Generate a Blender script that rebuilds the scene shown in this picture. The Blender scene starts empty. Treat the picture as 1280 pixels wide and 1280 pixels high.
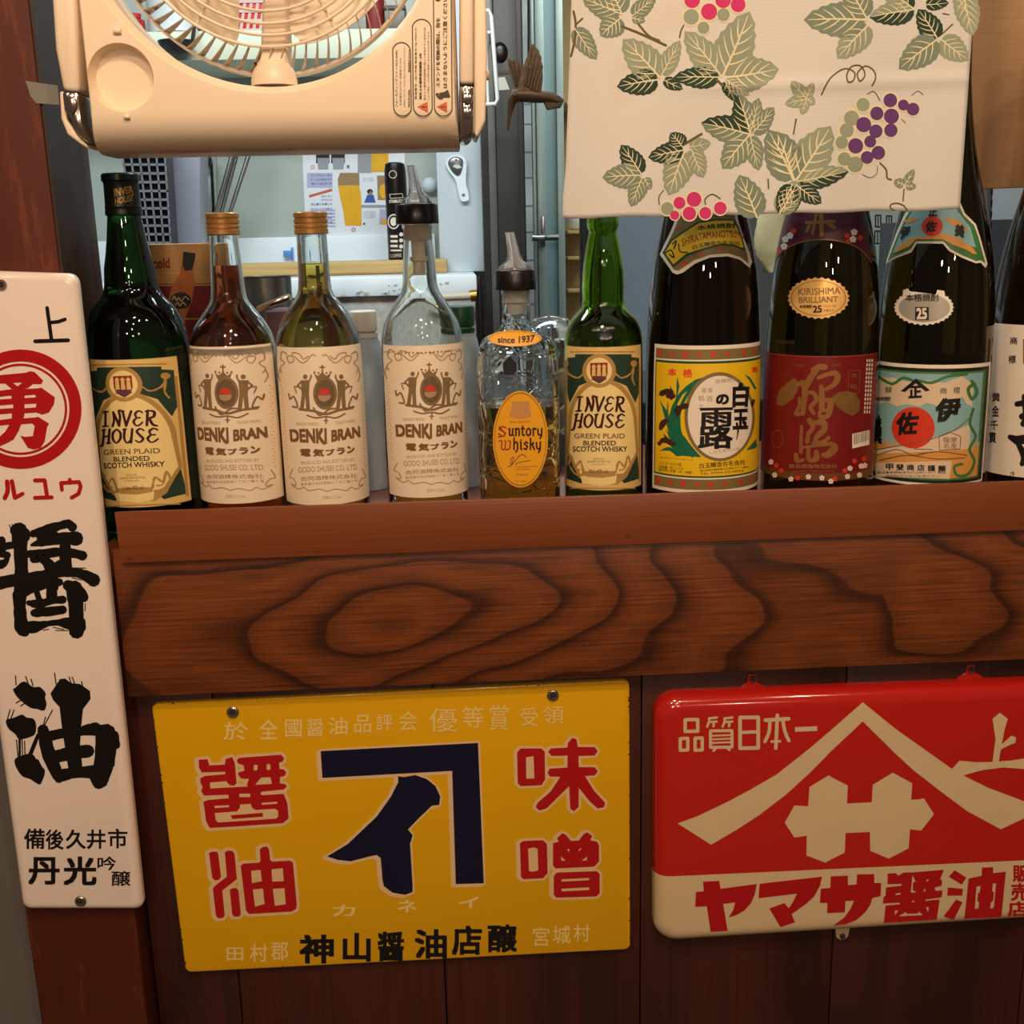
import bpy, bmesh, math, random
from mathutils import Vector, Matrix, geometry, noise
random.seed(7)
SC = bpy.context.scene
COL = SC.collection

# ---------------------------------------------------------------- camera
FPX = 1380.0
CAM = Vector((0.0, -0.94, 1.45))
PITCH, YAW, ROLL = (math.radians(a) for a in (13.67, 2.82, -1.34))
FWD = Vector((math.sin(YAW)*math.cos(PITCH), math.cos(YAW)*math.cos(PITCH), -math.sin(PITCH)))
_r = Vector((math.cos(YAW), -math.sin(YAW), 0)); _u = _r.cross(FWD)
RT = _r*math.cos(ROLL) + _u*math.sin(ROLL)
UP = -_r*math.sin(ROLL) + _u*math.cos(ROLL)
cd = bpy.data.cameras.new('camera'); cam = bpy.data.objects.new('camera', cd); COL.objects.link(cam)
cd.sensor_width = 36.0; cd.lens = 36.0*FPX/1280.0; cd.clip_start = 0.01
cam.matrix_world = Matrix(((RT.x, UP.x, -FWD.x, CAM.x), (RT.y, UP.y, -FWD.y, CAM.y), (RT.z, UP.z, -FWD.z, CAM.z), (0, 0, 0, 1)))
SC.camera = cam

# ---------------------------------------------------------------- world, lights, exposure
W = bpy.data.worlds.new('room_ambience'); SC.world = W; W.use_nodes = True
W.node_tree.nodes['Background'].inputs[0].default_value = (1.0, 0.70, 0.48, 1)
W.node_tree.nodes['Background'].inputs[1].default_value = 0.10
def light(name, kind, loc, energy, color, size=0.05, target=None, sizey=None):
    d = bpy.data.lights.new(name, kind); d.energy = energy; d.color = color
    if kind == 'POINT': d.shadow_soft_size = size
    if kind == 'AREA':
        d.size = size
        if sizey: d.shape = 'RECTANGLE'; d.size_y = sizey
    o = bpy.data.objects.new(name, d); COL.objects.link(o); o.location = loc
    if target is not None:
        o.rotation_euler = (Vector(target)-Vector(loc)).to_track_quat('-Z', 'Y').to_euler()
    return o
WARM = (1.0, 0.74, 0.52)
LAMPS = [((-0.05, -0.80, 2.30), 20, .035), ((0.33, -1.15, 2.40), 18, .03), ((-0.45, -1.3, 2.40), 17, .03),
         ((0.75, -0.9, 2.40), 9, .02), ((0.08, -1.8, 2.50), 14, .03), ((-0.9, -1.1, 2.40), 7, .02),
         ((-0.6, -3.2, 2.30), 42, .05), ((0.25, -3.7, 2.25), 20, .05), ((0.95, -3.1, 2.30), 16, .05), ((0.05, -2.7, 2.42), 10, .035)]
for i, (l, e, s) in enumerate(LAMPS):
    light('ceiling_lamp', 'POINT', l, e, WARM, s)
COOL = (0.86, 0.97, 1.0)
light('kitchen_tube_light', 'AREA', (-0.25, 0.55, 2.40), 23.5, COOL, 1.3, (-0.25, 1.15, 1.0), 0.3)
light('kitchen_tube_light', 'AREA', (0.9, 2.3, 2.45), 18, COOL, 1.2, (0.9, 2.3, 0), 0.35)
SC.view_settings.view_transform = 'Standard'; SC.view_settings.look = 'None'
SC.view_settings.exposure = 0.0; SC.view_settings.gamma = 1.0; SC.view_settings.use_curve_mapping = False
SC.cycles.max_bounces = 24; SC.cycles.transmission_bounces = 24; SC.cycles.transparent_max_bounces = 16
SC.cycles.glossy_bounces = 8; SC.cycles.caustics_reflective = False; SC.cycles.caustics_refractive = True
SC.cycles.blur_glossy = 0.5; SC.cycles.sample_clamp_indirect = 4.0

# ---------------------------------------------------------------- measuring helpers
def ray(x, y):
    return (FWD + RT*((x-640.0)/FPX) - UP*((y-640.0)/FPX))
def P(x, y, Y):                       # point of the vertical plane Y that the photo shows at pixel x, y
    d = ray(x, y); return CAM + d*((Y-CAM.y)/d.y)
def PZ(x, y, Z):
    d = ray(x, y); return CAM + d*((Z-CAM.z)/d.z)
def proj(p):
    v = p-CAM; w = v.dot(FWD); return 640+FPX*v.dot(RT)/w, 640-FPX*v.dot(UP)/w, w
def lin(c):
    return tuple(((v/255.0)/12.92 if v/255.0 <= .04045 else ((v/255.0+.055)/1.055)**2.4) for v in c)
def lerp(a, b, t): return a+(b-a)*t

# ---------------------------------------------------------------- materials
def nt(name):
    m = bpy.data.materials.new(name); m.use_nodes = True
    t = m.node_tree; return m, t, t.nodes, t.links, t.nodes['Principled BSDF']
MATS = {}
def mat(name, rgb, rough=.5, metal=0.0, spec=.5, vary=.06, scale=40.0, bump=0.0, coat=0.0, trans=0.0, ior=1.45, sheen=0.0):
    if name in MATS: return MATS[name]
    m, t, N, L, b = nt(name)
    c = lin(rgb)
    b.inputs['Roughness'].default_value = rough; b.inputs['Metallic'].default_value = metal
    b.inputs['Specular IOR Level'].default_value = spec; b.inputs['Coat Weight'].default_value = coat
    b.inputs['Coat Roughness'].default_value = .08
    b.inputs['Transmission Weight'].default_value = trans; b.inputs['IOR'].default_value = ior
    tc = N.new('ShaderNodeTexCoord'); nz = N.new('ShaderNodeTexNoise'); nz.inputs['Scale'].default_value = scale
    nz.inputs['Detail'].default_value = 4
    L.new(tc.outputs['Object'], nz.inputs['Vector'])
    mx = N.new('ShaderNodeMix'); mx.data_type = 'RGBA'
    mx.inputs['A'].default_value = tuple(min(1, v*(1-vary)) for v in c)+(1,)
    mx.inputs['B'].default_value = tuple(min(1, v*(1+vary)) for v in c)+(1,)
    L.new(nz.outputs['Fac'], mx.inputs['Factor']); L.new(mx.outputs['Result'], b.inputs['Base Color'])
    if bump:
        bp = N.new('ShaderNodeBump'); bp.inputs['Strength'].default_value = bump; bp.inputs['Distance'].default_value = .002
        L.new(nz.outputs['Fac'], bp.inputs['Height']); L.new(bp.outputs['Normal'], b.inputs['Normal'])
    MATS[name] = m; return m
def ramp(N, stops):
    r = N.new('ShaderNodeValToRGB'); e = r.color_ramp.elements
    while len(e) < len(stops): e.new(.5)
    for k, (p, c) in enumerate(stops):
        e[k].position = p; e[k].color = lin(c)+(1,)
    return r
def wood(name, dark, mid, light_, sc=(1, 1, 1), rings=7.0, rough=.38, fine=.25, coat=.15, blobs=(), nw=1.0):
    m, t, N, L, b = nt(name)
    tc = N.new('ShaderNodeTexCoord'); mp = N.new('ShaderNodeMapping'); mp.inputs['Scale'].default_value = sc
    L.new(tc.outputs['Object'], mp.inputs['Vector'])
    n1 = N.new('ShaderNodeTexNoise'); n1.inputs['Scale'].default_value = 1.0; n1.inputs['Detail'].default_value = 2.2
    n1.inputs['Roughness'].default_value = .42
    L.new(mp.outputs['Vector'], n1.inputs['Vector'])
    nm = N.new('ShaderNodeMath'); nm.operation = 'MULTIPLY'; nm.inputs[1].default_value = nw; L.new(n1.outputs['Fac'], nm.inputs[0]); field = nm.outputs[0]
    for (cx, cz, rx, rz, ang, amp) in blobs:
        mq = N.new('ShaderNodeMapping'); mq.vector_type = 'TEXTURE'
        mq.inputs['Location'].default_value = (cx, 0, cz); mq.inputs['Rotation'].default_value = (0, ang, 0)
        mq.inputs['Scale'].default_value = (rx, 10, rz); L.new(tc.outputs['Object'], mq.inputs['Vector'])
        g = N.new('ShaderNodeTexGradient'); g.gradient_type = 'SPHERICAL'; L.new(mq.outputs['Vector'], g.inputs['Vector'])
        ma = N.new('ShaderNodeMath'); ma.operation = 'MULTIPLY_ADD'; ma.inputs[1].default_value = amp
        L.new(g.outputs['Fac'], ma.inputs[0]); L.new(field, ma.inputs[2]); field = ma.outputs[0]
    mu = N.new('ShaderNodeMath'); mu.operation = 'MULTIPLY'; mu.inputs[1].default_value = rings; L.new(field, mu.inputs[0])
    fr = N.new('ShaderNodeMath'); fr.operation = 'FRACT'; L.new(mu.outputs[0], fr.inputs[0])
    rp = ramp(N, [(0, mid), (.35, light_), (.72, mid), (.9, dark), (.965, dark), (1, mid)]); L.new(fr.outputs[0], rp.inputs['Fac'])
    mp2 = N.new('ShaderNodeMapping'); mp2.inputs['Scale'].default_value = (sc[0]*3, sc[1]*40, sc[2]*55)
    if sc[2] < sc[0]: mp2.inputs['Scale'].default_value = (sc[0]*55, sc[1]*40, sc[2]*3)
    L.new(tc.outputs['Object'], mp2.inputs['Vector'])
    n2 = N.new('ShaderNodeTexNoise'); n2.inputs['Scale'].default_value = 1.0; n2.inputs['Detail'].default_value = 5; n2.inputs['Roughness'].default_value = .65
    L.new(mp2.outputs['Vector'], n2.inputs['Vector'])
    hs = N.new('ShaderNodeMix'); hs.data_type = 'RGBA'; hs.blend_type = 'MULTIPLY'; hs.inputs['Factor'].default_value = 1
    r2 = ramp(N, [(.25, (255*(1-fine),)*3), (.6, (255, 255, 255))]); L.new(n2.outputs['Fac'], r2.inputs['Fac'])
    L.new(rp.outputs['Color'], hs.inputs['A']); L.new(r2.outputs['Color'], hs.inputs['B'])
    L.new(hs.outputs['Result'], b.inputs['Base Color'])
    b.inputs['Roughness'].default_value = rough; b.inputs['Coat Weight'].default_value = coat; b.inputs['Coat Roughness'].default_value = .3
    bp = N.new('ShaderNodeBump'); bp.inputs['Strength'].default_value = .15; bp.inputs['Distance'].default_value = .001
    L.new(n2.outputs['Fac'], bp.inputs['Height']); L.new(bp.outputs['Normal'], b.inputs['Normal'])
    MATS[name] = m; return m
def scuffed(name, base, scuff, rough=.5):
    m, t, N, L, b = nt(name)
    tc = N.new('ShaderNodeTexCoord'); mp = N.new('ShaderNodeMapping'); mp.inputs['Scale'].default_value = (60, 60, 9)
    L.new(tc.outputs['Object'], mp.inputs['Vector'])
    n = N.new('ShaderNodeTexNoise'); n.inputs['Scale'].default_value = 1; n.inputs['Detail'].default_value = 6; n.inputs['Roughness'].default_value = .7
    L.new(mp.outputs['Vector'], n.inputs['Vector'])
    r = ramp(N, [(.0, tuple(v*.82 for v in base)), (.56, base), (.66, scuff), (.72, base)]); L.new(n.outputs['Fac'], r.inputs['Fac'])
    L.new(r.outputs['Color'], b.inputs['Base Color']); b.inputs['Roughness'].default_value = rough
    b.inputs['Specular IOR Level'].default_value = .3
    return m
def glass(name, rgb, rough=0.0, ior=1.5, pattern=0.0):
    m, t, N, L, b = nt(name)
    b.inputs['Base Color'].default_value = lin(rgb)+(1,)
    b.inputs['Transmission Weight'].default_value = 1; b.inputs['Roughness'].default_value = rough; b.inputs['IOR'].default_value = ior
    tc = N.new('ShaderNodeTexCoord')
    bp = N.new('ShaderNodeBump'); bp.inputs['Distance'].default_value = .002
    if pattern:
        v = N.new('ShaderNodeTexVoronoi'); v.feature = 'DISTANCE_TO_EDGE'; v.inputs['Scale'].default_value = pattern; v.inputs['Randomness'].default_value = .75
        L.new(tc.outputs['Object'], v.inputs['Vector'])
        r = N.new('ShaderNodeMapRange'); r.inputs['From Max'].default_value = .12; L.new(v.outputs['Distance'], r.inputs['Value'])
        L.new(r.outputs['Result'], bp.inputs['Height']); bp.inputs['Strength'].default_value = .4
    else:
        n = N.new('ShaderNodeTexNoise'); n.inputs['Scale'].default_value = 25; L.new(tc.outputs['Object'], n.inputs['Vector'])
        L.new(n.outputs['Fac'], bp.inputs['Height']); bp.inputs['Strength'].default_value = .08
    L.new(bp.outputs['Normal'], b.inputs['Normal'])
    return m

# ---------------------------------------------------------------- object helpers
ORG = {}
def org(o):
    while o is not None:
        if o.name in ORG: return ORG[o.name]
        o = o.parent
    return Vector((0, 0, 0))
def setp(o, label=None, cat=None, group=None, kind=None):
    if label: o['label'] = label
    if cat: o['category'] = cat
    if group: o['group'] = group
    if kind: o['kind'] = kind
    return o
def thing(name, label, cat, loc, group=None):
    o = bpy.data.objects.new(name, None); COL.objects.link(o); o.location = loc; o.empty_display_size = .03
    ORG[o.name] = Vector(loc); return setp(o, label, cat, group)
class MB:
    def __init__(s): s.v = []; s.f = []; s.m = []
    def add(s, verts, faces, mi=0):
        b = len(s.v); s.v += [Vector(p) for p in verts]
        for f in faces: s.f.append([i+b for i in f]); s.m.append(mi)
        return s
    def box(s, a, b, mi=0):
        x0, y0, z0 = (min(a[i], b[i]) for i in range(3)); x1, y1, z1 = (max(a[i], b[i]) for i in range(3))
        return s.add([(x0, y0, z0), (x1, y0, z0), (x1, y1, z0), (x0, y1, z0), (x0, y0, z1), (x1, y0, z1), (x1, y1, z1), (x0, y1, z1)],
                     [(0, 3, 2, 1), (4, 5, 6, 7), (0, 1, 5, 4), (1, 2, 6, 5), (2, 3, 7, 6), (3, 0, 4, 7)], mi)
    def prism(s, pts, d, mi=0):          # polygon of 3D points pushed along d (front face first)
        n = len(pts); d = Vector(d); pts = [Vector(p) for p in pts]
        b = len(s.v); s.v += pts + [p+d for p in pts]
        tr = geometry.tessellate_polygon([pts])
        for t in tr: s.f.append([b+i for i in t]); s.m.append(mi); s.f.append([b+n+i for i in reversed(t)]); s.m.append(mi)
        for i in range(n):
            j = (i+1) % n; s.f.append([b+i, b+j, b+n+j, b+n+i]); s.m.append(mi)
        return s
    def rings(s, rs, closed=True, capa=True, capb=True, mi=0):
        b = len(s.v); n = len(rs[0])
        for r in rs: s.v += [Vector(p) for p in r]
        for k in range(len(rs)-1):
            for i in range(n if closed else n-1):
                j = (i+1) % n; s.f.append([b+k*n+i, b+k*n+j, b+(k+1)*n+j, b+(k+1)*n+i]); s.m.append(mi)
        if capa: s.f.append([b+i for i in reversed(range(n))]); s.m.append(mi)
        if capb: s.f.append([b+(len(rs)-1)*n+i for i in range(n)]); s.m.append(mi)
        return s
    def lathe(s, axis, prof, n=48, mi=0, capa=True, capb=True):   # prof: (r, z) with world z
        rs = [[(axis[0]+r*math.cos(2*math.pi*i/n), axis[1]+r*math.sin(2*math.pi*i/n), z) for i in range(n)] for r, z in prof]
        return s.rings(rs, True, capa, capb, mi)
    def tube(s, pts, r, n=10, mi=0, caps=True):
        pts = [Vector(p) for p in pts]; rs = []; ref = None
        for i, p in enumerate(pts):
            t = (pts[min(i+1, len(pts)-1)]-pts[max(i-1, 0)]).normalized()
            if ref is None:
                ref = Vector((0, 0, 1)) if abs(t.z) < .9 else Vector((1, 0, 0))
            u = (ref-t*ref.dot(t)).normalized(); w = t.cross(u); ref = u
            rr = r[i] if isinstance(r, (list, tuple)) else r
            if isinstance(rr, tuple): ra, rb = rr
            else: ra = rb = rr
            rs.append([p+u*(ra*math.cos(2*math.pi*k/n))+w*(rb*math.sin(2*math.pi*k/n)) for k in range(n)])
        return s.rings(rs, True, caps, caps, mi)
    def build(s, name, mats, parent=None, label=None, smooth=40, bevel=0.0, kind=None, seg=2, modify=None):
        o0 = org(parent)
        me = bpy.data.meshes.new(name); me.from_pydata([tuple(p-o0) for p in s.v], [], s.f)
        mats = mats if isinstance(mats, (list, tuple)) else [mats]
        for m in mats: me.materials.append(m)
        for p, mi in zip(me.polygons, s.m): p.material_index = mi
        bm = bmesh.new(); bm.from_mesh(me)
        bmesh.ops.remove_doubles(bm, verts=bm.verts, dist=1e-6)
        bmesh.ops.recalc_face_normals(bm, faces=bm.faces)
        if bevel:
            es = [e for e in bm.edges if len(e.link_faces) == 2 and e.calc_face_angle(0) > .6]
            bmesh.ops.bevel(bm, geom=es, offset=bevel, segments=seg, affect='EDGES', profile=.5, clamp_overlap=True)
        bm.to_mesh(me); bm.free()
        if smooth:
            for p in me.polygons: p.use_smooth = True
            me.set_sharp_from_angle(angle=math.radians(smooth))
        o = bpy.data.objects.new(name, me); COL.objects.link(o)
        if parent is not None: o.parent = parent
        if label: o['label'] = label
        if kind: o['kind'] = kind
        return o
def bake(o, setup):                    # apply modifiers set up by setup(o) into the mesh
    setup(o); dg = bpy.context.evaluated_depsgraph_get()
    me = bpy.data.meshes.new_from_object(o.evaluated_get(dg)); o.modifiers.clear(); o.data = me; return o

# ---------------------------------------------------------------- printed marks, traced on the surface they lie on
class Plane:
    def __init__(s, Y, nx=0.0): s.Y = Y; s.grid = 0
    def map(s, x, y, off): return P(x, y, s.Y-off)
class Lathe:
    def __init__(s, axis, prof):       # prof: list (z, r) descending z
        s.ax = axis; s.pr = sorted([(z, r) for r, z in prof]); s.grid = 3.0
        d = Vector((CAM.x-axis[0], CAM.y-axis[1])); s.front = math.atan2(d.y, d.x)
    def rad(s, z):
        p = s.pr
        if z <= p[0][0]: return p[0][1]
        for k in range(len(p)-1):
            if z <= p[k+1][0]:
                t = (z-p[k][0])/max(1e-9, p[k+1][0]-p[k][0]); return lerp(p[k][1], p[k+1][1], t)
        return p[-1][1]
    def at(s, th, z, off):             # th: 0 faces the camera, positive to the right
        r = s.rad(z)+off; a = s.front+th
        return Vector((s.ax[0]+r*math.cos(a), s.ax[1]+r*math.sin(a), z))
    def map(s, x, y, off):
        d = ray(x, y); z = CAM.z+d.z*((s.ax[1]-CAM.y)/d.y)
        ox, oy = CAM.x-s.ax[0], CAM.y-s.ax[1]
        A = d.x*d.x+d.y*d.y; B = ox*d.x+oy*d.y
        for _ in range(9):
            r = s.rad(z)+off; D = B*B-A*(ox*ox+oy*oy-r*r)
            t = (-B-math.sqrt(D))/A if D > 0 else -B/A
            z = lerp(z, CAM.z+d.z*t, .8)
        p = CAM+d*t; q = Vector((p.x-s.ax[0], p.y-s.ax[1]))
        q = q.normalized()*(s.rad(p.z)+off) if q.length > 1e-6 else q
        return Vector((s.ax[0]+q.x, s.ax[1]+q.y, p.z))
class LabelMap:                        # a label traced on one bottle (ref) and wrapped in the same way round another
    grid = 3.0
    def __init__(s, ref, rth, rhalf, rz, L, th0, half, z):
        s.ref, s.rth, s.k, s.rz, s.L, s.th0, s.z = ref, rth, half/rhalf, rz, L, th0, z
    def map(s, x, y, off):
        p = s.ref.map(x, y, 0); th = math.atan2(p.y-s.ref.ax[1], p.x-s.ref.ax[0])-s.ref.front
        th = (th+math.pi) % (2*math.pi)-math.pi
        return s.L.at(s.th0+(th-s.rth)*s.k, lerp(s.z[0], s.z[1], (p.z-s.rz[0])/(s.rz[1]-s.rz[0])), off)
def catmull(pts, n=5, closed=False):
    out = []; m = len(pts)
    for i in range(m if closed else m-1):
        p0 = pts[(i-1) % m] if closed or i > 0 else pts[i]; p1 = pts[i]; p2 = pts[(i+1) % m]
        p3 = pts[(i+2) % m] if closed or i+2 < m else p2
        for k in range(n):
            t = k/n; out.append(tuple(.5*((2*b)+(-a+c)*t+(2*a-5*b+4*c-d)*t*t+(-a+3*b-3*c+d)*t**3) for a, b, c, d in zip(p0, p1, p2, p3)))
    if not closed: out.append(tuple(pts[-1]))
    return out
EPS = 2e-6
class Print:
    def __init__(s, name, material, parent, surf, off=.0003, T=(0, 0, 1), label=None):
        s.n = name; s.mat = material; s.par = parent; s.surf = surf; s.off = off; s.T = T; s.k = 0; s.label = label
        s.bm = bmesh.new()
    def t(s, p): return (s.T[0]+p[0]*s.T[2], s.T[1]+p[1]*s.T[2])
    def raw(s, verts, faces):
        vs = [s.bm.verts.new((x, y, (s.k % 47)*EPS)) for x, y in verts]
        for f in faces:
            try: s.bm.faces.new([vs[i] for i in f])
            except ValueError: pass
        s.k += 1
    def poly(s, pts, holes=(), smooth=0):
        if smooth: pts = catmull(pts, smooth, True)
        loops = [[Vector((*s.t(p), 0)) for p in l] for l in [pts]+list(holes)]
        flat = [p for l in loops for p in l]
        s.raw([(p.x, p.y) for p in flat], geometry.tessellate_polygon(loops)); return s
    def rect(s, x0, y0, x1, y1): return s.poly([(x0, y0), (x1, y0), (x1, y1), (x0, y1)])
    def rrect(s, x0, y0, x1, y1, r, hole=None):
        pts = rr(x0, y0, x1, y1, r); return s.poly(pts, [hole] if hole else ())
    def ell(s, cx, cy, rx, ry=None, rot=0, n=28, hole=0):
        ry = rx if ry is None else ry; c, q = math.cos(rot), math.sin(rot)
        f = lambda k: [(cx+k*rx*math.cos(a)*c-k*ry*math.sin(a)*q, cy+k*rx*math.cos(a)*q+k*ry*math.sin(a)*c) for a in [2*math.pi*i/n for i in range(n)]]
        return s.poly(f(1), [f(hole)] if hole else ())
    def stroke(s, pts, w, smooth=0, closed=False, flat=False, seg=10, jit=0.0):
        ws = list(w) if isinstance(w, (list, tuple)) else [w]*len(pts)
        q = [(p[0], p[1], k) for p, k in zip(pts, ws)]
        if smooth: q = catmull(q, smooth, closed)
        if closed: q.append(q[0])
        if jit: q = [(a, b, c*(1+random.uniform(-jit, jit))) for a, b, c in q]
        for i in range(len(q)-1):
            a, b = Vector(q[i][:2]), Vector(q[i+1][:2]); d = b-a
            if d.length < 1e-9: continue
            nrm = Vector((-d.y, d.x)).normalized(); wa, wb = q[i][2]/2, q[i+1][2]/2
            s.poly([tuple(a+nrm*wa), tuple(b+nrm*wb), tuple(b-nrm*wb), tuple(a-nrm*wa)])
        for i, p in enumerate(q):
            if flat and i in (0, len(q)-1) and not closed: continue
            if closed and i == len(q)-1: continue
            s.ell(p[0], p[1], p[2]/2*.995, n=seg)
        return s
    def quad(s, body, tl, tr, br, bl, bold=0.0, shear=0.0, cyl=None, sag=0.0):
        vs0, fs, gw, gh = glyphs(body, shear)
        tl, tr, br, bl = (Vector(s.t(p)) for p in (tl, tr, br, bl))
        bu, bv = bold/gw, bold/gh              # heavier weights: the glyph repeated a hair to each side
        for du, dv in (((0, 0),) if bold < .004 else ((-1, -1), (1, -1), (-1, 1), (1, 1), (0, 0))):
            s._quad([((u+du*bu+bu)/(1+2*bu), (v+dv*bv+bv)/(1+2*bv)) for u, v in vs0], fs, tl, tr, br, bl, cyl, sag)
        return s
    def _quad(s, vs, fs, tl, tr, br, bl, cyl, sag):
        out = []
        for u, v in vs:
            if cyl:
                cx, hw = cyl; e = lambda a, b: cx+hw*math.sin(lerp(math.asin(max(-1, min(1, (a-cx)/hw))), math.asin(max(-1, min(1, (b-cx)/hw))), u))
                x = lerp(e(bl.x, br.x), e(tl.x, tr.x), v); y = lerp(lerp(bl.y, br.y, u), lerp(tl.y, tr.y, u), v)
            else:
                p = (bl*(1-u)+br*u)*(1-v)+(tl*(1-u)+tr*u)*v; x, y = p.x, p.y
            out.append((x, y+sag*s.T[2]*4*u*(1-u)))
        s.raw(out, fs); return s
    def text(s, body, xl, yl, xr, yr, h, **k):     # box whose base line runs (xl, yl)-(xr, yr), height h
        d = Vector((xr-xl, yr-yl)); n = Vector((d.y, -d.x)).normalized()*h
        return s.quad(body, (xl+n.x, yl+n.y), (xr+n.x, yr+n.y), (xr, yr), (xl, yl), **k)
    def box(s, body, x0, y0, x1, y1, **k): return s.quad(body, (x0, y0), (x1, y0), (x1, y1), (x0, y1), **k)
    def build(s, grid=None):
        bm = s.bm; g = s.surf.grid if grid is None else grid
        if g:
            for ax in (0, 1):
                lo = min(v.co[ax] for v in bm.verts); hi = max(v.co[ax] for v in bm.verts); k = math.floor(lo/g)+1
                gg = g if ax == 0 else g*getattr(s.surf, 'gy', 2.0)
                k = math.floor(lo/gg)+1
                while k*gg < hi:
                    co = [0, 0, 0]; no = [0, 0, 0]; co[ax] = k*gg; no[ax] = 1
                    bmesh.ops.bisect_plane(bm, geom=bm.verts[:]+bm.edges[:]+bm.faces[:], dist=1e-7, plane_co=co, plane_no=no); k += 1
        o0 = org(s.par)
        for v in bm.verts: v.co = s.surf.map(v.co.x, v.co.y, s.off+v.co.z)-o0
        bm.normal_update()
        for f in bm.faces:
            if f.normal.dot(f.calc_center_median()+o0-CAM) > 0: f.normal_flip()
        me = bpy.data.meshes.new(s.n); bm.to_mesh(me); bm.free(); me.materials.append(s.mat)
        o = bpy.data.objects.new(s.n, me); COL.objects.link(o); o.parent = s.par
        if s.label: o['label'] = s.label
        return o
def rr(x0, y0, x1, y1, r, n=5):
    out = []
    for cx, cy, a0 in ((x1-r, y1-r, 0), (x0+r, y1-r, 90), (x0+r, y0+r, 180), (x1-r, y0+r, 270)):
        for k in range(n+1):
            a = math.radians(a0+90*k/n); out.append((cx+r*math.cos(a), cy+r*math.sin(a)))
    return out
GC = {}
def glyphs(body, shear=0.0):
    key = (body, shear)
    if key in GC: return GC[key]
    c = bpy.data.curves.new('t', 'FONT'); c.body = body; c.size = 1; c.shear = shear; c.resolution_u = 3
    o = bpy.data.objects.new('t', c); COL.objects.link(o)
    me = bpy.data.meshes.new_from_object(o.evaluated_get(bpy.context.evaluated_depsgraph_get()))
    xs = [v.co.x for v in me.vertices]; ys = [v.co.y for v in me.vertices]
    x0, x1, y0, y1 = min(xs), max(xs), min(ys), max(ys)
    vs = [((v.co.x-x0)/max(1e-6, x1-x0), (v.co.y-y0)/max(1e-6, y1-y0)) for v in me.vertices]
    fs = [tuple(p.vertices) for p in me.polygons]
    bpy.data.objects.remove(o); bpy.data.curves.remove(c); bpy.data.meshes.remove(me)
    GC[key] = (vs, fs, max(.05, x1-x0), max(.05, y1-y0)); return GC[key]
# ================================================================ structure
TOPZ = 1.2340; SHELF = 1.2000
m_post = scuffed('post_wood', (84, 33, 16), (106, 52, 26), .62)
m_panel = wood('panel_wood', (50, 19, 10), (64, 24, 13), (72, 29, 16), (7, 7, 1.1), 3.0, .45, .22)
m_apron = wood('apron_wood', (72, 34, 15), (116, 58, 24), (134, 70, 30), (4.0, 1, 8.0), 6.5, .36, .45, .2,
               blobs=((-.37, 1.118, .46, .20, -.12, .95), (-.41, 1.122, .10, .05, -.30, .07), (-.57, 1.15, .09, .12, .4, .10), (.12, 1.16, .25, .10, .5, .25)), nw=.75)
m_strip = wood('strip_wood', (118, 58, 26), (128, 64, 30), (134, 68, 32), (2.0, 1, 9.0), 1.2, .42, .12, .1)
m_shelf = wood('shelf_wood', (96, 48, 26), (124, 66, 36), (136, 74, 42), (3, 9, 1), 3.0, .4, .2)
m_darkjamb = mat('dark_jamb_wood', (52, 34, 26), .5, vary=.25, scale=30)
m_floor = mat('concrete_floor', (92, 86, 78), .7, vary=.2, scale=6)
m_wallL = mat('grey_side_wall', (104, 98, 92), .6, vary=.1, scale=12)
def struct(name, mb, m, **k):
    o = mb.build(name, m, None, **k); o['kind'] = 'structure'; return o
struct('floor', MB().box((-3, -4, -.05), (4, 5, 0)), m_floor)
struct('wall_left', MB().box((-1.6, .03, 0), (-.4265, .06, 2.7)), m_wallL)
# post the white sign hangs on
struct('trim_1', MB().box((-.4165, -.005, 0), (-.3165, .075, 2.7)), m_post, bevel=.002, label='scuffed red-brown wooden post at the left of the bar opening')
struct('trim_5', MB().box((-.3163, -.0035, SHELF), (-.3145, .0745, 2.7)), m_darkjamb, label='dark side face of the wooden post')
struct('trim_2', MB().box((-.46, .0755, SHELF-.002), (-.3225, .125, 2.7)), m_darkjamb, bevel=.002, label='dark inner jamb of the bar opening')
# header over the opening, above the picture: the cloth, the fan and the bird hang from it
struct('trim_3', MB().box((-.4, -.06, 1.93), (1.6, .10, 2.1)), m_post)

bar = thing('bar_counter', 'reddish brown wooden bar counter front the bottles stand on', 'counter', (.3, .2, 0))
MB().box((-.3125, .0185, SHELF-.03), (1.5, .42, SHELF)).build('shelf_top', m_shelf, bar)
lipA = P(143, 643, -.0045); lipB = P(150, 708, -.0045)
MB().prism([(lipA.x, -.0045, TOPZ), (lipB.x+.001, -.0045, 1.1885), (1.5, -.0045, 1.1885), (1.5, -.0045, TOPZ)], (0, .004, 0)).build('edge_strip', m_strip, bar, bevel=.0008)
MB().box((-.3020, 0, 1.0625), (1.5, .018, SHELF-.0005)).build('apron_board', m_apron, bar, bevel=.0012)
pm = MB()
xs = [-.3125, -.232, -.03, .165, .36, .56, .80, 1.05, 1.5]
for a, b in zip(xs, xs[1:]): pm.box((a+.0006, .0185, .02), (b-.0006, .04, SHELF-.031))
pm.build('front_panel', m_panel, bar, bevel=.0008)
sc = MB()
for x, y in ((161, 697), (785, 670)):
    c = P(x, y, -.005); sc.tube([c, c+Vector((0, .002, 0))], .0017, 10)
sc.build('screw_heads', mat('dull_brass', (120, 80, 50), .4, .6), bar)

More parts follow.
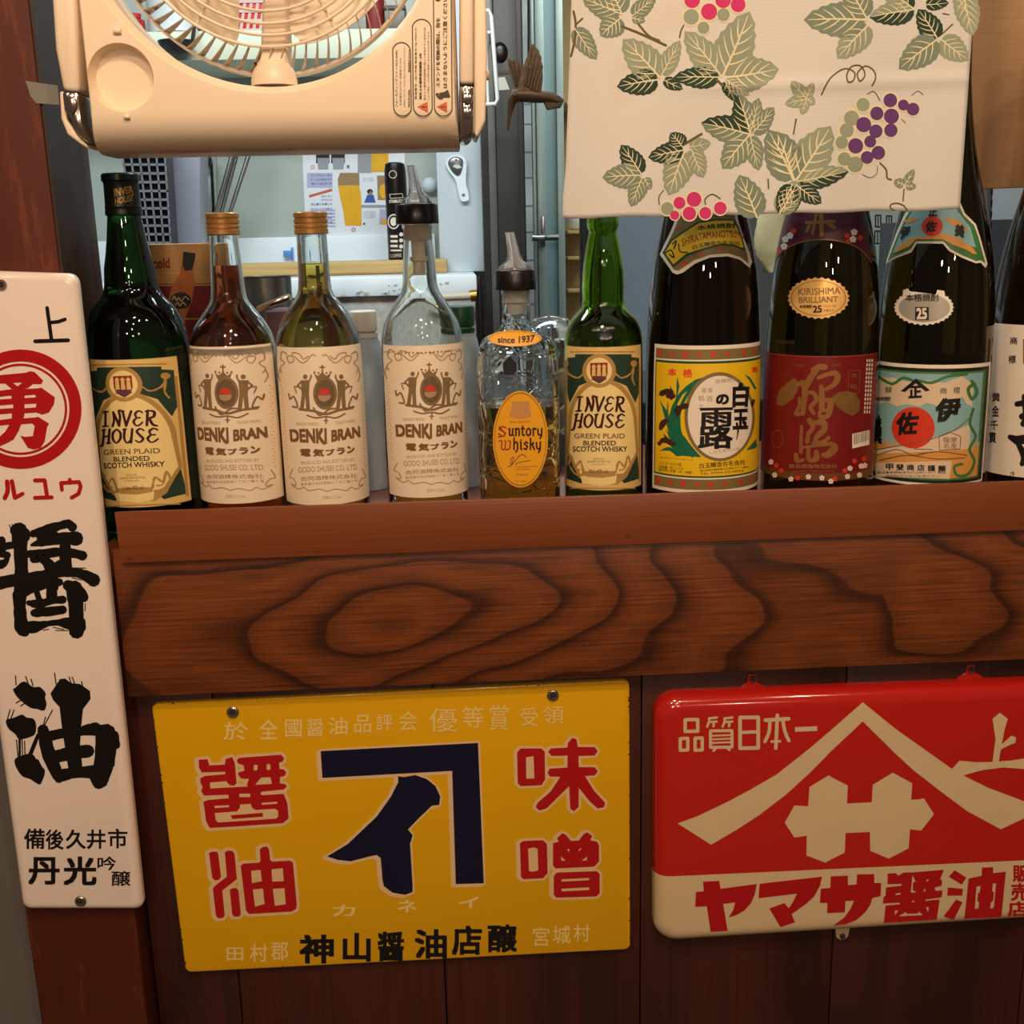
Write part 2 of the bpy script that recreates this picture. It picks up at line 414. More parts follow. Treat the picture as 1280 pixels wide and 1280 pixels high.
t = MB().prism([P(32, 101, -.0056), P(72, 107, -.0056), P(74, 131, -.0056), P(45, 129, -.0056), P(38, 120, -.0056)], (0, .0005, 0)).build('tape_strip', mat('grey_tape', (124, 122, 112), .6), None)
setp(t, 'short piece of grey tape stuck to the edge of the wooden post', 'tape')

# ================================================================ enamel signs
m_enw = mat('white_enamel', (240, 222, 208), .16, spec=.6, vary=.03, scale=9, coat=.5)
m_eny = mat('yellow_enamel', (222, 166, 6), .2, spec=.5, vary=.05, scale=9, coat=.4)
m_enr = mat('red_enamel', (188, 30, 22), .14, spec=.6, vary=.05, scale=9, coat=.6)
m_encr = mat('cream_enamel', (218, 192, 150), .2, vary=.03, coat=.4)
m_cream_ink = mat('cream_paint', (226, 190, 140), .3, vary=.04)
m_cream_thin = mat('faded_cream_paint', (236, 206, 130), .35, vary=.05)
m_ink = mat('black_enamel', (20, 16, 14), .25, vary=.1, coat=.3)
m_navy = mat('navy_enamel', (17, 16, 46), .25, vary=.1, coat=.3)
m_redink = mat('crimson_enamel', (178, 20, 24), .25, vary=.06, coat=.3)
m_steel = mat('screw_steel', (150, 145, 138), .3, .9)
m_rust = mat('dark_rust', (52, 30, 20), .7)
def plate(name, corners, r, depth, inset, back, mats, parent, steps=5, label=None, split=None):
    """pillow-edged enamel plate: corners TL TR BR BL in the plane of the front face"""
    TL, TR, BR, BL = corners; w = (TR-TL).length; h = (BL-TL).length
    def ring(ins, y, rad):
        out = []
        for u, v in rr(ins, ins, w-ins, h-ins, max(.0005, rad), 6):
            a, b = u/w, v/h; p = (TL*(1-a)+TR*a)*(1-b)+(BL*(1-a)+BR*a)*b; out.append(Vector((p.x, y, p.z)))
        return out
    y0 = TL.y; rs = [ring(0, y0+depth+back, r)]
    for k in range(steps+1):
        a = math.pi/2*k/steps; rs.append(ring(inset*(1-math.cos(a)), y0+depth*(1-math.sin(a)), r-inset*(1-math.cos(a))*.6))
    m = MB().rings(rs); o = m.build(name, mats, parent, smooth=35, label=label)
    if split:
        bm = bmesh.new(); bm.from_mesh(o.data); o0 = org(parent); a, b = split
        no = Vector((-(b-a).z, 0, (b-a).x)).normalized()
        if no.z < 0: no = -no
        bmesh.ops.bisect_plane(bm, geom=bm.verts[:]+bm.edges[:]+bm.faces[:], plane_co=a-o0, plane_no=no)
        for f in bm.faces: f.material_index = 1 if (f.calc_center_median()-(a-o0)).dot(no) < 0 else 0
        bm.to_mesh(o.data); bm.free()
    return o
def bolt(name, x, y, Y, r, parent, m=None, dark=None):
    c = P(x, y, Y); b = MB(); b.lathe((0, 0), [(r*.5, -.0), (r, 0), (r, .0012), (r*.8, .0022), (r*.55, .0022), (r*.5, .0008)], 20)
    b.v = [c+Vector((v.x, -v.z, v.y)) for v in b.v]; o = b.build(name, m or m_steel, parent)
    d = MB(); d.lathe((0, 0), [(r*.48, 0), (r*.48, .001), (r*.3, .0016)], 6); d.v = [c+Vector((v.x, -v.z, v.y)) for v in d.v]
    d.build('screw', dark or m_rust, o); return o

# ---- white sign on the post
YW = -.0165
TR, BR, BL = (Vector((q.x, YW, q.z)) for q in (P(97, 342, YW+.006), P(181, 1134, YW+.006), P(30, 1134, YW+.006))); TL = TR+(BL-BR)
ws = thing('enamel_sign', 'tall narrow white enamel sign with black brush characters on the post', 'sign', ((BL.x+BR.x)/2, YW+.011, BL.z))
plate('plate', (TL, TR, BR, BL), .008, .006, .007, .0045, m_enw, ws)
S = Plane(YW)
G = (0, 370, .2109)
pr = Print('lettering', m_ink, ws, S, .0003, G, 'black character in round strokes')
pr.stroke([(279, 70), (305, 260)], 22).stroke([(300, 157), (345, 152), (385, 138)], 21).stroke([(208, 268), (404, 262)], 23).build()
def ring_(p, k, n=64): return [(p[0]+p[2]*k*math.cos(2*math.pi*i/n), p[1]+p[3]*k*math.sin(2*math.pi*i/n)) for i in range(n)]
C = (122, 671, 361, 354)
em = Print('emblem', m_redink, ws, S, .0003, G, 'red ringed emblem with a bold red character')
em.poly(ring_(C, 1), [ring_(C, .80)]); em.poly(ring_(C, .765), [ring_(C, .725)])
em.poly([(150, 455), (180, 445), (205, 450), (255, 500), (245, 522), (195, 522), (165, 545), (140, 550), (215, 548), (245, 543), (325, 600), (320, 640), (290, 690), (250, 703), (215, 690), (145, 695), (140, 725), (205, 720), (225, 715), (290, 755), (278, 780), (265, 860), (240, 900), (200, 910), (165, 900), (120, 828), (150, 835), (195, 830), (205, 770), (190, 755), (125, 760), (110, 800), (80, 850), (40, 872), (0, 890), (-60, 900), (-70, 880), (-10, 840), (30, 805), (55, 762), (-60, 775), (-75, 745), (70, 725), (70, 695), (-40, 705), (-80, 690), (-78, 570), (70, 552), (30, 518), (-60, 522), (-70, 475)],
        [[(75, 515), (132, 512), (105, 535)], [(145, 590), (205, 584), (215, 600), (145, 605)], [(145, 641), (215, 637), (212, 660), (145, 665)],
         [(68, 590), (-20, 598), (-20, 614), (68, 608)], [(78, 642), (-20, 650), (-20, 670), (78, 664)]])
em.build()
pr = Print('lettering', m_redink, ws, S, .0003, G, 'red syllabic letters')
pr.stroke([(42, 1100), (45, 1155), (28, 1197)], 27, 4).stroke([(70, 1098), (88, 1195)], 26).stroke([(90, 1195), (133, 1172)], 24)
pr.stroke([(207, 1093), (264, 1092), (279, 1188)], 24).stroke([(207, 1196), (306, 1193)], 24)
pr.stroke([(413, 1088), (414, 1108)], 22).stroke([(367, 1148), (362, 1108), (468, 1102), (478, 1130), (465, 1172), (424, 1195)], 23)
pr.stroke([(-110, 1112), (-40, 1106), (-72, 1150)], 23).stroke([(-92, 1140), (-60, 1180)], 23).build()
H = (0, 640, .1328)
pr = Print('lettering', m_ink, ws, S, .0003, H, 'bold black brush character')
J = .10
for pts, w in [([(180, 175), (195, 400), (205, 640)], [150, 120, 130]), ([(150, 170), (215, 215)], [110, 130]), ([(15, 265), (15, 350)], [75, 85]), ([(-40, 345), (60, 320), (180, 300)], [60, 65, 70]),
               ([(-40, 395), (70, 405)], [40, 60]), ([(-40, 500), (30, 485), (70, 440)], [90, 70, 40]),
               ([(-60, 690), (60, 655), (350, 605), (520, 570), (700, 570), (800, 595), (880, 640)], [115, 105, 85, 90, 75, 90, 110]),
               ([(310, 205), (450, 160), (560, 130), (640, 110), (680, 140)], [60, 80, 70, 80, 80]), ([(300, 310), (420, 275), (560, 250), (720, 245)], [30, 85, 95, 120]), ([(370, 240), (520, 210)], [50, 60]), ([(690, 280), (740, 270)], [70, 80]),
               ([(280, 395), (400, 395), (560, 375), (700, 390), (775, 410)], [70, 80, 80, 75, 85]), ([(612, 280), (615, 420), (628, 560)], [100, 110, 110]),
               ([(320, 440), (380, 430), (440, 470), (500, 560)], [80, 80, 90, 100]), ([(560, 480), (470, 560)], [60, 90]),
               ([(185, 720), (185, 900), (205, 1080), (240, 1135)], [110, 110, 120, 70]), ([(160, 780), (260, 720), (420, 670), (560, 660)], [90, 110, 90, 70]), ([(640, 690), (720, 740), (790, 805)], [95, 130, 80]),
               ([(700, 720), (715, 900), (720, 1120)], [130, 135, 130]), ([(770, 1030), (775, 1090)], [60, 60]), ([(250, 1085), (330, 1080), (450, 1050), (560, 1040), (660, 1050)], [90, 100, 50, 60, 120]),
               ([(320, 950), (430, 940), (590, 920)], [70, 75, 75]), ([(270, 855), (370, 865), (480, 835), (590, 825)], [50, 75, 60, 75]), ([(335, 720), (370, 830)], [50, 55]), ([(490, 620), (485, 820)], [90, 90]), ([(520, 640), (535, 720)], [60, 30])]:
    pr.stroke(pts, [k*1.1 for k in w], 4, jit=J, seg=9)
for a, b in [((85, 120), (110, 170)), ((112, 115), (140, 155)), ((755, 860), (755, 1025)), ((780, 865), (778, 1030)), ((802, 860), (800, 930)), ((500, 1085), (600, 1105)), ((520, 1115), (640, 1115)), ((400, 1110), (460, 1105)), ((310, 180), (540, 100)), ((680, 525), (805, 528)), ((680, 620), (770, 640)), ((390, 880), (540, 855))]:
    pr.stroke([a, b], 8, seg=5)
pr.build()
I = (0, 840, .125)
pr = Print('lettering', m_ink, ws, S, .0003, I, 'bold black brush character')
for pl in [[(150, 160), (210, 105), (260, 100), (330, 150), (400, 150), (455, 210), (450, 260), (465, 320), (440, 385), (370, 370), (300, 355), (200, 280), (150, 220), (130, 170)],
           [(60, 480), (130, 460), (220, 425), (265, 455), (330, 465), (360, 520), (350, 620), (270, 660), (190, 670), (150, 620), (80, 560)],
           [(145, 880), (190, 845), (300, 815), (350, 850), (380, 920), (450, 985), (410, 1115), (370, 1115), (300, 1070), (220, 1040), (160, 950)]]:
    pr.poly(pl, smooth=3)
pr.poly([(505, 215), (560, 130), (600, 70), (650, 65), (710, 110), (800, 120), (900, 190), (905, 270), (830, 370), (812, 540), (800, 720), (830, 1010), (690, 1010), (650, 760), (620, 560), (595, 350), (530, 280)])
for pts, w in [([(430, 580), (470, 760), (520, 900), (590, 1060)], [110, 130, 130, 100]), ([(500, 640), (640, 610), (830, 590), (950, 570)], [100, 90, 85, 130]), ([(1060, 620), (1050, 850), (1000, 1080)], [200, 190, 160]), ([(1130, 640), (1160, 730)], [110, 80]),
               ([(540, 850), (720, 810), (880, 790)], [120, 130, 120]), ([(590, 1040), (760, 1005), (950, 1000)], [120, 100, 130]), ([(975, 1040), (985, 1110)], [160, 120]), ([(195, 640), (197, 850)], [24, 20]), ([(380, 630), (300, 830)], [36, 40]), ([(360, 900), (410, 1000)], [60, 60])]:
    pr.stroke(pts, [k*1.06 for k in w], 4, jit=.05, seg=9)
for a, b in [((155, 40), (160, 130)), ((255, 45), (280, 110)), ((310, 70), (330, 140)), ((545, 10), (560, 120)), ((690, 50), (712, 115)), ((722, 50), (745, 115)), ((815, 95), (828, 150)), ((100, 375), (72, 480)), ((140, 380), (108, 465)), ((525, 380), (440, 540)), ((455, 450), (430, 540)), ((820, 545), (890, 520)), ((165, 680), (180, 850)), ((220, 670), (225, 830)), ((245, 690), (250, 820)), ((1110, 800), (1120, 940)), ((1150, 800), (1140, 940)), ((160, 310), (230, 270)), ((205, 340), (245, 315))]:
    pr.stroke([a, b], 11, seg=5)
pr.build()
K = (0, 800, .3748)
pr = Print('lettering', m_ink, ws, S, .0003, K, 'small black place and maker characters')
for ch, a, b, c, d in (('備', 80, 629, 150, 697), ('後', 152, 632, 212, 699), ('久', 219, 632, 286, 697), ('井', 289, 632, 353, 697), ('市', 360, 629, 425, 695)): pr.box(ch, a, b, c, d, bold=.018)
pr.box('丹', 94, 724, 199, 816, bold=.028).box('光', 211, 722, 322, 818, bold=.028).box('吟', 325, 722, 387, 768, bold=.014).box('醸', 372, 770, 435, 821, bold=.012)
pr.build()
bolt('screw_washer', 2, 356, YW, .0042, ws); bolt('screw_washer', 101, 1126, YW, .0052, ws)

# ---- yellow sign
YY = .0125
cs = [P(189, 880, YY), P(787, 850, YY), P(788, 1187, YY), P(232, 1216, YY)]
ys = thing('enamel_sign', 'yellow enamel sign with navy emblem and red characters under the apron board', 'sign', ((cs[2].x+cs[3].x)/2, YY+.004, cs[3].z))
plate('plate', cs, .006, .0015, .0015, .0042, m_eny, ys, 3)
S = Plane(YY)
def outlined(pls, T, w, m, label, shift=(0, 0), name='lettering', holes=(), top=()):
    a = Print('outline', m_cream_ink, None, S, .00015, T)
    o = Print(name, m, ys, S, .0003, T, label)
    for pl in pls:
        a.poly(pl); q = [(x+shift[0], y+shift[1]) for x, y in pl]; a.poly(q); a.stroke(pl, w*2.2, closed=True); a.stroke(q, w*2.2, closed=True)
        o.poly(pl)
    ob = o.build(); a.par = ob; a.build()
    if holes:
        h = Print('counter', m_cream_ink, ob, S, .0005, T)
        for pl in holes: h.poly(pl)
        h.build()
    if top:
        h = Print('bar_stroke', m, ob, S, .0007, T)
        for pl in top: h.poly(pl)
        h.build()
outlined([[(75, 180), (80, 270), (110, 325), (380, 318), (380, 345), (150, 365), (95, 390), (95, 440), (120, 490), (105, 540), (140, 590), (415, 580), (418, 620), (180, 640), (130, 660), (150, 800), (160, 880), (200, 960), (540, 940), (1040, 905), (1105, 850), (1090, 680), (1050, 570), (800, 585), (780, 565), (800, 545), (1050, 520), (1085, 485), (1060, 455), (1005, 450), (1005, 380), (1060, 365), (1078, 325), (1050, 290), (1000, 285), (995, 215), (1040, 200), (1052, 160), (1020, 122), (540, 158), (510, 185), (530, 225), (590, 245), (600, 305), (530, 325), (525, 345), (560, 395), (650, 400), (625, 470), (640, 485), (210, 508), (205, 440), (390, 425), (430, 470), (480, 478), (510, 450), (490, 220), (460, 150), (385, 170), (375, 235), (200, 245), (175, 172)]],
         (240, 930, .109375), 30, m_redink, 'red character with a cream outline', (-18, 4),
         holes=[rr(705, 238, 750, 302, 15), rr(853, 230, 896, 297, 15), [(722, 466), (790, 385), (895, 380), (915, 456)], rr(540, 568, 665, 607, 10), [(260, 707), (425, 700), (425, 722), (260, 732)], [(797, 673), (975, 660), (975, 682), (800, 695)],
                [(260, 790), (510, 770), (545, 735), (550, 692), (670, 685), (690, 735), (730, 755), (950, 740), (983, 765), (985, 830), (960, 853), (300, 897), (272, 870)]],
         top=[[(440, 815), (808, 787), (812, 830), (462, 857)]])
outlined([[(110, 260), (150, 240), (210, 242), (225, 270), (258, 550), (235, 590), (180, 595), (150, 565)],
          [(305, 250), (340, 228), (400, 232), (425, 270), (455, 580), (275, 720), (305, 1030), (280, 1060), (220, 1062), (195, 1030), (158, 700), (185, 660), (330, 550)],
          [(365, 710), (400, 690), (450, 690), (475, 720), (503, 1015), (480, 1040), (420, 1042), (395, 1010)],
          [(500, 415), (540, 388), (725, 378), (745, 355), (735, 215), (770, 185), (825, 178), (850, 215), (865, 345), (890, 365), (1110, 352), (1145, 375), (1192, 900), (1180, 950), (1120, 980), (600, 1010), (565, 965)]],
         (250, 1040, .1015625), 33, m_redink, 'red character with a cream outline', (-18, 0),
         holes=[[(630, 478), (745, 468), (762, 605), (640, 630)], [(880, 460), (1018, 445), (1030, 605), (890, 610)], [(650, 708), (775, 697), (795, 885), (678, 920)], [(897, 700), (1040, 692), (1055, 890), (922, 908)]])
outlined([[(35, 170), (60, 142), (205, 142), (228, 165), (230, 360), (205, 398), (60, 405), (40, 385)],
          [(250, 165), (270, 142), (385, 136), (388, 105), (420, 68), (448, 78), (458, 132), (575, 132), (597, 160), (575, 192), (462, 195), (465, 272), (575, 272), (597, 302), (575, 330), (508, 335), (570, 435), (648, 520), (640, 552), (595, 560), (540, 510), (465, 418), (463, 550), (430, 580), (405, 560), (397, 405), (240, 560), (190, 575), (165, 550), (178, 520), (270, 440), (335, 340), (262, 337), (246, 312), (262, 282), (385, 275), (386, 192), (275, 195)]],
         (640, 910, .1798), 15, m_redink, 'red character with a cream outline', (-8, 0), holes=[[(97, 205), (150, 195), (155, 350), (100, 353)]])
outlined([[(55, 800), (80, 785), (215, 780), (243, 805), (248, 1010), (215, 1045), (80, 1052), (62, 1035)],
          [(285, 800), (325, 790), (312, 765), (350, 732), (375, 742), (410, 785), (465, 782), (500, 735), (525, 725), (558, 750), (545, 780), (590, 790), (605, 815), (605, 930), (570, 965), (300, 977), (285, 955)],
          [(290, 1030), (310, 1005), (590, 995), (610, 1015), (610, 1150), (585, 1172), (310, 1180), (290, 1160)]],
         (640, 910, .1798), 15, m_redink, 'red character with a cream outline', (-14, 0),
         holes=[[(112, 840), (150, 830), (178, 840), (182, 990), (150, 998), (118, 995)], [(382, 845), (398, 840), (399, 863)], [(461, 860), (468, 840), (486, 838)], [(340, 893), (372, 923), (345, 922)], [(485, 921), (522, 895), (519, 921)], [(345, 1052), (535, 1043), (535, 1058), (345, 1068)], [(345, 1118), (535, 1108), (537, 1126), (347, 1136)]])
outlined([[(60, 105), (1155, 48), (1195, 1025), (1000, 1030), (975, 243), (72, 292)],
          [(598, 280), (640, 285), (720, 272), (800, 300), (860, 350), (892, 420), (885, 480), (835, 485), (750, 565), (668, 650), (700, 690), (690, 730), (682, 745), (700, 1040), (700, 1085), (650, 1105), (560, 1090), (500, 1045), (490, 1000), (478, 850), (450, 828), (400, 838), (270, 872), (180, 862), (105, 838), (250, 750), (450, 560), (550, 420), (600, 320)]],
         (390, 920, .1796875), 13, m_navy, 'navy emblem of an angle over a syllabic letter, outlined cream', (-18, 10), 'emblem')
A = (170, 840, .3047); B = (480, 840, .3047)
pr = Print('lettering', m_cream_thin, ys, S, .0003, A, 'thin faded cream line of characters')
for ch, a, b, c, d in (('於', 360, 205, 460, 280), ('全', 505, 195, 582, 277), ('國', 612, 195, 680, 268), ('醤', 700, 191, 768, 265), ('油', 790, 185, 868, 258), ('品', 895, 176, 965, 250), ('評', 985, 172, 1052, 242)): pr.box(ch, a, b, c, d, bold=.008)
pr.T = B
for ch, a, b, c, d in (('会', 60, 160, 137, 242), ('優', 185, 150, 300, 246), ('等', 320, 142, 410, 230), ('賞', 432, 135, 510, 240), ('受', 560, 145, 630, 222), ('領', 652, 138, 738, 213)): pr.box(ch, a, b, c, d)
pr.build()
pr = Print('lettering', m_cream_thin, ys, S, .0003, A, 'small faded cream letters')
pr.box('カ', 805, 955, 900, 1002, bold=.02); pr.T = B
pr.box('ネ', 55, 935, 135, 987, bold=.02).box('イ', 305, 922, 390, 970, bold=.02)
for ch, a, b, c, d in (('宮', 612, 1045, 678, 1125), ('城', 692, 1040, 765, 1115), ('村', 778, 1035, 845, 1107)): pr.box(ch, a, b, c, d, bold=.008)
pr.T = A
for ch, a, b, c, d in (('田', 372, 1130, 440, 1185), ('村', 468, 1115, 540, 1190), ('郡', 553, 1110, 625, 1184)): pr.box(ch, a, b, c, d, bold=.012)
pr.build()
pr = Print('lettering', m_ink, ys, S, .0003, A, 'black maker characters along the bottom')
for ch, a, b, c, d in (('神', 670, 1077, 812, 1196), ('山', 848, 1070, 963, 1188), ('醤', 990, 1065, 1100, 1187)): pr.box(ch, a, b, c, d, bold=.032)
pr.T = B
for ch, a, b, c, d in (('油', 125, 1055, 258, 1176), ('店', 278, 1040, 402, 1162), ('醸', 425, 1035, 546, 1152)): pr.box(ch, a, b, c, d, bold=.03)
pr.build()
for x, y in ((291, 890), (691, 869)): bolt('bolt', x, y, YY, .0055, ys)
ch = MB()
for k in range(46):
    e = random.choice((0, 1, 2, 3)); a, b = cs[e], cs[(e+1) % 4]; p = a.lerp(b, random.uniform(.03, .97)) + (sum(cs, Vector())/4-a.lerp(b, .5)).normalized()*.0006
    r = random.uniform(.0005, .0014); ch.rings([[(p.x+r*math.cos(q*1.05), YY-.00012*j, p.z+r*.7*math.sin(q*1.05)) for q in range(6)] for j in (0, 1)])
ch.build('rust_chips', m_rust, ys)

# ---- red sign
YR = -.002
m_redp = m_enr
YQ = YR+.013; TL, BL = P(816, 866, YQ), P(816, 1173, YQ)
cr = [Vector((TL.x, YR, TL.z)), Vector((P(1352, 846, YQ).x, YR, P(1352, 846, YQ).z)), Vector((P(1345, 1140, YQ).x, YR, P(1345, 1140, YQ).z)), Vector((BL.x, YR, BL.z))]
rs_ = thing('enamel_sign', 'red and white enamel sign with white roof-shaped crest at right', 'sign', ((cr[2].x+cr[3].x)/2, .018, cr[3].z))
plate('plate', cr, .022, .014, .015, .0062, [m_enr, m_encr], rs_, 7, split=(P(850, 1095, YR), P(1280, 1075.5, YR)))
S = Plane(YR)
TC, TD = (840, 860, .171875), (1040, 860, .1875)
def jn(T1, a, T2, b): return [(T1[0]+x*T1[2], T1[1]+y*T1[2]) for x, y in a]+[(T2[0]+x*T2[2], T2[1]+y*T2[2]) for x, y in b]
pr = Print('emblem', m_encr, rs_, S, .0003, (0, 0, 1), 'cream roof crest over a lattice mark')
roof = jn(TC, [(285, 1140), (40, 985), (180, 935), (400, 830), (560, 745), (760, 630), (1000, 440), (1170, 295)], TD, [(205, 95), (420, 270), (800, 540), (850, 485), (960, 495), (1070, 493), (1090, 340), (1070, 205), (1118, 165), (1172, 205), (1150, 280), (1132, 375), (1195, 318), (1228, 330), (1222, 365), (1185, 380), (1125, 410), (1112, 490), (1200, 483), (1280, 470), (1380, 445), (1420, 475), (1400, 545), (1280, 540), (1140, 530), (1000, 548), (875, 583), (1040, 665), (1280, 755), (1430, 800), (1125, 942), (900, 820), (725, 690), (590, 585), (545, 550), (430, 445), (205, 222), (145, 280), (0, 415)])
roof += jn(TC, [(1010, 610), (830, 775), (640, 920), (480, 1025)], TD, [])
pr.poly(roof)
pr.poly(jn(TC, [(820, 980), (890, 855), (990, 860), (1000, 720), (1140, 635)], TD, [(0, 597), (105, 650), (100, 770), (265, 762), (272, 645), (405, 565), (535, 635), (528, 745), (575, 743), (612, 735), (680, 842), (595, 950), (520, 942), (510, 1070), (378, 1138), (255, 1085), (253, 960), (90, 967), (85, 1098), (0, 1140)]) + jn(TC, [(1115, 1270), (978, 1218), (980, 1075), (890, 1088)], TD, []))
pr.build()
pr = Print('lettering', m_encr, rs_, S, .0003, TC, 'cream motto characters')
def rc(a, b, c, d, w): pr.stroke([(a, b), (c, b-2), (c, d-2), (a, d)], w, closed=True, seg=8)
rc(96, 231, 187, 316, 25); rc(60, 368, 115, 453, 24); rc(168, 365, 220, 453, 24)
for dx in (0, 113):
    pr.stroke([(268+dx, 221), (326+dx, 215)], 17).stroke([(272+dx, 222), (268+dx, 250), (255+dx, 282)], 17).stroke([(272+dx, 248), (326+dx, 244)], 16).stroke([(305+dx, 246), (302+dx, 278)], 18)
rc(280, 312, 436, 432, 22)
for y in (346, 372, 398): pr.stroke([(285, y+2), (432, y-4)], 13)
pr.stroke([(318, 440), (302, 456)], 18).stroke([(400, 436), (418, 450)], 18)
rc(495, 215, 627, 438, 27); pr.stroke([(500, 324), (625, 318)], 24)
pr.stroke([(680, 234), (848, 224)], 28).stroke([(766, 198), (755, 438)], 26).stroke([(712, 238), (706, 320), (676, 390)], 25, 4).stroke([(806, 235), (820, 310), (850, 384)], 25, 4).stroke([(724, 390), (786, 387)], 18)
pr.stroke([(895, 302), (1056, 295)], 34, flat=True)
pr.build()
TE = (860, 1070, .1640625)
pr = Print('lettering', m_redink, rs_, S, .0003, TE, 'red brand lettering on the white band')
pr.poly([(115, 195), (238, 190), (248, 250), (525, 213), (510, 290), (480, 360), (430, 415), (370, 450), (310, 468), (345, 410), (360, 353), (268, 365), (302, 570), (172, 577), (143, 383), (55, 388), (60, 275), (120, 268)])
pr.poly([(545, 212), (1022, 157), (1005, 230), (960, 310), (900, 365), (790, 443), (815, 505), (705, 543), (620, 400), (735, 358), (768, 398), (800, 350), (830, 287), (538, 322)])
D_ = 1280
pr.poly([(1088, 155), (1218, 150), (1218, 222), (D_+5, 217), (D_+8, 140), (D_+138, 138), (D_+140, 205), (D_+192, 205), (D_+188, 305), (D_+125, 320), (D_+110, 370), (D_+70, 430), (D_, 490), (1200, 520), (1110, 528), (1190, 470), (1240, 400), (1265, 340), (1200, 343), (1195, 430), (1060, 435), (1062, 357), (1005, 357), (1012, 250), (1085, 243)])
pr.T = (1070, 1070, .1640625)
pr.poly([(242, 135), (305, 130), (320, 150), (365, 125), (430, 125), (670, 105), (640, 180), (655, 182), (655, 225), (600, 240), (605, 265), (660, 262), (652, 315), (528, 332), (530, 342), (638, 330), (615, 485), (212, 510), (225, 378), (335, 368), (335, 355), (205, 362), (210, 310), (225, 305), (228, 240), (348, 226), (348, 212), (240, 215)],
        [[(430, 145), (455, 195), (435, 200), (432, 262), (455, 268), (455, 278), (418, 278)], [(300, 285), (340, 280), (340, 293), (302, 297)], [(425, 343), (446, 340), (446, 350), (427, 352)], [(295, 415), (322, 415), (298, 450)], [(532, 390), (555, 388), (550, 430)], [(325, 460), (380, 425), (385, 440), (475, 437), (478, 422), (510, 450)], [(535, 183), (555, 175), (550, 190), (538, 193)], [(510, 270), (530, 245), (528, 270)]])
for pl in [[(752, 108), (842, 165), (805, 218), (708, 158)], [(700, 240), (815, 250), (810, 302), (695, 302)], [(762, 332), (812, 352), (745, 488), (668, 460)]]: pr.poly(pl)
pr.poly([(858, 172), (958, 150), (960, 88), (1045, 85), (1045, 130), (1142, 120), (1108, 465), (826, 478)], [[(918, 232), (950, 228), (945, 272), (930, 285), (925, 345), (938, 350), (935, 398), (905, 403)], [(1042, 210), (1068, 208), (1050, 395), (1022, 400), (1028, 355), (1045, 340), (1052, 275), (1038, 270)]])
pr.box('販', 1195, 66, 1322, 200, bold=.03).box('売', 1180, 205, 1318, 342, bold=.03).box('店', 1155, 345, 1312, 462, bold=.03)
pr.build()
for x, y in ((940, 853), (1213, 841)):
    c = P(x, y, .0165); w = .0155
    MB().prism([c+Vector((a*w, 0, b)) for a, b in ((-1.1, -.012), (-.75, -.004), (-.3, 0), (-.22, .008), (.22, .008), (.3, 0), (.75, -.004), (1.1, -.012))], (0, .0015, 0)).build('hanging_tab', m_enr, rs_, bevel=.0003)
    bolt('screw_washer', x+1, y-8+4, .0162, .0030, rs_)
c = P(1053, 1168, .0165)
MB().prism([c+Vector((a, 0, b)) for a, b in ((-.008, .012), (-.006, -.003), (-.002, -.006), (.002, -.006), (.006, -.003), (.008, .012))], (0, .0015, 0)).build('hanging_tab', m_encr, rs_, bevel=.0003)
bolt('screw_washer', 1053, 1170, .0162, .0030, rs_)
# ================================================================ bottles
m_paper = mat('aged_label_paper', (238, 218, 190), .55, vary=.05, scale=60)
m_paperw = mat('label_paper', (236, 222, 202), .5, vary=.04, scale=60)
m_gold = mat('gold_ink', (176, 136, 66), .35, .5, vary=.15)
m_oldgold = mat('antique_gold_ink', (142, 112, 62), .45, .2, vary=.12)
m_capgold = mat('gold_cap_metal', (236, 176, 108), .32, .38, vary=.08)
m_black = mat('black_print', (24, 18, 16), .5)
m_redpr = mat('red_print', (206, 54, 40), .5)
m_brown = mat('brown_print', (120, 88, 58), .55)
m_brownp = mat('pale_brown_print', (172, 140, 104), .55)
m_cap = mat('dark_green_cap', (20, 30, 24), .32, .2, vary=.1)
m_blackpl = mat('black_plastic', (22, 16, 15), .28, vary=.1)
g_green = glass('green_glass', (150, 190, 52)); g_dgreen = glass('dark_green_glass', (15, 66, 24))
g_clear = glass('clear_glass', (246, 250, 248)); g_brown = glass('dark_brown_glass', (44, 24, 8))
g_olive = glass('olive_brown_glass', (64, 48, 8)); g_amber = glass('amber_liquor', (196, 140, 34), ior=1.34)
g_olv = glass('olive_liquor', (226, 194, 84), ior=1.34); g_whisky = glass('whisky', (222, 172, 66), ior=1.34)
g_redl = glass('red_amber_liquor', (206, 112, 62), ior=1.34)
g_tort = glass('moulded_clear_glass', (246, 250, 250), pattern=44.0)
g_plastic = mat('clear_spout_plastic', (252, 252, 252), .08, trans=.86, ior=1.3)

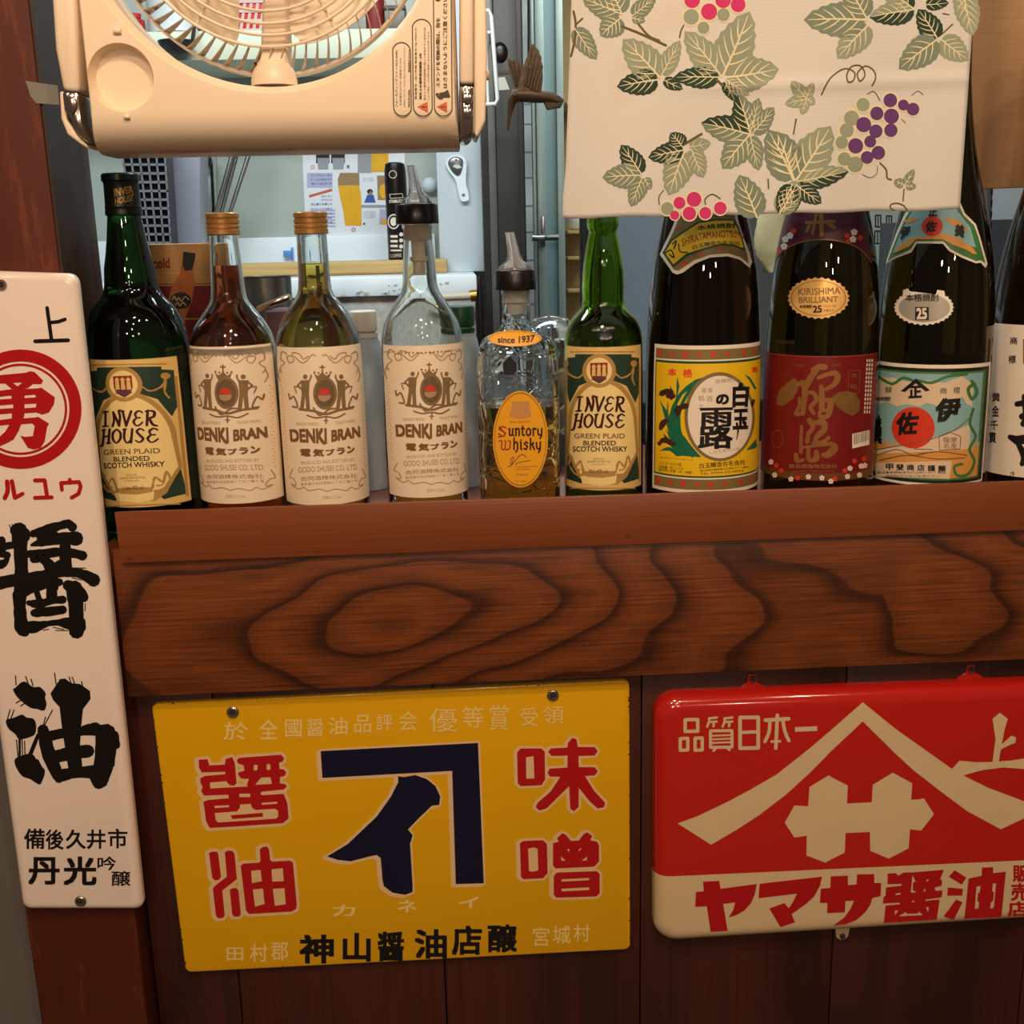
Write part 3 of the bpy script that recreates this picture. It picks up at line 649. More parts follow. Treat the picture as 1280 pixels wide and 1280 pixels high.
class Bottle:
    def __init__(s, name, label, cx, cy, Y0, rows, group='bottles in a row on the bar counter', n=64):
        p = P(cx, cy, Y0); s.ax = (p.x, Y0); prof = []
        for y, hw in rows:
            z = s.zrow(y); w = proj(Vector((p.x, Y0, z)))[2]; prof.append((hw*w/FPX, z))
        s.prof = [q for q in prof if q[1] > SHELF+.004]
        rb = s.prof[-1][0]; s.prof += [(rb, SHELF+.006), (rb*.985, SHELF+.0025), (rb*.93, SHELF+.0003)]
        s.n = n; s.L = Lathe(s.ax, s.prof)
        s.o = thing(name, label, 'bottle', (p.x, Y0, SHELF), group)
    def zrow(s, y):
        lo, hi = .6, 2.2
        for _ in range(40):
            m = (lo+hi)/2
            if proj(Vector((s.ax[0], s.ax[1], m)))[1] > y: lo = m
            else: hi = m
        return lo
    def zf(s, y):                       # height on the front surface at pixel row y
        x = proj(Vector((s.ax[0], s.ax[1], s.zrow(y))))[0]; return s.L.map(x, y, 0).z
    def hw(s, y): w = proj(Vector((s.ax[0], s.ax[1], s.zrow(y)))); return w[0], s.L.rad(s.zrow(y))*FPX/w[2]
    def body(s, m, name='glass_body'): return MB().lathe(s.ax, s.prof, s.n).build(name, m, s.o, smooth=50)
    def shell(s, m, t=.0026, name='glass_body'):
        inn = [(max(.004, r-t), z) for r, z in s.prof if z > SHELF+.008]+[(s.prof[-1][0]-t*1.3, SHELF+.009), (s.prof[-1][0]*.6, SHELF+.008), (.001, SHELF+.012)]
        s.inn = inn; pr = [(.001, SHELF+.004)]+list(reversed(s.prof)) + inn
        return MB().lathe(s.ax, pr, s.n, capa=True, capb=True).build(name, m, s.o, smooth=50)
    def liquid(s, ylev, m, name='liquor', gap=.0002):
        zl = s.zf(ylev) if ylev else s.inn[0][1]; L2 = Lathe(s.ax, s.inn[:-2]); zs = [zl]+[z for r, z in s.inn[:-1] if z < zl-.001]
        return MB().lathe(s.ax, [(max(.002, L2.rad(z)-gap), z+(gap if z < SHELF+.0095 else 0)) for z in zs], s.n).build(name, m, s.o, smooth=50)
    def ringpart(s, name, m, rows, bevel=0, n=None, label=None):       # rows (px row, half width px)
        pr = []
        for y, hw in rows:
            z = s.zrow(y); pr.append((hw*proj(Vector((s.ax[0], s.ax[1], z)))[2]/FPX, z))
        return MB().lathe(s.ax, pr, n or s.n).build(name, m, s.o, smooth=35, bevel=bevel, label=label)
    def patch(s, name, m, tha, thb, za, zb, off=.00018, label=None, parent=None, nu=40, nv=10, zfun=None, scallop=0):
        m_ = MB(); vs = []
        for j in range(nv+1):
            for i in range(nu+1):
                th = lerp(tha, thb, i/nu); z = lerp(za, zb, j/nv)
                if scallop: z += (scallop*(abs(math.sin(i*1.57))-.5) if j in (0, nv) else 0)
                vs.append(s.L.at(th, z, off))
        m_.add(vs, [(j*(nu+1)+i, j*(nu+1)+i+1, (j+1)*(nu+1)+i+1, (j+1)*(nu+1)+i) for j in range(nv) for i in range(nu)])
        return m_.build(name, m, parent or s.o, smooth=180, label=label)
def spout(b, x, yc0, yc1, hwc, tip, w0, base_y):
    """pouring spout: black collar with a clear tilted snout above"""
    b.ringpart('spout_collar', m_blackpl, [(yc0, hwc*.92), (yc0+2, hwc*.97), (yc1-1, hwc), (yc1, hwc*.97)], bevel=.0006)
    zt = b.zrow(yc0); A = Vector((b.ax[0], b.ax[1], zt)); T = P(tip[0], tip[1], b.ax[1]); w = proj(A)[2]
    cen = [(0, 0, w0), (.10, 0.0, w0*.93), (.24, .04, w0*.5), (.45, .25, w0*.36), (.7, .58, w0*.31), (1, 1, w0*.27)]
    pts = []; rs = []
    for f, g, r in cen: pts.append(A+Vector(((T.x-A.x)*g, 0, (T.z-A.z)*f))); rs.append(r*w/FPX)
    m_ = MB(); rings = [[p+Vector((r*math.cos(a), r*math.sin(a), 0)) for a in [2*math.pi*k/20 for k in range(20)]] for p, r in zip(pts, rs)]
    inner = [[p+Vector((r*.55*math.cos(a), r*.55*math.sin(a), -.0005)) for a in [2*math.pi*k/20 for k in range(20)]] for p, r in zip(pts, rs)]
    m_.rings(rings+inner[::-1], True, True, True).build('pouring_snout', g_plastic, b.o, smooth=50)
def D(*a): return math.radians(a[0])

# ---- scotch bottles: one label design, traced on the smaller bottle
m_lab_or = mat('scotch_label_border', (222, 186, 112), .45, vary=.05); m_lab_cr = mat('scotch_label_cream', (240, 212, 142), .5, vary=.03)
m_tart = mat('tartan_green_print', (34, 58, 44), .5, vary=.35, scale=140); m_tan = mat('tan_print', (176, 138, 76), .5, vary=.1)
m_plum = mat('plum_ink', (58, 16, 22), .5); m_olivei = mat('olive_ink', (112, 96, 44), .5)
CELT = {'I': [[(.5, 0), (.5, 1)], [(.2, .02), (.8, 0)], [(.2, 1), (.8, .98)]],
        'N': [[(.15, 1.0), (.3, .6), (.2, .05)], [(.2, .05), (.55, .5), (.85, .98)], [(.85, .98), (.95, .4), (.8, -.02), (1.05, -.05)]],
        'V': [[(.05, .0), (.45, 1)], [(.45, 1), (.95, .02)], [(-.08, .03), (.2, 0)]],
        'e': [[(.9, .12), (.55, 0), (.2, .2), (.35, .45), (.7, .47)], [(.35, .47), (.05, .72), (.3, 1), (.65, .97), (.95, .78)]],
        'R': [[(.25, 0), (.2, 1)], [(.05, .05), (.4, 0), (.85, .1), (.8, .42), (.3, .52)], [(.4, .52), (.75, .95), (1.15, 1.05)]],
        'H': [[(.3, 0), (.22, .7), (.12, 1.12), (-.1, 1.2)], [(.9, 0), (.78, 1)], [(.25, .52), (.85, .48)], [(.1, .05), (.45, 0)], [(.6, 1), (.98, .97)]],
        'O': [[(.5, 0), (.12, .25), (.1, .7), (.45, 1), (.85, .72), (.88, .28), (.5, 0)]],
        'U': [[(.15, .02), (.1, .65), (.35, 1), (.72, .9), (.85, .6)], [(.9, .02), (.8, 1)], [(-.02, .04), (.3, 0)]],
        'S': [[(.85, .14), (.5, 0), (.18, .2), (.5, .5), (.8, .76), (.45, 1), (.08, .86)]]}
def celtic(pr, word, x0, y0, x1, h, w, slant=.1):
    n = len(word); cw = (x1-x0)/n
    for k, ch in enumerate(word):
        for st in CELT[ch]:
            pts = [(x0+k*cw+px*cw*.86-(py-.5)*h*slant, y0+py*h) for px, py in st]
            pr.stroke(pts, [w*(1.15 if abs(pts[min(i+1, len(pts)-1)][1]-pts[max(0, i-1)][1]) > h*.3 else .75) for i in range(len(pts))], 4 if len(pts) > 2 else 0, seg=7)
def scotch_label(b, th0, half, y0, y1, strength):
    z0, z1 = b.zf(y0), b.zf(y1)
    lab = b.patch('label', m_lab_or, th0-half, th0+half, z0, z1, nu=80, scallop=.0006)
    zr = b2.zf(434), b2.zf(613)
    def pp(n, m, off, label=None): return Print(n, m, lab, LabelMap(b2.L, D(-1), D(71), zr, b.L, th0, half, (z0, z1)), off, (570, 260, .3045), label)
    p = pp('tartan_border', m_tart, .0003)
    p.poly([(458, 615), (490, 612), (490, 600), (720, 600), (720, 612), (750, 615), (750, 760), (735, 800), (700, 730), (602, 690), (505, 730), (468, 800), (458, 760)])
    for sx in (1, -1):
        q = lambda x: 602+sx*(x-602)
        p.poly([(q(742), 985), (q(752), 1110), (q(690), 1130), (q(660), 1100), (q(700), 1060)])
    p.build()
    p = pp('panel', m_tan, .00036)
    arch = lambda k: [(602+138*k*math.cos(a), 880+185*k*math.sin(a)*1.0) for a in [math.radians(200+(140)*i/24) for i in range(25)]]
    outer = [(455, 1000), (462, 900)]+[(602+140*math.cos(a), 880-182*math.sin(a)) for a in [math.radians(178-176*i/28) for i in range(29)]]+[(742, 900), (748, 1000), (700, 1105), (660, 1135), (545, 1135), (505, 1105)]
    p.poly(outer)
    for y in (590, 1150): p.stroke([(470, y), (735, y)], 5, flat=True)
    for x in (452, 752): p.stroke([(x, 640), (x, 1120)], 6, flat=True)
    p.build()
    p = pp('cream_oval', m_lab_cr, .00042)
    inner = [(466, 1000), (474, 900)]+[(602+126*math.cos(a), 886-168*math.sin(a)) for a in [math.radians(178-176*i/28) for i in range(29)]]+[(730, 900), (738, 1000), (695, 1085), (655, 1100), (655, 1080), (520, 1080), (520, 1110), (508, 1085)]
    p.poly(inner); p.poly([(510, 1090), (540, 1103), (602, 1108), (660, 1098), (655, 1130), (602, 1142), (520, 1130)]); p.build()
    p = pp('crest', m_tan, .00048); p.ell(588, 668, 68, 70)
    for sx in (1, -1):
        q = lambda x: 590+sx*(x-590)
        p.stroke([(q(655), 680), (q(680), 697), (q(715), 680), (q(728), 650)], 7, 4, jit=.3); p.ell(q(728), 638, 13); p.stroke([(q(728), 660), (q(722), 700), (q(732), 725)], 6, 3, jit=.3)
        p.stroke([(q(655), 1085), (q(668), 1040), (q(690), 1060), (q(705), 1020), (q(715), 1050)], 8, 4, jit=.4); p.stroke([(q(660), 1095), (q(690), 1090), (q(710), 1060)], 9, 3, jit=.4); p.stroke([(q(672), 1075), (q(690), 1070), (q(700), 1040)], 6, 3, jit=.4)
    p.build()
    p = pp('crest_field', m_lab_cr, .00054); p.ell(588, 668, 52, 54); p.build()
    p = pp('shield', mat('shield_red', (140, 36, 32), .5, vary=.2, scale=300), .0006)
    p.poly([(552, 636), (622, 634), (622, 680), (612, 705), (588, 720), (562, 705), (552, 682)]); p.build()
    p = pp('shield_device', m_lab_or, .00066)
    for x in (566, 587, 608): p.poly([(x-8, 690), (x-6, 655), (x-9, 650), (x, 640), (x+9, 650), (x+6, 655), (x+8, 690)])
    p.build()
    p = pp('shield_waves', mat('slate_print', (52, 62, 70), .5), .0007)
    for y in (694, 704): p.stroke([(558, y), (570, y-4), (580, y+2), (592, y-4), (604, y+2), (616, y-3)], 4, 2)
    p.poly([(568, 709), (608, 709), (588, 720)]); p.build()
    p = pp('brand_lettering', m_plum, .00055, 'dark plum brand lettering')
    celtic(p, 'INVeR', 490, 775, 694, 58, 8.5); celtic(p, 'HOUSe', 484, 846, 698, 54, 8.5); p.build()
    p = pp('lettering', m_olivei, .00055, 'small olive lettering'); p.box('GREEN PLAID', 487, 925, 692, 946, bold=.012)
    p.box('DISTILLED', 566, 1026, 606, 1033).box('BLENDED AND BOTTLED', 540, 1037, 634, 1044).box('IN SCOTLAND', 558, 1049, 612, 1055)
    p.box(strength, 546, 1072, 624, 1088, bold=.01); p.build()
    p = pp('lettering', m_black, .00055, 'small dark lettering'); p.box('BLENDED', 524, 955, 656, 974, bold=.016).box('SCOTCH WHISKY', 482, 978, 702, 1000, bold=.016); p.build()
    return lab
b = Bottle('whisky_bottle', 'tall dark green scotch bottle with black screw cap beside the white sign', 178, 492, .068,
           [(264, 20), (272, 20.5), (300, 24), (318, 27), (336, 30.5), (350, 31.5), (358, 32.5), (366, 35), (373, 40), (380, 46.5), (388, 52), (396, 56), (406, 59), (420, 61), (440, 62.2), (520, 63), (632, 62.5), (655, 62)])
b.body(g_dgreen)
cp = b.ringpart('screw_cap', m_cap, [(217, 21.5), (219, 23), (226, 23.2), (228, 21.4), (231, 21), (257, 21.6), (259, 22.4), (261, 21.7), (264, 22.4), (269, 22.4), (270, 21)])
cs_ = Lathe(b.ax, [(v.co.xy.length, v.co.z+SHELF) for v in cp.data.vertices]); cs_.grid = 2
p = Print('cap_lettering', m_gold, cp, cs_, .0004)
p.quad('INVER', (141.5, 236), (165, 232), (167, 241), (143, 246), bold=.03, shear=.1).quad('HOUSE', (143, 248), (167.5, 242), (166, 251), (143.5, 256), bold=.03, shear=.1)
p.build()
b2 = Bottle('whisky_bottle', 'smaller open green scotch bottle under the cloth, beside the yellow-label whisky', 754.3, 500, .072,
            [(270, 17.5), (273, 19.5), (278, 20), (283, 19.8), (287, 18), (290, 17.2), (300, 19.5), (321, 23.2), (340, 25.5), (360, 26.2), (374, 25.9), (381, 26.6), (386, 29.5), (391, 34), (397, 39), (403, 43), (412, 46.7), (424, 48.4), (445, 48.9), (610, 48.6), (640, 48)])
b2.shell(g_green, .003); scotch_label(b, D(-15), D(60), 449, 633, '1 Litre 40% vol'); scotch_label(b2, D(-1), D(71), 434, 613, '70cl 40% vol')
b2.liquid(384, glass('straw_scotch', (216, 190, 90), ior=1.34))

# ---- three brandy bottles with the same cream label
def brandy_label(b, th0, y0, y1):
    z0, z1 = b.zf(y0), b.zf(y1); half = D(78)
    lab = b.patch('label', m_paper, th0-half, th0+half, z0, z1, nu=70)
    zr = bref.zf(434), bref.zf(631)
    def pp(n, m, off=.0003, label=None): return Print(n, m, lab, LabelMap(bref.L, D(2), D(78), zr, b.L, th0, half, (z0, z1)), off, (345, 430, .15625), label)
    p = pp('scroll_border', m_brownp)
    for sx in (1, -1):
        q = lambda x: 345+sx*(x-345)
        for pts in ([(q(372), 95), (q(400), 85), (q(440), 130), (q(480), 150), (q(540), 100)], [(q(430), 95), (q(470), 120), (q(500), 80), (q(560), 70), (q(545), 130), (q(580), 150), (q(600), 100), (q(560), 95)],
                    [(q(600), 80), (q(640), 60), (q(650), 120), (q(620), 150), (q(655), 190), (q(640), 230)], [(q(655), 200), (q(668), 250), (q(652), 300)]): p.stroke(pts, 8, 4, seg=5)
    for sx in (1, -1):
        q = lambda x: 412+sx*(x-412)
        for pts in ([(q(690), 1000), (q(712), 1060), (q(680), 1080), (q(660), 1130), (q(700), 1120)], [(q(690), 1130), (q(640), 1160), (q(600), 1145), (q(560), 1172), (q(480), 1160), (q(412), 1178)]): p.stroke(pts, 7, 4, seg=5)
    for x0_, x1_ in ((45, 95), (682, 706)):
        for k in range(24): p.ell(lerp(x0_, x1_, k/23)+(5 if k % 2 else -3), 330+k*28, 4, n=6)
    p.build()
    e = pp('crest', mat('crest_brown', (132, 106, 70), .55, vary=.25, scale=200), .00034, 'brown coat of arms between two figures')
    e.ell(392, 395, 95, 130); e.poly([(302, 232), (335, 255), (370, 225), (405, 255), (440, 228), (420, 295), (330, 295)]); e.stroke([(370, 170), (370, 225)], 12); e.stroke([(352, 186), (388, 186)], 12)
    for k in range(5): e.ell(308+k*32, 226+(6 if k in (1, 3) else 0), 9, n=8)
    for sx, cx in ((-1, 235), (1, 520)):
        e.ell(cx, 262, 18, 20, n=12); e.poly([(cx-35, 290), (cx+35, 288), (cx+30, 400), (cx+38, 520), (cx+8, 520), (cx, 420), (cx-12, 520), (cx-42, 522), (cx-28, 400)])
        e.stroke([(cx-sx*-30, 300), (cx+sx*60, 330), (cx+sx*22, 370)], 14); e.stroke([(cx-sx*30, 300), (cx-sx*45, 265), (cx-sx*45, 250)], 13)
        e.stroke([(cx+sx*130, 400), (cx+sx*120, 440), (cx+sx*90, 420), (cx+sx*60, 500), (cx+sx*100, 500)], 13, 4); e.stroke([(cx+sx*70, 390), (cx+sx*85, 340), (cx+sx*60, 345)], 9, 4)
    e.stroke([(190, 520), (300, 535), (400, 560), (500, 530), (610, 510)], 20, 4); e.stroke([(250, 570), (320, 590), (400, 580), (480, 590), (550, 555)], 12, 4); e.stroke([(300, 510), (350, 570), (430, 520), (500, 520)], 14, 4); e.stroke([(400, 580), (400, 632)], 12); e.stroke([(385, 612), (415, 612)], 10)
    e.build()
    p = pp('crest_field', mat('crest_dark', (106, 84, 56), .55, vary=.3, scale=200), .0004)
    p.ell(392, 395, 76, 108); p.build()
    p = pp('rising_sun', m_redpr, .00046); p.poly([(385, 405)]+[(385+(56 if k % 2 else 42)*math.cos(math.radians(180+k*180/16)), 405+(58 if k % 2 else 44)*math.sin(math.radians(180+k*180/16))) for k in range(17)]); p.build()
    p = pp('crest_hills', m_brownp, .00046); p.poly([(332, 412), (440, 408), (425, 445), (385, 462), (345, 448)]); p.build()
    p = pp('brand_lettering', mat('brandy_brown_ink', (122, 88, 46), .5), .0003, 'bold brown brand lettering')
    p.quad('DENKI', (108, 682), (405, 672), (408, 800), (118, 782), bold=.045).quad('BRAN', (442, 688), (668, 655), (674, 745), (442, 785), bold=.045)
    p.stroke([(375, 770), (388, 806)], 16, flat=True)
    for c_, a_, q_, d_, e_ in (('電', 195, 838, 280, 900), ('気', 295, 838, 385, 900), ('ブ', 395, 838, 470, 892), ('ラ', 485, 828, 550, 885), ('ン', 565, 815, 628, 875)): p.box(c_, a_, q_, d_, e_, bold=.05)
    p.build()
    p = pp('lettering', m_brownp, .0003, 'small faded brown lettering')
    p.quad('REGISTERED', (165, 628), (342, 628), (344, 650), (167, 652)).quad('TRADE MARK', (468, 620), (630, 600), (632, 624), (470, 645))
    p.quad('PRODUCED AND BOTTLED BY', (200, 940), (622, 912), (624, 938), (202, 966)).quad('GODO SHUSEI CO. LTD.', (178, 985), (652, 960), (656, 1005), (182, 1030), bold=.006)
    p.quad('合同酒精株式会社', (195, 1062), (645, 1035), (648, 1070), (198, 1098), bold=.01).quad('東京都中央区銀座六丁目二番十号', (195, 1112), (650, 1080), (652, 1103), (198, 1135))
    p.quad('正味七二〇ml', (370, 1215), (520, 1208), (522, 1235), (372, 1242)); p.build()
def brandy(label, cx, cy, rows, neck_rows):
    return Bottle('brandy_bottle', label, cx, cy, .066, rows, 'cream-label brandy bottles on the bar counter')
CAPR = lambda y0, h: [(y0, h-1.2), (y0+1.5, h), (y0+6, h), (y0+7.5, h-1.8), (y0+9, h), (y0+13, h), (y0+14.5, h-1.6), (y0+16, h), (y0+19, h), (y0+20.2, h-1.4), (y0+21.5, h), (y0+27, h), (y0+28, h-1.5)]
R1 = [(293, 17.2), (298, 17.4), (331, 19.4), (352, 20.4), (365, 21.2), (374, 22.5), (380, 25.5), (386, 30), (392, 34.5), (399, 39.5), (407, 44.5), (416, 48.6), (424, 51), (433, 52.6), (446, 53.4), (540, 53.6), (632, 52.4), (650, 52)]
b = bref = brandy('gold-capped brandy bottle of olive amber liquor, second of the gold-capped pair', 402, 492,
           [(292, 18.6), (298, 18.8), (331, 19.4), (350, 20), (361, 20.8), (367, 22.5), (373, 26), (379, 30.5), (386, 35.5), (394, 40.5), (402, 44.6), (412, 48.6), (422, 51), (432, 52.4), (446, 53), (540, 53), (632, 51.6), (650, 51)], None)
b.shell(g_clear); b.liquid(329, g_olv); b.ringpart('screw_cap', m_capgold, CAPR(265, 21)); brandy_label(b, D(2), 434, 631)
b = brandy('gold-capped brandy bottle of dark red-amber liquor beside the dark green bottle', 295.5, 489, R1, None)
b.shell(g_clear); b.liquid(332, g_redl); b.ringpart('screw_cap', m_capgold, CAPR(266, 20.6)); brandy_label(b, D(-15.5), 433, 629)
b = brandy('clear brandy bottle nearly empty, with a black-collared pouring spout', 530.5, 492,
           [(279, 19), (284, 19.6), (288, 17.4), (300, 17.8), (331, 20.4), (350, 21.2), (358, 22), (365, 24.2), (372, 28.6), (379, 33), (386, 37.4), (394, 42), (402, 46), (412, 48.8), (422, 50.3), (436, 51.2), (540, 51.2), (632, 49.8), (650, 49.4)], None)
b.shell(g_clear); b.liquid(622, g_olv); brandy_label(b, D(7), 432, 622)
b.ringpart('spout_stopper', mat('cork_plastic', (246, 232, 206), .4), [(281, 15.5), (300, 14.6), (301, 9), (320, 8.6), (321, 11), (326, 11), (327, 8), (344, 7.4)], label='pale ribbed stopper inside the neck')
spout(b, 523, 255, 280, 27, (513.5, 207), 20, 254)

# ---- square whisky bottle
bx, by = 648, 520; YS = .062
p0 = P(bx, by, YS); wk = thing('whisky_bottle', 'square clear whisky bottle with yellow oval label and pouring spout, half full', 'bottle', (p0.x, YS, SHELF), 'bottles in a row on the bar counter')
class Kaku: pass
kb = Bottle.__new__(Bottle); kb.ax = (p0.x, YS); kb.n = 32; kb.o = wk; kb.L = None
def krow(y, hw): z = kb.zrow(y); return z, hw*proj(Vector((p0.x, YS, z)))[2]/FPX
front = math.atan2(CAM.y-YS, CAM.x-p0.x)
def sq(z, r, pw, n=48):
    out = []
    for i in range(n):
        a = 2*math.pi*i/n; c, s_ = math.cos(a), math.sin(a); k = (abs(c)**pw+abs(s_)**pw)**(-1/pw)
        x, y = r*k*s_, -r*k*c; f = front+math.pi/2
        out.append(Vector((p0.x+x*math.cos(f)-y*math.sin(f), YS+x*math.sin(f)+y*math.cos(f), z)))
    return out
KR = [(362, 17.5, 2), (367, 18, 2), (370, 17, 2), (396, 18, 2), (407, 19.5, 2.1), (413, 23, 2.3), (417, 30, 2.7), (420, 37, 3.2), (424, 42.5, 3.8), (430, 46, 4.4), (438, 48, 5), (452, 49.4, 5.5), (470, 50, 5.5), (600, 49.6, 5.5), (625, 49, 5.5), (640, 48.6, 5.5)]
pts = [(krow(y, h), pw) for y, h, pw in KR]; pts = [q for q in pts if q[0][0] > SHELF+.003]+[((SHELF+.0004, pts[-1][0][1]*.97), 5.5)]
ou = [sq(z, r, pw) for (z, r), pw in pts]
inn = [sq(z, r-.003, pw) for (z, r), pw in pts if z > SHELF+.01]+[sq(SHELF+.008, pts[-1][0][1]-.004, 5)]
MB().rings(ou[::-1]+inn, True, True, True).build('glass_body', g_tort, wk, smooth=50)
zl = krow(503, 1)[0]
lq = [sq(zl, krow(503, 49.8)[1]-.0032, 5.5)]+[sq(z, r-.0032, pw) for (z, r), pw in pts if SHELF+.01 < z < zl-.002]+[sq(SHELF+.0083, pts[-1][0][1]-.0045, 5)]
MB().rings(lq, True, True, True).build('whisky', g_whisky, wk, smooth=50)
kb.ringpart('spout_stopper', mat('milky_stopper', (250, 244, 230), .35), [(361, 16.5), (378, 15), (380, 12), (392, 10)])
spout(kb, 640, 337, 362, 26, (637, 290), 21, 336)
class Face:                             # flat front face of the square bottle
    grid = 0
    def map(s, x, y, off):
        nrm = Vector((math.cos(front), math.sin(front), 0)); z_, r_ = krow(520, 49.9); q = Vector((p0.x, YS, 0))+nrm*(r_+off); d = ray(x, y)
        return CAM+d*((q-CAM).dot(nrm)/d.dot(nrm))
FK = Face(); KT = (600, 480, .1094)
m_yel = mat('yellow_label', (232, 162, 22), .45, vary=.05)
lab = Print('label', m_yel, wk, FK, .0006, KT, 'yellow oval label'); lab.ell(462, 630, 315, 552, n=56); lab = lab.build()
p = Print('label_border', m_gold, lab, FK, .0008, KT); p.ell(462, 630, 298, 535, n=56, hole=.975); p.build()
p = Print('faded_crest', mat('faded_crest_print', (196, 138, 78), .5, vary=.15, scale=300), lab, FK, .0008, KT); p.poly([(370, 200), (560, 200), (590, 370), (460, 398), (335, 372)]); p.build()
BLK = {'u': [[(.1, .3), (.25, .25), (.22, .9), (.4, 1)], [(.75, .25), (.72, .85), (.9, 1)], [(.4, 1), (.72, .85)]], 'n': [[(.1, .3), (.25, .25), (.22, 1)], [(.25, .35), (.6, .22), (.78, .4), (.75, 1)]],
       't': [[(.4, .0), (.35, .85), (.6, 1), (.8, .9)], [(.1, .27), (.75, .25)]], 'o': [[(.5, .22), (.15, .45), (.18, .85), (.5, 1), (.82, .8), (.8, .4), (.5, .22)]], 'r': [[(.15, .3), (.3, .25), (.28, 1)], [(.3, .35), (.6, .2), (.8, .35)]],
       'y': [[(.15, .28), (.15, .8), (.4, .95), (.75, .85)], [(.8, .22), (.75, 1), (.5, 1.3)]], 'h': [[(.2, -.15), (.18, 1)], [(.2, .4), (.6, .22), (.8, .45), (.75, 1), (.5, 1.25)]],
       'i': [[(.3, .25), (.5, .3), (.45, .9), (.7, 1)], [(.45, .02), (.5, .05)]], 's': [[(.8, .35), (.5, .22), (.2, .4), (.75, .7), (.5, 1), (.15, .9)]], 'k': [[(.2, -.15), (.18, 1)], [(.2, .55), (.7, .3), (.5, .55), (.85, 1)]],
       'S': [[(.95, .15), (.55, .0), (.15, .25), (.85, .6), (.75, .92), (.1, 1)], [(.2, .05), (.9, .75)], [(.1, .7), (.5, .9)]], 'W': [[(-.05, .12), (.12, .02), (.22, .12), (.16, .8), (.3, 1), (.48, .86)], [(.42, .02), (.54, .1), (.48, .86), (.66, 1), (.9, .8)], [(.76, .02), (.94, .12), (.9, .8)]]}
def black(pr, word, x0, y0, x1, h, w):
    ws = {'S': 1.3, 'W': 1.6, 'i': .6, 't': .75, 'r': .8}; tot = sum(ws.get(c, 1) for c in word); x = x0
    for c in word:
        cw = (x1-x0)*ws.get(c, 1)/tot
        for st in BLK[c]: pr.stroke([(x+a*cw*.95, y0+b_*h) for a, b_ in st], w, seg=6)
        x += cw
m_dkred = mat('dark_red_ink', (150, 44, 28), .5)
p = Print('brand_initial', m_dkred, lab, FK, .0008, KT, 'red blackletter capitals'); black(p, 'S', 200, 482, 308, 122, 15); black(p, 'W', 222, 642, 362, 112, 14); p.build()
p = Print('brand_lettering', m_plum, lab, FK, .0008, KT, 'dark blackletter brand lettering'); black(p, 'untory', 322, 482, 724, 108, 19); black(p, 'hisky', 376, 636, 708, 112, 19); p.build()
p = Print('lettering', m_brown, lab, FK, .0008, KT)
p.text('FINE QUALITY', 345, 450, 578, 446, 26).text('THE WORLD FAMOUS SUNTORY WHISKY', 410, 955, 655, 950, 16).text('A BLEND OF WHISKIES', 410, 984, 570, 980, 15).text('Original', 410, 1055, 545, 1048, 30).text('ウイスキー', 405, 1125, 550, 1120, 24)
p.stroke([(320, 945), (355, 930), (385, 840), (360, 850), (350, 930), (400, 880), (450, 820), (500, 808), (528, 840)], 9, 4).stroke([(400, 925), (440, 895), (470, 895), (500, 885), (575, 872)], 8, 3); p.build()
class Neck:                             # sloping shoulder band of the square bottle
    grid = 2.5
    def map(s, x, y, off):
        nrm = Vector((math.cos(front), math.sin(front), 0)); k = (y-411)/(434-411); r_ = krow(lerp(413, 436, max(0, min(1, k))), lerp(30, 47.5, min(1, max(0, k))**.55))[1]
        d = ray(x, y); q = Vector((p0.x, YS, 0))+nrm*(r_+off-.0008*((x-642)/30)**2*2); return CAM+d*((q-CAM).dot(nrm)/d.dot(nrm))
p = Print('neck_label', m_yel, wk, Neck(), .0016, label='small yellow oval label on the shoulder'); p.ell(643.5, 423, 33.5, 10); nl = p.build()
p = Print('neck_label_border', m_gold, nl, Neck(), .0019); p.ell(643.5, 423, 32.5, 9.2, hole=.95); p.build()
p = Print('neck_lettering', m_plum, nl, Neck(), .0019); p.quad('since 1937', (622, 420.5), (668.5, 418), (668, 427), (622, 428.5), bold=.03, sag=1.2); p.build()

# ---- four big bottles at the right
BIG = [(20, 21), (60, 22), (110, 24), (150, 28), (190, 34), (215, 39), (240, 45), (265, 51), (290, 56.5), (315, 61), (340, 64.5), (370, 67.3), (400, 69), (430, 70), (470, 70.6), (610, 69.6), (640, 69)]
def shochu(label, cx, cy, Y0, m, dh=0, k=1.0, rows=None):
    b = Bottle('shochu_bottle', label, cx, cy, Y0, [(y+dh, h*k) for y, h in (rows or BIG)], 'large shochu bottles at the right end of the row'); b.body(m)
    zt = b.zrow(22+dh); r = b.prof[0][0]
    MB().lathe(b.ax, [(r*.9, zt+.026), (r*1.08, zt+.025), (r*1.1, zt+.001), (r, zt-.004)], 40).build('bottle_cap', m_blackpl, b.o, bevel=.0006); return b
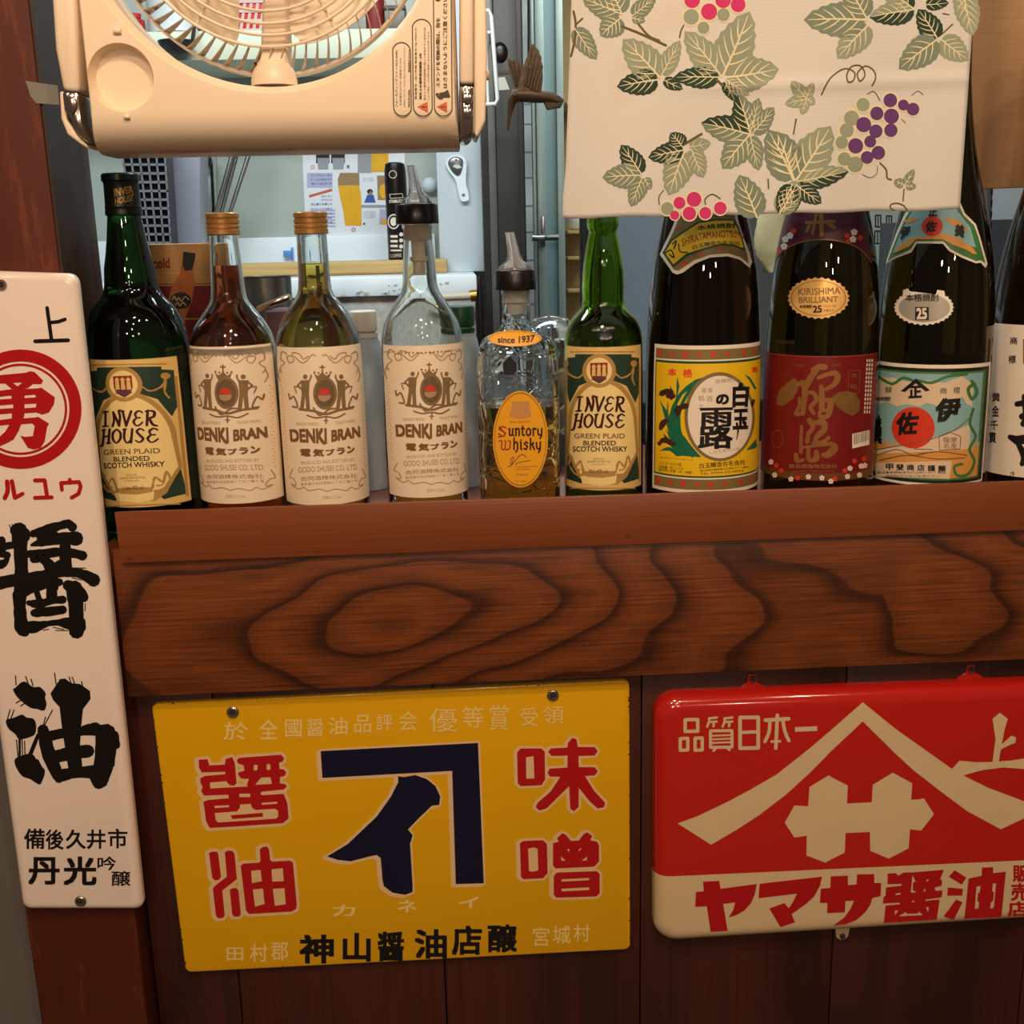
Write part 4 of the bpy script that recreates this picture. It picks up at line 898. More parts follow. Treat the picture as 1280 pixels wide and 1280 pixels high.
# white oval label on yellow
b = shochu('big dark brown bottle with yellow label and white oval, beside the smaller green bottle', 877, 520, .075, g_brown)
m_y2 = mat('bright_yellow_label', (236, 190, 22), .45, vary=.04); m_kh = mat('khaki_band', (130, 106, 60), .5, vary=.1); m_grn = mat('leaf_green_print', (18, 104, 74), .5, vary=.2, scale=150); m_dgr = mat('deep_green_line', (24, 70, 40), .5); m_iris = mat('iris_brown', (62, 34, 22), .5); m_vermil = mat('vermilion_print', (226, 72, 36), .5)
z0, z1 = b.zf(432), b.zf(617); tl = D(-56)
lab = b.patch('label', m_paperw, tl, tl+D(150), z0, z1, nu=90, label='yellow label with a white oval')
NT = (800, 420, .15625)
def pp(n, m, off=.0003, label=None): return Print(n, m, lab, b.L, off, NT, label)
def band(pr, y0, y1, x0=138, sag=.00003, xr=955):
    # y at the axis column; the row bends with the bottle as seen from the camera
    za, zb = b.zf(420+y0*.15625), b.zf(420+y1*.15625); return za, zb
def strip(name, m, y0, y1, t0, t1, off): 
    za, zb = b.zf(420+y0*.15625), b.zf(420+y1*.15625); return b.patch(name, m, t0, t1, za, zb, off, parent=lab, nu=70, nv=4)
strip('band', m_kh, 108, 190, D(-53), D(91), .0003); strip('band', m_kh, 1148, 1232, D(-53), D(91), .0003)
strip('border_line', m_dgr, 203, 1135, D(-53), D(91), .0003); strip('yellow_field', m_y2, 222, 1122, D(-51.5), D(89.5), .0004)
p = pp('spots', m_redpr, .00045)
for k, th in enumerate((-47, -31, -17, -3, 10, 25, 44, 60)):
    for zy in (150, 1190):
        q = b.L.at(D(th), b.zf(420+zy*.15625), 0); x, y, _ = proj(q); s_ = .15625
        p.ell((x-NT[0])/s_, (y-NT[1])/s_, (22 if k % 2 == 0 else 16)*math.cos(D(th)), 24 if k % 2 == 0 else 17, n=10)
p.build()
p = pp('leaves', m_grn, .00045, 'green iris leaves')
for pl in [[(530, 322), (440, 350), (370, 400), (310, 460), (255, 560), (215, 700), (260, 850), (290, 955), (480, 970), (400, 900), (345, 800), (300, 660), (290, 560), (340, 470), (430, 400)], [(298, 325), (290, 400), (300, 480), (315, 400)], [(155, 510), (190, 610), (240, 700), (210, 590)], [(150, 915), (300, 905), (330, 930), (250, 920)], [(205, 740), (250, 860), (330, 930), (260, 810)], [(235, 390), (260, 480), (275, 450)], [(345, 790), (420, 890), (490, 968), (380, 960)],
           [(835, 305), (880, 330), (935, 420), (915, 430), (880, 360)], [(850, 915), (930, 820), (935, 880), (920, 900)]]: p.poly(pl)
for pts in ([(300, 930), (240, 760), (170, 540)], [(310, 930), (225, 700), (225, 520)], [(330, 930), (290, 700), (300, 350)], [(350, 940), (310, 640), (400, 430), (510, 330)], [(380, 950), (300, 760), (310, 600)], [(420, 960), (350, 850), (330, 760)], [(300, 950), (230, 900), (160, 920)], [(320, 950), (220, 830), (190, 780)]): p.stroke(pts, [26]*(len(pts)-1)+[3], 4)
p.build()
p = pp('iris_flowers', m_iris, .0005)
for pts, w in [([(165, 465), (215, 445), (265, 480)], [30, 60, 40]), ([(225, 480), (250, 500)], [30, 20]), ([(290, 600), (330, 570), (390, 560), (430, 590)], [50, 50, 40, 20]), ([(295, 640), (310, 600)], [20, 40]), ([(165, 740), (190, 690), (220, 680)], [30, 50, 30]), ([(155, 860), (190, 830), (240, 850), (280, 870)], [30, 45, 45, 20]), ([(905, 520), (895, 560)], [30, 20])]: p.stroke(pts, w, 3, jit=.25)
p.build()
p = pp('oval_ring', m_kh, .00055); p.ell(637, 645, 282, 356, n=64); p.build()
p = pp('oval_field', m_paperw, .00061); p.ell(640, 648, 258, 330, n=64); p.build()
p = pp('brand_characters', m_black, .0007, 'bold black brush characters')
p.quad('白', (742, 375), (880, 372), (862, 570), (738, 575), bold=.045).quad('玉', (745, 585), (870, 580), (865, 745), (740, 750), bold=.045).stroke([(775, 700), (785, 760), (772, 830)], [20, 14, 5], 3)
p.quad('の', (607, 468), (712, 462), (712, 548), (607, 552), bold=.05)
p.quad('雨', (480, 575), (745, 570), (742, 725), (476, 735), bold=.028).quad('路', (470, 715), (745, 710), (745, 900), (462, 908), bold=.03); p.build()
p = pp('lettering', m_vermil, .00055, 'orange characters'); p.box('本', 222, 255, 292, 322, bold=.03).box('格', 342, 262, 420, 330, bold=.03).box('焼', 895, 245, 940, 290, bold=.03); p.build()
p = pp('lettering', m_brownp, .0007); p.text('登録商標', 605, 383, 785, 360, 34, sag=0).box('薩', 495, 415, 530, 455).box('摩', 540, 415, 580, 455).box('銘', 465, 475, 515, 520).box('酒', 530, 480, 580, 525).box('之', 460, 545, 510, 585)
p.text('しらたまのつゆ', 560, 945, 800, 915, 26); p.build()
p = pp('lettering', m_black, .0005, 'small black characters'); p.text('白玉醸造合名会社', 478, 1062, 845, 1028, 42, bold=.01); p.text('鹿児島県肝属郡錦江町城元六一八番地', 480, 1088, 870, 1055, 18)
p.text('TEL 0994-22-0052', 480, 1112, 830, 1085, 16); p.text('原材料さつまいも米こうじ', 160, 975, 430, 1000, 10); p.text('アルコール分 25度', 155, 1030, 330, 1042, 26).text('内容量 1.8リットル', 150, 1058, 345, 1072, 24).text('原材料 甘藷・米・米麹', 150, 1080, 410, 1105, 22); p.build()
NK = (760, 260, .1875)
def pn(n, m, off=.0004, label=None, par=None): return Print(n, m, par or b.o, b.L, off, NK, label)
p = pn('shoulder_label', m_paperw, .0003, 'yellow and khaki shoulder label')
bot = [(345, 310), (430, 430), (460, 443), (500, 430), (580, 370), (680, 330), (800, 322), (880, 345), (945, 400), (962, 360), (940, 290), (905, 200), (870, 90), (850, 0), (600, -60), (470, 20), (420, 150), (365, 265)]
p.poly(bot); nl = p.build()
p = pn('shoulder_band', m_kh, .0004, par=nl); p.poly([(365, 300), (440, 412), (470, 418), (570, 350), (680, 312), (800, 303), (880, 325), (938, 372), (925, 290), (885, 190), (850, 70), (835, 10), (600, -40), (485, 40), (430, 170)]); p.build()
p = pn('shoulder_line', m_dgr, .0005, par=nl); p.poly([(362, 298), (435, 395), (530, 320), (640, 280), (760, 248), (840, 255), (915, 285), (905, 230), (870, 120), (840, 75), (720, 72), (600, 90), (490, 160), (420, 210)]); p.build()
p = pn('shoulder_field', m_y2, .0006, par=nl); p.poly([(378, 298), (436, 376), (520, 305), (640, 266), (760, 236), (840, 243), (903, 268), (895, 225), (862, 130), (832, 85), (720, 84), (605, 102), (500, 168), (430, 218)]); p.build()
p = pn('lettering', m_dkred, .0007, 'red capital lettering', par=nl); p.quad('SHIRATAMANOTSUYU', (490, 205), (905, 160), (915, 205), (495, 258), bold=.01, sag=-30); p.build()
p = pn('lettering', m_black, .0007, par=nl); p.quad('本格焼酎', (590, 118), (850, 100), (852, 135), (592, 152), sag=-6, bold=.02).quad('白玉醸造合名会社', (562, 250), (880, 225), (885, 252), (566, 278), sag=-18, bold=.01)
p.stroke([(380, 300), (420, 280), (440, 330), (410, 310)], 9, 3).stroke([(430, 240), (455, 220), (440, 270)], 9, 3).stroke([(470, 240), (480, 290), (530, 295)], 8, 3); p.build()
p = pn('spots', m_redpr, .0006, par=nl)
for x, y in ((500, 375), (615, 308), (745, 283), (465, 135)): p.ell(x, y, 13, n=10)
p.build()

# red label
b = shochu('big olive-brown bottle with dark red label and gold badge, in the middle of the shochu', 1025, 480, .075, g_olive, -3, .975)
m_wine = mat('wine_red_label', (114, 20, 20), .4, vary=.12, scale=50); m_purple = mat('wine_purple_foil', (84, 24, 44), .35, vary=.3, scale=30)
m_goldb = mat('bronze_gold_ink', (156, 104, 58), .38, .35, vary=.25, scale=90); m_wh = mat('white_print', (226, 210, 190), .5)
z0, z1 = b.zf(445), b.zf(601); lab = b.patch('label', m_wine, D(-100), D(74), z0, z1, nu=90, label='dark red label with gold characters')
MT = (950, 430, .140625)
def pp(n, m, off=.0003, label=None, par=None): return Print(n, m, par or lab, b.L, off, MT, label)
b.patch('gold_band', mat('flower_band', (112, 70, 34), .45, .2, vary=.3, scale=120), D(-99), D(73), b.zf(430+1150*.140625), z1+.0004, .0003, parent=lab, nu=60, nv=3)
b.patch('top_line', mat('dull_red_line', (150, 60, 44), .5), D(-99), D(73), b.zf(430+108*.140625), b.zf(430+116*.140625), .0003, parent=lab, nu=60, nv=1)
p = pp('gold_flowers', mat('faded_gold_print', (128, 92, 44), .5, .2, vary=.3, scale=200), .0003)
p.poly([(150, 470), (180, 400), (250, 340), (300, 300), (345, 340), (330, 420), (290, 490), (200, 550), (150, 540)]); p.poly([(640, 470), (700, 430), (770, 415), (850, 440), (890, 510), (880, 600), (820, 640), (740, 600), (680, 550)]); p.build()
p = pp('brand_characters', m_goldb, .0004, 'gold brush characters')
for pts, w in [([(460, 225), (520, 205), (575, 205)], [20, 50, 55]), ([(500, 230), (450, 300), (410, 380)], [50, 60, 50]), ([(520, 300), (600, 270), (670, 260), (690, 300), (660, 360), (580, 405)], [35, 40, 50, 55, 45, 30]), ([(545, 380), (550, 470), (548, 580)], [40, 55, 50]), ([(330, 365), (385, 350), (400, 420), (390, 520), (380, 620)], [30, 60, 55, 50, 40]), ([(350, 480), (350, 550), (320, 620), (370, 620)], [25, 30, 40, 30]), ([(440, 430), (480, 440), (500, 500), (450, 560), (480, 620)], [35, 40, 40, 40, 30]), ([(590, 500), (630, 510), (620, 580), (600, 640), (540, 650), (535, 600), (600, 590)], [40, 60, 55, 45, 40, 30, 30]), ([(600, 510), (660, 500)], [30, 30]),
               ([(370, 730), (365, 850), (365, 960)], [28, 30, 34]), ([(440, 680), (470, 740), (430, 800), (420, 870)], [50, 40, 40, 40]), ([(480, 700), (560, 700), (570, 760), (500, 830), (500, 880)], [40, 60, 55, 45, 30]), ([(470, 880), (560, 870), (610, 835)], [30, 30, 35]), ([(380, 920), (520, 900), (640, 890), (660, 930), (600, 985), (560, 985)], [26, 30, 40, 70, 60, 40]), ([(430, 930), (430, 1020)], [30, 40]), ([(320, 990), (330, 1040), (380, 1030)], [45, 40, 30]), ([(500, 960), (500, 1020), (440, 1040)], [40, 55, 30])]: p.stroke(pts, w, 4)
p.build()
p = pp('lettering', m_goldb, .0004); p.text('霧島酒造株式会社', 255, 1104, 690, 1106, 38, bold=.03); p.text('宮崎県都城市下川東四丁目二八号一番', 280, 1142, 665, 1142, 20).text('本格焼酎', 305, 200, 395, 200, 22).text('登録商標', 635, 200, 720, 196, 22)
p.stroke([(790, 235), (890, 240), (880, 440), (785, 430)], 4, closed=True, seg=5); p.box('本', 805, 255, 870, 305).box('格', 800, 355, 865, 405); p.ell(155, 845, 50, 80, hole=.93); p.build()
p = pp('lettering', m_wh, .0004, 'tiny white print at the label edge')
for k in range(3): 
    for j in range(13): p.rect(948+k*22-j*2, 135+j*38, 960+k*22-j*2, 160+j*38)
p.build()
p = pp('barcode', m_paperw, .0004, 'white barcode patch'); p.poly([(820, 800), (975, 765), (972, 895), (820, 928)]); bc = p.build()
p = pp('barcode_bars', m_black, .0005)
for k in range(16):
    x = 835+k*8.4; y = 800-(x-820)*.225; p.rect(x, y+5, x+random.choice((2, 3.5, 5)), y+100-k)
p.build()
def blossom(pr, x, y, r):
    for k in range(5): a = k*2*math.pi/5-1.57; pr.ell(x+r*.55*math.cos(a), y+r*.55*math.sin(a), r*.46, n=8)
pw = pp('blossoms', m_wh, .0005); pr2 = pp('blossoms', m_redpr, .0005, 'red blossoms')
for x, y in ((97, 1048), (130, 1165), (275, 1200), (430, 1180), (550, 1190), (800, 1105), (778, 1178), (900, 1085), (885, 1165), (630, 1220), (932, 1080)): blossom(pw, x, y, 25)
for x, y in ((145, 1080), (188, 1125), (335, 1190), (665, 1200), (755, 1125), (925, 1020), (840, 1040)): blossom(pr2, x, y, 24)
pw.build(); pr2.build()
p = Print('gold_badge', mat('gold_foil', (246, 192, 114), .28, .35, vary=.1), b.o, b.L, .0004, (790, 250, .297), 'scalloped gold oval badge')
p.poly([(785+(127+(4 if k % 2 else -3))*math.cos(2*math.pi*k/56), 413+(85+(4 if k % 2 else -3))*math.sin(2*math.pi*k/56)) for k in range(56)]); bd = p.build()
p = Print('badge_lettering', m_oldgold, bd, b.L, .0006, (790, 250, .297)); p.ell(785, 413, 116, 75, hole=.97); p.text('KIRISHIMA', 700, 402, 878, 396, 30, bold=.02).text('BRILLIANT', 702, 434, 868, 430, 26, bold=.02); p.build()
p = Print('badge_lettering', m_black, bd, b.L, .0006, (790, 250, .297)); p.text('25', 762, 475, 800, 473, 30, bold=.03).text('本格焼酎', 705, 455, 758, 455, 14, bold=.02).text('アルコール分', 806, 452, 858, 450, 10).text('25度以上', 806, 470, 850, 468, 10); p.build()
MK = (790, 250, .297)
p = Print('neck_label', m_purple, b.o, b.L, .0003, MK, 'wine purple neck label with flowers'); p.poly([(585, 272), (625, 215), (690, 180), (770, 163), (850, 165), (920, 182), (975, 215), (1012, 268), (1000, 190), (965, 60), (920, -120), (870, -300), (740, -300), (680, -60), (630, 100)]); nl = p.build()
p = Print('neck_border', m_goldb, nl, b.L, .0005, MK); p.stroke([(590, 268), (628, 217), (690, 184), (770, 167), (850, 169), (920, 186), (975, 220), (1008, 262)], 5, 3, seg=5)
p.stroke([(735, 95), (850, 90)], 14).stroke([(775, 60), (760, 140)], 12).stroke([(800, 60), (800, 145)], 12).stroke([(745, 110), (735, 130)], 14).stroke([(830, 100), (850, 115)], 18).stroke([(790, 40), (795, 150)], 10).stroke([(740, 40), (850, 36)], 13); p.build()
pw = Print('neck_blossoms', m_wh, nl, b.L, .0006, MK); pr2 = Print('neck_blossoms', m_redpr, nl, b.L, .0006, MK, 'red blossoms')
for x, y in ((645, 165), (665, 150), (935, 135), (930, 165), (640, 195)): blossom(pw, x, y, 15)
for x, y in ((680, 130), (905, 150), (620, 215), (910, 175), (960, 160)): blossom(pr2, x, y, 12)
pw.build(); pr2.build()

# blue and orange picture label
b = shochu('big brown bottle with landscape label and silver badge under the right end of the cloth', 1164, 480, .078, g_olive, -6, .985)
m_sky = mat('label_sky_blue', (136, 178, 180), .5, vary=.1); m_cl = mat('label_cloud', (222, 196, 166), .5, vary=.05); m_or = mat('label_orange', (216, 150, 70), .5, vary=.12, scale=80); m_sun = mat('label_sun_red', (212, 56, 30), .5); m_bk = mat('label_black_green', (26, 30, 20), .5); m_gr2 = mat('ornament_green', (66, 120, 66), .5, vary=.15)
z0, z1 = b.zf(456), b.zf(607); lab = b.patch('label', m_paperw, D(-95), D(71), z0, z1, nu=90, label='landscape label with a red sun')
PT = (1040, 230, .3125)
def pp(n, m, off=.0003, label=None, par=None, T=PT): return Print(n, m, par or lab, b.L, off, T, label)
def strip(name, m, y0, y1, t0, t1, off): return b.patch(name, m, D(t0), D(t1), b.zf(230+y0*.3125), b.zf(230+y1*.3125), off, parent=lab, nu=60, nv=6)
strip('border', m_bk, 738, 1196, -94, 67, .0003); strip('frame', m_gr2, 752, 1184, -94, 60, .0004); strip('sky', m_sky, 760, 1060, -94, 55, .0005); strip('fields', m_or, 1040, 1176, -94, 57, .0005)
p = pp('clouds', m_cl, .0006); p.poly([(175, 770), (250, 775), (300, 790), (380, 785), (450, 795), (520, 770), (565, 800), (560, 890), (540, 880), (520, 850), (490, 880), (450, 870), (430, 890), (380, 875), (350, 890), (300, 880), (260, 890), (220, 870), (178, 885)]); p.poly([(178, 1060), (300, 1045), (420, 1010), (500, 985), (552, 960), (552, 1060), (400, 1070), (178, 1080)]); p.poly([(172, 1115), (480, 1108), (470, 1180), (175, 1170)]); p.build()
p = pp('ornament', m_gr2, .0007, 'green scroll ornament'); p.stroke([(185, 770), (240, 800), (285, 775), (330, 790)], 11, 3).stroke([(340, 785), (400, 795), (460, 770), (540, 760)], 11, 3).stroke([(560, 790), (580, 830), (560, 860), (545, 820), (570, 800)], 14, 4).stroke([(565, 900), (552, 960), (575, 1010), (550, 1060), (570, 1110), (545, 1160), (500, 1165), (490, 1130), (520, 1120)], 11, 4); p.build()
p = pp('sun', m_sun, .00068, 'red sun disc'); p.ell(325, 975, 86, 83, n=40); p.build()
p = pp('hill_lines', m_brown, .0007)
for pts in ([(178, 1085), (260, 1062), (330, 1085), (420, 1070), (540, 1085)], [(190, 1105), (300, 1085), (420, 1100), (530, 1095)], [(330, 1060), (400, 1062)], [(178, 1062), (360, 1030), (480, 990), (552, 935)], [(345, 1078), (410, 1072)]): p.stroke(pts, 3.5, 4, seg=5)
p.stroke([(428, 1010), (470, 992), (515, 1010), (512, 1060), (430, 1065)], 3, closed=True, seg=5); p.box('薩摩', 445, 1012, 500, 1035).box('名産', 445, 1036, 500, 1058); p.build()
p = pp('brand_characters', m_black, .0008, 'black brush characters and roof mark')
p.quad('伊', (415, 858), (520, 850), (510, 948), (412, 955), bold=.05, shear=.1).quad('佐', (258, 915), (350, 908), (345, 1002), (256, 1006), bold=.04, shear=.1).quad('美', (160, 925), (200, 922), (200, 1040), (160, 1042), bold=.06)
p.poly([(335, 778), (392, 825), (375, 830), (335, 797), (292, 832), (275, 828)]); p.quad('正', (305, 808), (360, 806), (360, 855), (305, 858), bold=.05); p.build()
p = pp('lettering', m_black, .0008, 'small black characters'); p.box('録', 212, 810, 240, 835).box('商', 432, 815, 460, 840).box('標', 485, 812, 512, 838).text('本格焼酎', 180, 868, 235, 868, 18, bold=.02)
for k, c_ in enumerate('甲斐商店謹醸'): x = 215+k*42; p.box(c_, x, 1118+k*1.5, x+30, 1144+k*1.2, bold=.025)
p.text('鹿児島県伊佐市大口上町一の一 電話', 180, 1158, 455, 1158, 9).text('原材料さつまいも米こうじ', 215, 1172, 430, 1172, 8); p.build()
BP = (1060, 220, .171875)
p = Print('silver_badge', m_paperw, b.o, b.L, .0004, BP, 'scalloped silver oval badge with a torn top')
p.poly([(370+30, 830), (435, 818), (450, 838), (640, 862), (650, 828), (700, 835)]+[(552+(212+(7 if k % 2 else -4))*math.cos(a), 955+(126+(7 if k % 2 else -4))*math.sin(a)) for k, a in [(k, math.radians(-42+264*k/44)) for k in range(45)]]); bd = p.build()
p = Print('badge_field', mat('silver_foil', (172, 166, 152), .35, .2), bd, b.L, .0006, BP); p.ell(555, 958, 188, 104, n=40); p.build()
p = Print('badge_lettering', m_black, bd, b.L, .0008, BP); p.text('本格焼酎', 418, 912, 662, 912, 55, bold=.015).rect(488, 952, 588, 1048); p.build()
p = Print('badge_number', m_wh, bd, b.L, .001, BP); p.text('25', 498, 1044, 575, 1042, 84, bold=.04); p.build()
p = Print('shoulder_label', m_paperw, b.o, b.L, .0003, BP, 'shoulder label with landscape and characters')
p.poly([(270, 640), (300, 560), (345, 430), (400, 300), (470, 180), (560, 60), (760, 60), (850, 270), (930, 350), (960, 440), (1015, 640), (1000, 668), (965, 630), (930, 635), (830, 595), (735, 545), (690, 492), (500, 490), (460, 555), (340, 600)]); nl = p.build()
p = Print('shoulder_border', m_gr2, nl, b.L, .0005, BP); p.poly([(285, 622), (360, 430), (415, 310), (490, 190), (570, 80), (750, 80), (840, 285), (918, 360), (950, 450), (1000, 635), (965, 612), (930, 618), (835, 578), (745, 530), (695, 475), (495, 474), (455, 535), (340, 585)]); p.build()
p = Print('shoulder_sky', m_sky, nl, b.L, .0007, BP); p.poly([(330, 550), (380, 420), (435, 310), (510, 190), (590, 90), (740, 90), (800, 260), (890, 370), (930, 520), (760, 480), (690, 455), (500, 455), (440, 500)]); p.build()
p = Print('shoulder_fields', m_or, nl, b.L, .0009, BP); p.poly([(320, 560), (380, 500), (470, 450), (560, 440), (700, 420), (780, 440), (905, 520), (940, 570), (905, 565), (870, 540), (760, 500), (690, 460), (495, 460), (445, 512), (350, 555)]); p.poly([(390, 330), (470, 300), (520, 310), (450, 345)]); p.poly([(700, 300), (800, 320), (880, 400), (760, 360)]); p.build()
p = Print('shoulder_sun', m_sun, nl, b.L, .0011, BP); p.ell(613, 365, 77, 72, n=32); p.build()
p = Print('shoulder_characters', m_black, nl, b.L, .0013, BP); p.quad('伊', (385, 370), (460, 358), (430, 455), (375, 465), bold=.03, shear=.1).quad('佐', (565, 330), (650, 322), (645, 402), (565, 412), bold=.04, shear=.1).quad('美', (780, 345), (850, 355), (845, 450), (775, 435), bold=.05).box('正', 585, 225, 650, 292, bold=.04); p.build()

# last bottle, cut by the right edge of the picture
b = shochu('big dark bottle with plain cream label at the far right end of the row', 1303, 500, .096, g_brown, 0, 1.0)
z0, z1 = b.zf(407), b.zf(598); lab = b.patch('label', m_paperw, D(-72), D(80), z0, z1, nu=80)
p = Print('lettering', m_black, lab, b.L, .0003, PT, 'small black characters down the label')
for c_, x0_, y0_, x1_, y1_ in (('商', 712, 612, 742, 642), ('標', 706, 685, 735, 718), ('黄', 640, 835, 672, 870), ('金', 640, 886, 668, 930), ('千', 634, 945, 664, 985), ('貫', 627, 993, 657, 1036), ('さ', 712, 1150, 730, 1172)): p.box(c_, x0_, y0_, x1_, y1_, bold=.02)
p.build()
p = Print('brand_characters', m_black, lab, b.L, .0003, PT, 'heavy black brush characters'); p.stroke([(740, 880), (800, 872), (900, 868)], [22, 26, 30]).stroke([(770, 850), (775, 930), (765, 960)], 24, 3).stroke([(760, 930), (830, 925)], 26).stroke([(712, 1012), (740, 1025), (860, 1010)], [20, 36, 40]).stroke([(745, 1040), (770, 1090), (760, 1120)], [20, 30, 20], 3).stroke([(800, 1030), (830, 1110)], 30).stroke([(800, 840), (880, 960)], 28); p.build()
p = Print('gold_square', m_oldgold, lab, b.L, .0003, PT, 'gold square'); p.rect(764, 620, 840, 720); p.build()
# ================================================================ folding fan hung in the opening
YF = -.060
m_fan = mat('cream_fan_plastic', (238, 216, 186), .38, vary=.015, scale=8); m_fan2 = mat('cream_fan_tube', (236, 214, 186), .35, vary=.02, scale=8)
m_chrome = mat('chrome', (200, 190, 180), .12, 1.0, vary=.05); m_blade = mat('frosted_cream_blade', (226, 206, 176), .35, vary=.03); m_guard = mat('translucent_guard', (214, 198, 176), .3, vary=.04, trans=.25, ior=1.2)
m_lblink = mat('fan_label_ink', (70, 52, 36), .5); m_warn = mat('warning_orange', (214, 92, 40), .5)
a, b_, c_ = P(140, 0, YF), P(332, 107, YF), P(519, 0, YF)
def circ(p, q, r):
    ax, az, bx_, bz, cx, cz = p.x, p.z, q.x, q.z, r.x, r.z; d = 2*(ax*(bz-cz)+bx_*(cz-az)+cx*(az-bz))
    return (((ax*ax+az*az)*(bz-cz)+(bx_*bx_+bz*bz)*(cz-az)+(cx*cx+cz*cz)*(az-bz))/d, ((ax*ax+az*az)*(cx-bx_)+(bx_*bx_+bz*bz)*(ax-cx)+(cx*cx+cz*cz)*(bx_-ax))/d)
FCX, FCZ = circ(a, b_, c_); FR = math.hypot(a.x-FCX, a.z-FCZ)
fan = thing('folding_fan', 'cream square folding fan hanging in the opening at top left', 'fan', (FCX, YF+.04, P(332, 187, YF).z))
xl, xr_ = P(104, 100, YF).x, P(573, 100, YF).x; zb = P(332, 186, YF).z; zt = 2*FCZ-zb
NA = 144
def outer(px, pb, pt, y, r=.012):
    """point ring of the rounded outer square, matched by angle to the round hole"""
    x0, x1, z0, z1 = xl+px, xr_-px, zb+pb, zt-pt; out = []
    for i in range(NA):
        a = 2*math.pi*i/NA; c, s_ = math.cos(a), math.sin(a); k = 1e9
        if c > 1e-9: k = min(k, (x1-FCX)/c)
        if c < -1e-9: k = min(k, (x0-FCX)/c)
        if s_ > 1e-9: k = min(k, (z1-FCZ)/s_)
        if s_ < -1e-9: k = min(k, (z0-FCZ)/s_)
        out.append(Vector((FCX+c*k, y, FCZ+s_*k)))
    # square off the corners with the nearest sample
    for X, Z in ((x0, z0), (x1, z0), (x0, z1), (x1, z1)):
        j = min(range(NA), key=lambda q: (out[q].x-X)**2+(out[q].z-Z)**2); out[j] = Vector((X, y, Z))
    return out
def circle(r, y): return [Vector((FCX+r*math.cos(2*math.pi*i/NA), y, FCZ+r*math.sin(2*math.pi*i/NA))) for i in range(NA)]
DEP = .072; pz = FPX
rs = [circle(FR, YF+DEP*.8), circle(FR, YF+.007), circle(FR+.0042, YF+.0008), circle(FR+.0056, YF), outer(.004, .027, .02, YF)]
for k in range(1, 9):
    q = k/8*math.pi/2; rs.append(outer(.004*(1-math.sin(q)), .027*(1-math.sin(q)), .02*(1-math.sin(q)), YF+.030*(1-math.cos(q))))
rs += [outer(.0005, .0, .0, YF+DEP*.9), outer(.006, .006, .006, YF+DEP)]
body = MB().rings(rs, True, False, False); n = len(rs)*NA
for i in range(NA): body.f.append([i, (i+1) % NA, (len(rs)-1)*NA+(i+1) % NA, (len(rs)-1)*NA+i]); body.m.append(0)
fb = body.build('frame_body', m_fan, fan, smooth=40)
# round hand recess, cut into the front
rc0 = P(151, 97, YF); rr_ = (P(193, 97, YF).x-P(109, 97, YF).x)/2
cut = MB(); cut.lathe((0, 0), [(rr_*.86, -.011), (rr_*.90, -.0085), (rr_*.97, -.002), (rr_, .002), (rr_*1.02, .006)], 64)
cut.v = [Vector((rc0.x+v.x, YF-v.z, rc0.z+v.y)) for v in cut.v]
co = cut.build('cutter', m_fan, None, smooth=30)
def sb(o):
    m = o.modifiers.new('b', 'BOOLEAN'); m.operation = 'DIFFERENCE'; m.solver = 'EXACT'; m.object = co
bake(fb, sb); bpy.data.objects.remove(co)
for p_ in fb.data.polygons: p_.use_smooth = True
fb.data.set_sharp_from_angle(angle=math.radians(28))
pip = MB()
for x, y, s_ in ((147, 39, 1), (159, 146, .8)):
    c = P(x, y, YF); pip.tube([c+Vector((-.0028*s_, -.0002, 0)), c+Vector((.0028*s_, -.0002, 0))], [(.0024*s_, .0026*s_)]*2, 12)
pip.build('recess_pips', m_fan, fan, bevel=.0006)
# guard: rings, radial wires, swirl fins
zc = lambda y: FCZ-P(332, y, YF).z
gr = MB()
for k, y in enumerate((55, 41, 27, 12, -3, -18, -33, -48, -63)):
    r = zc(y); yy = YF+.012-.010*min(1, k/4); gr.tube([Vector((FCX+r*math.cos(2*math.pi*i/96), yy, FCZ+r*math.sin(2*math.pi*i/96))) for i in range(97)], .0011, 8, caps=False)
gr.build('guard_rings', m_fan2, fan)
ra = MB()
for d in range(-90+28, 270, 60):
    q = math.radians(d); pts = [Vector((FCX+r*math.cos(q), YF+.013-.009*(1-r/zc(55)), FCZ+r*math.sin(q))) for r in (zc(-63), zc(0), zc(55))]; ra.tube(pts, .0012, 8)
ra.build('guard_spokes', m_fan2, fan)
fi = MB(); r0, r1 = zc(56), zc(87)
NF = 76
for k in range(NF):
    q0 = 2*math.pi*k/NF; lo = []; hi = []
    for j in range(7):
        t_ = j/6; r = lerp(r0, r1, t_); q = q0-.055*t_-.035*t_*t_; wd = .0025+.013*t_
        for L_, dy in ((lo, 0), (hi, wd)): L_.append(Vector((FCX+r*math.cos(q), YF+.012+.014*t_**2+dy, FCZ+r*math.sin(q))))
    for j in range(6):
        th = Vector((.0009*math.cos(q0+1.57), .0002, .0009*math.sin(q0+1.57))); fi.add([lo[j], lo[j+1], hi[j+1], hi[j], lo[j]+th, lo[j+1]+th, hi[j+1]+th, hi[j]+th], [(0, 1, 2, 3), (7, 6, 5, 4), (0, 4, 5, 1), (1, 5, 6, 2), (2, 6, 7, 3), (3, 7, 4, 0)])
fi.build('guard_fins', m_guard, fan, smooth=60)
MB().rings([circle(r1-.001, YF+.026), circle(r1+.0012, YF+.026), circle(r1+.0012, YF+.040), circle(r1-.001, YF+.040)]+[circle(r1-.001, YF+.026)], True, False, False).build('guard_rim', m_guard, fan)
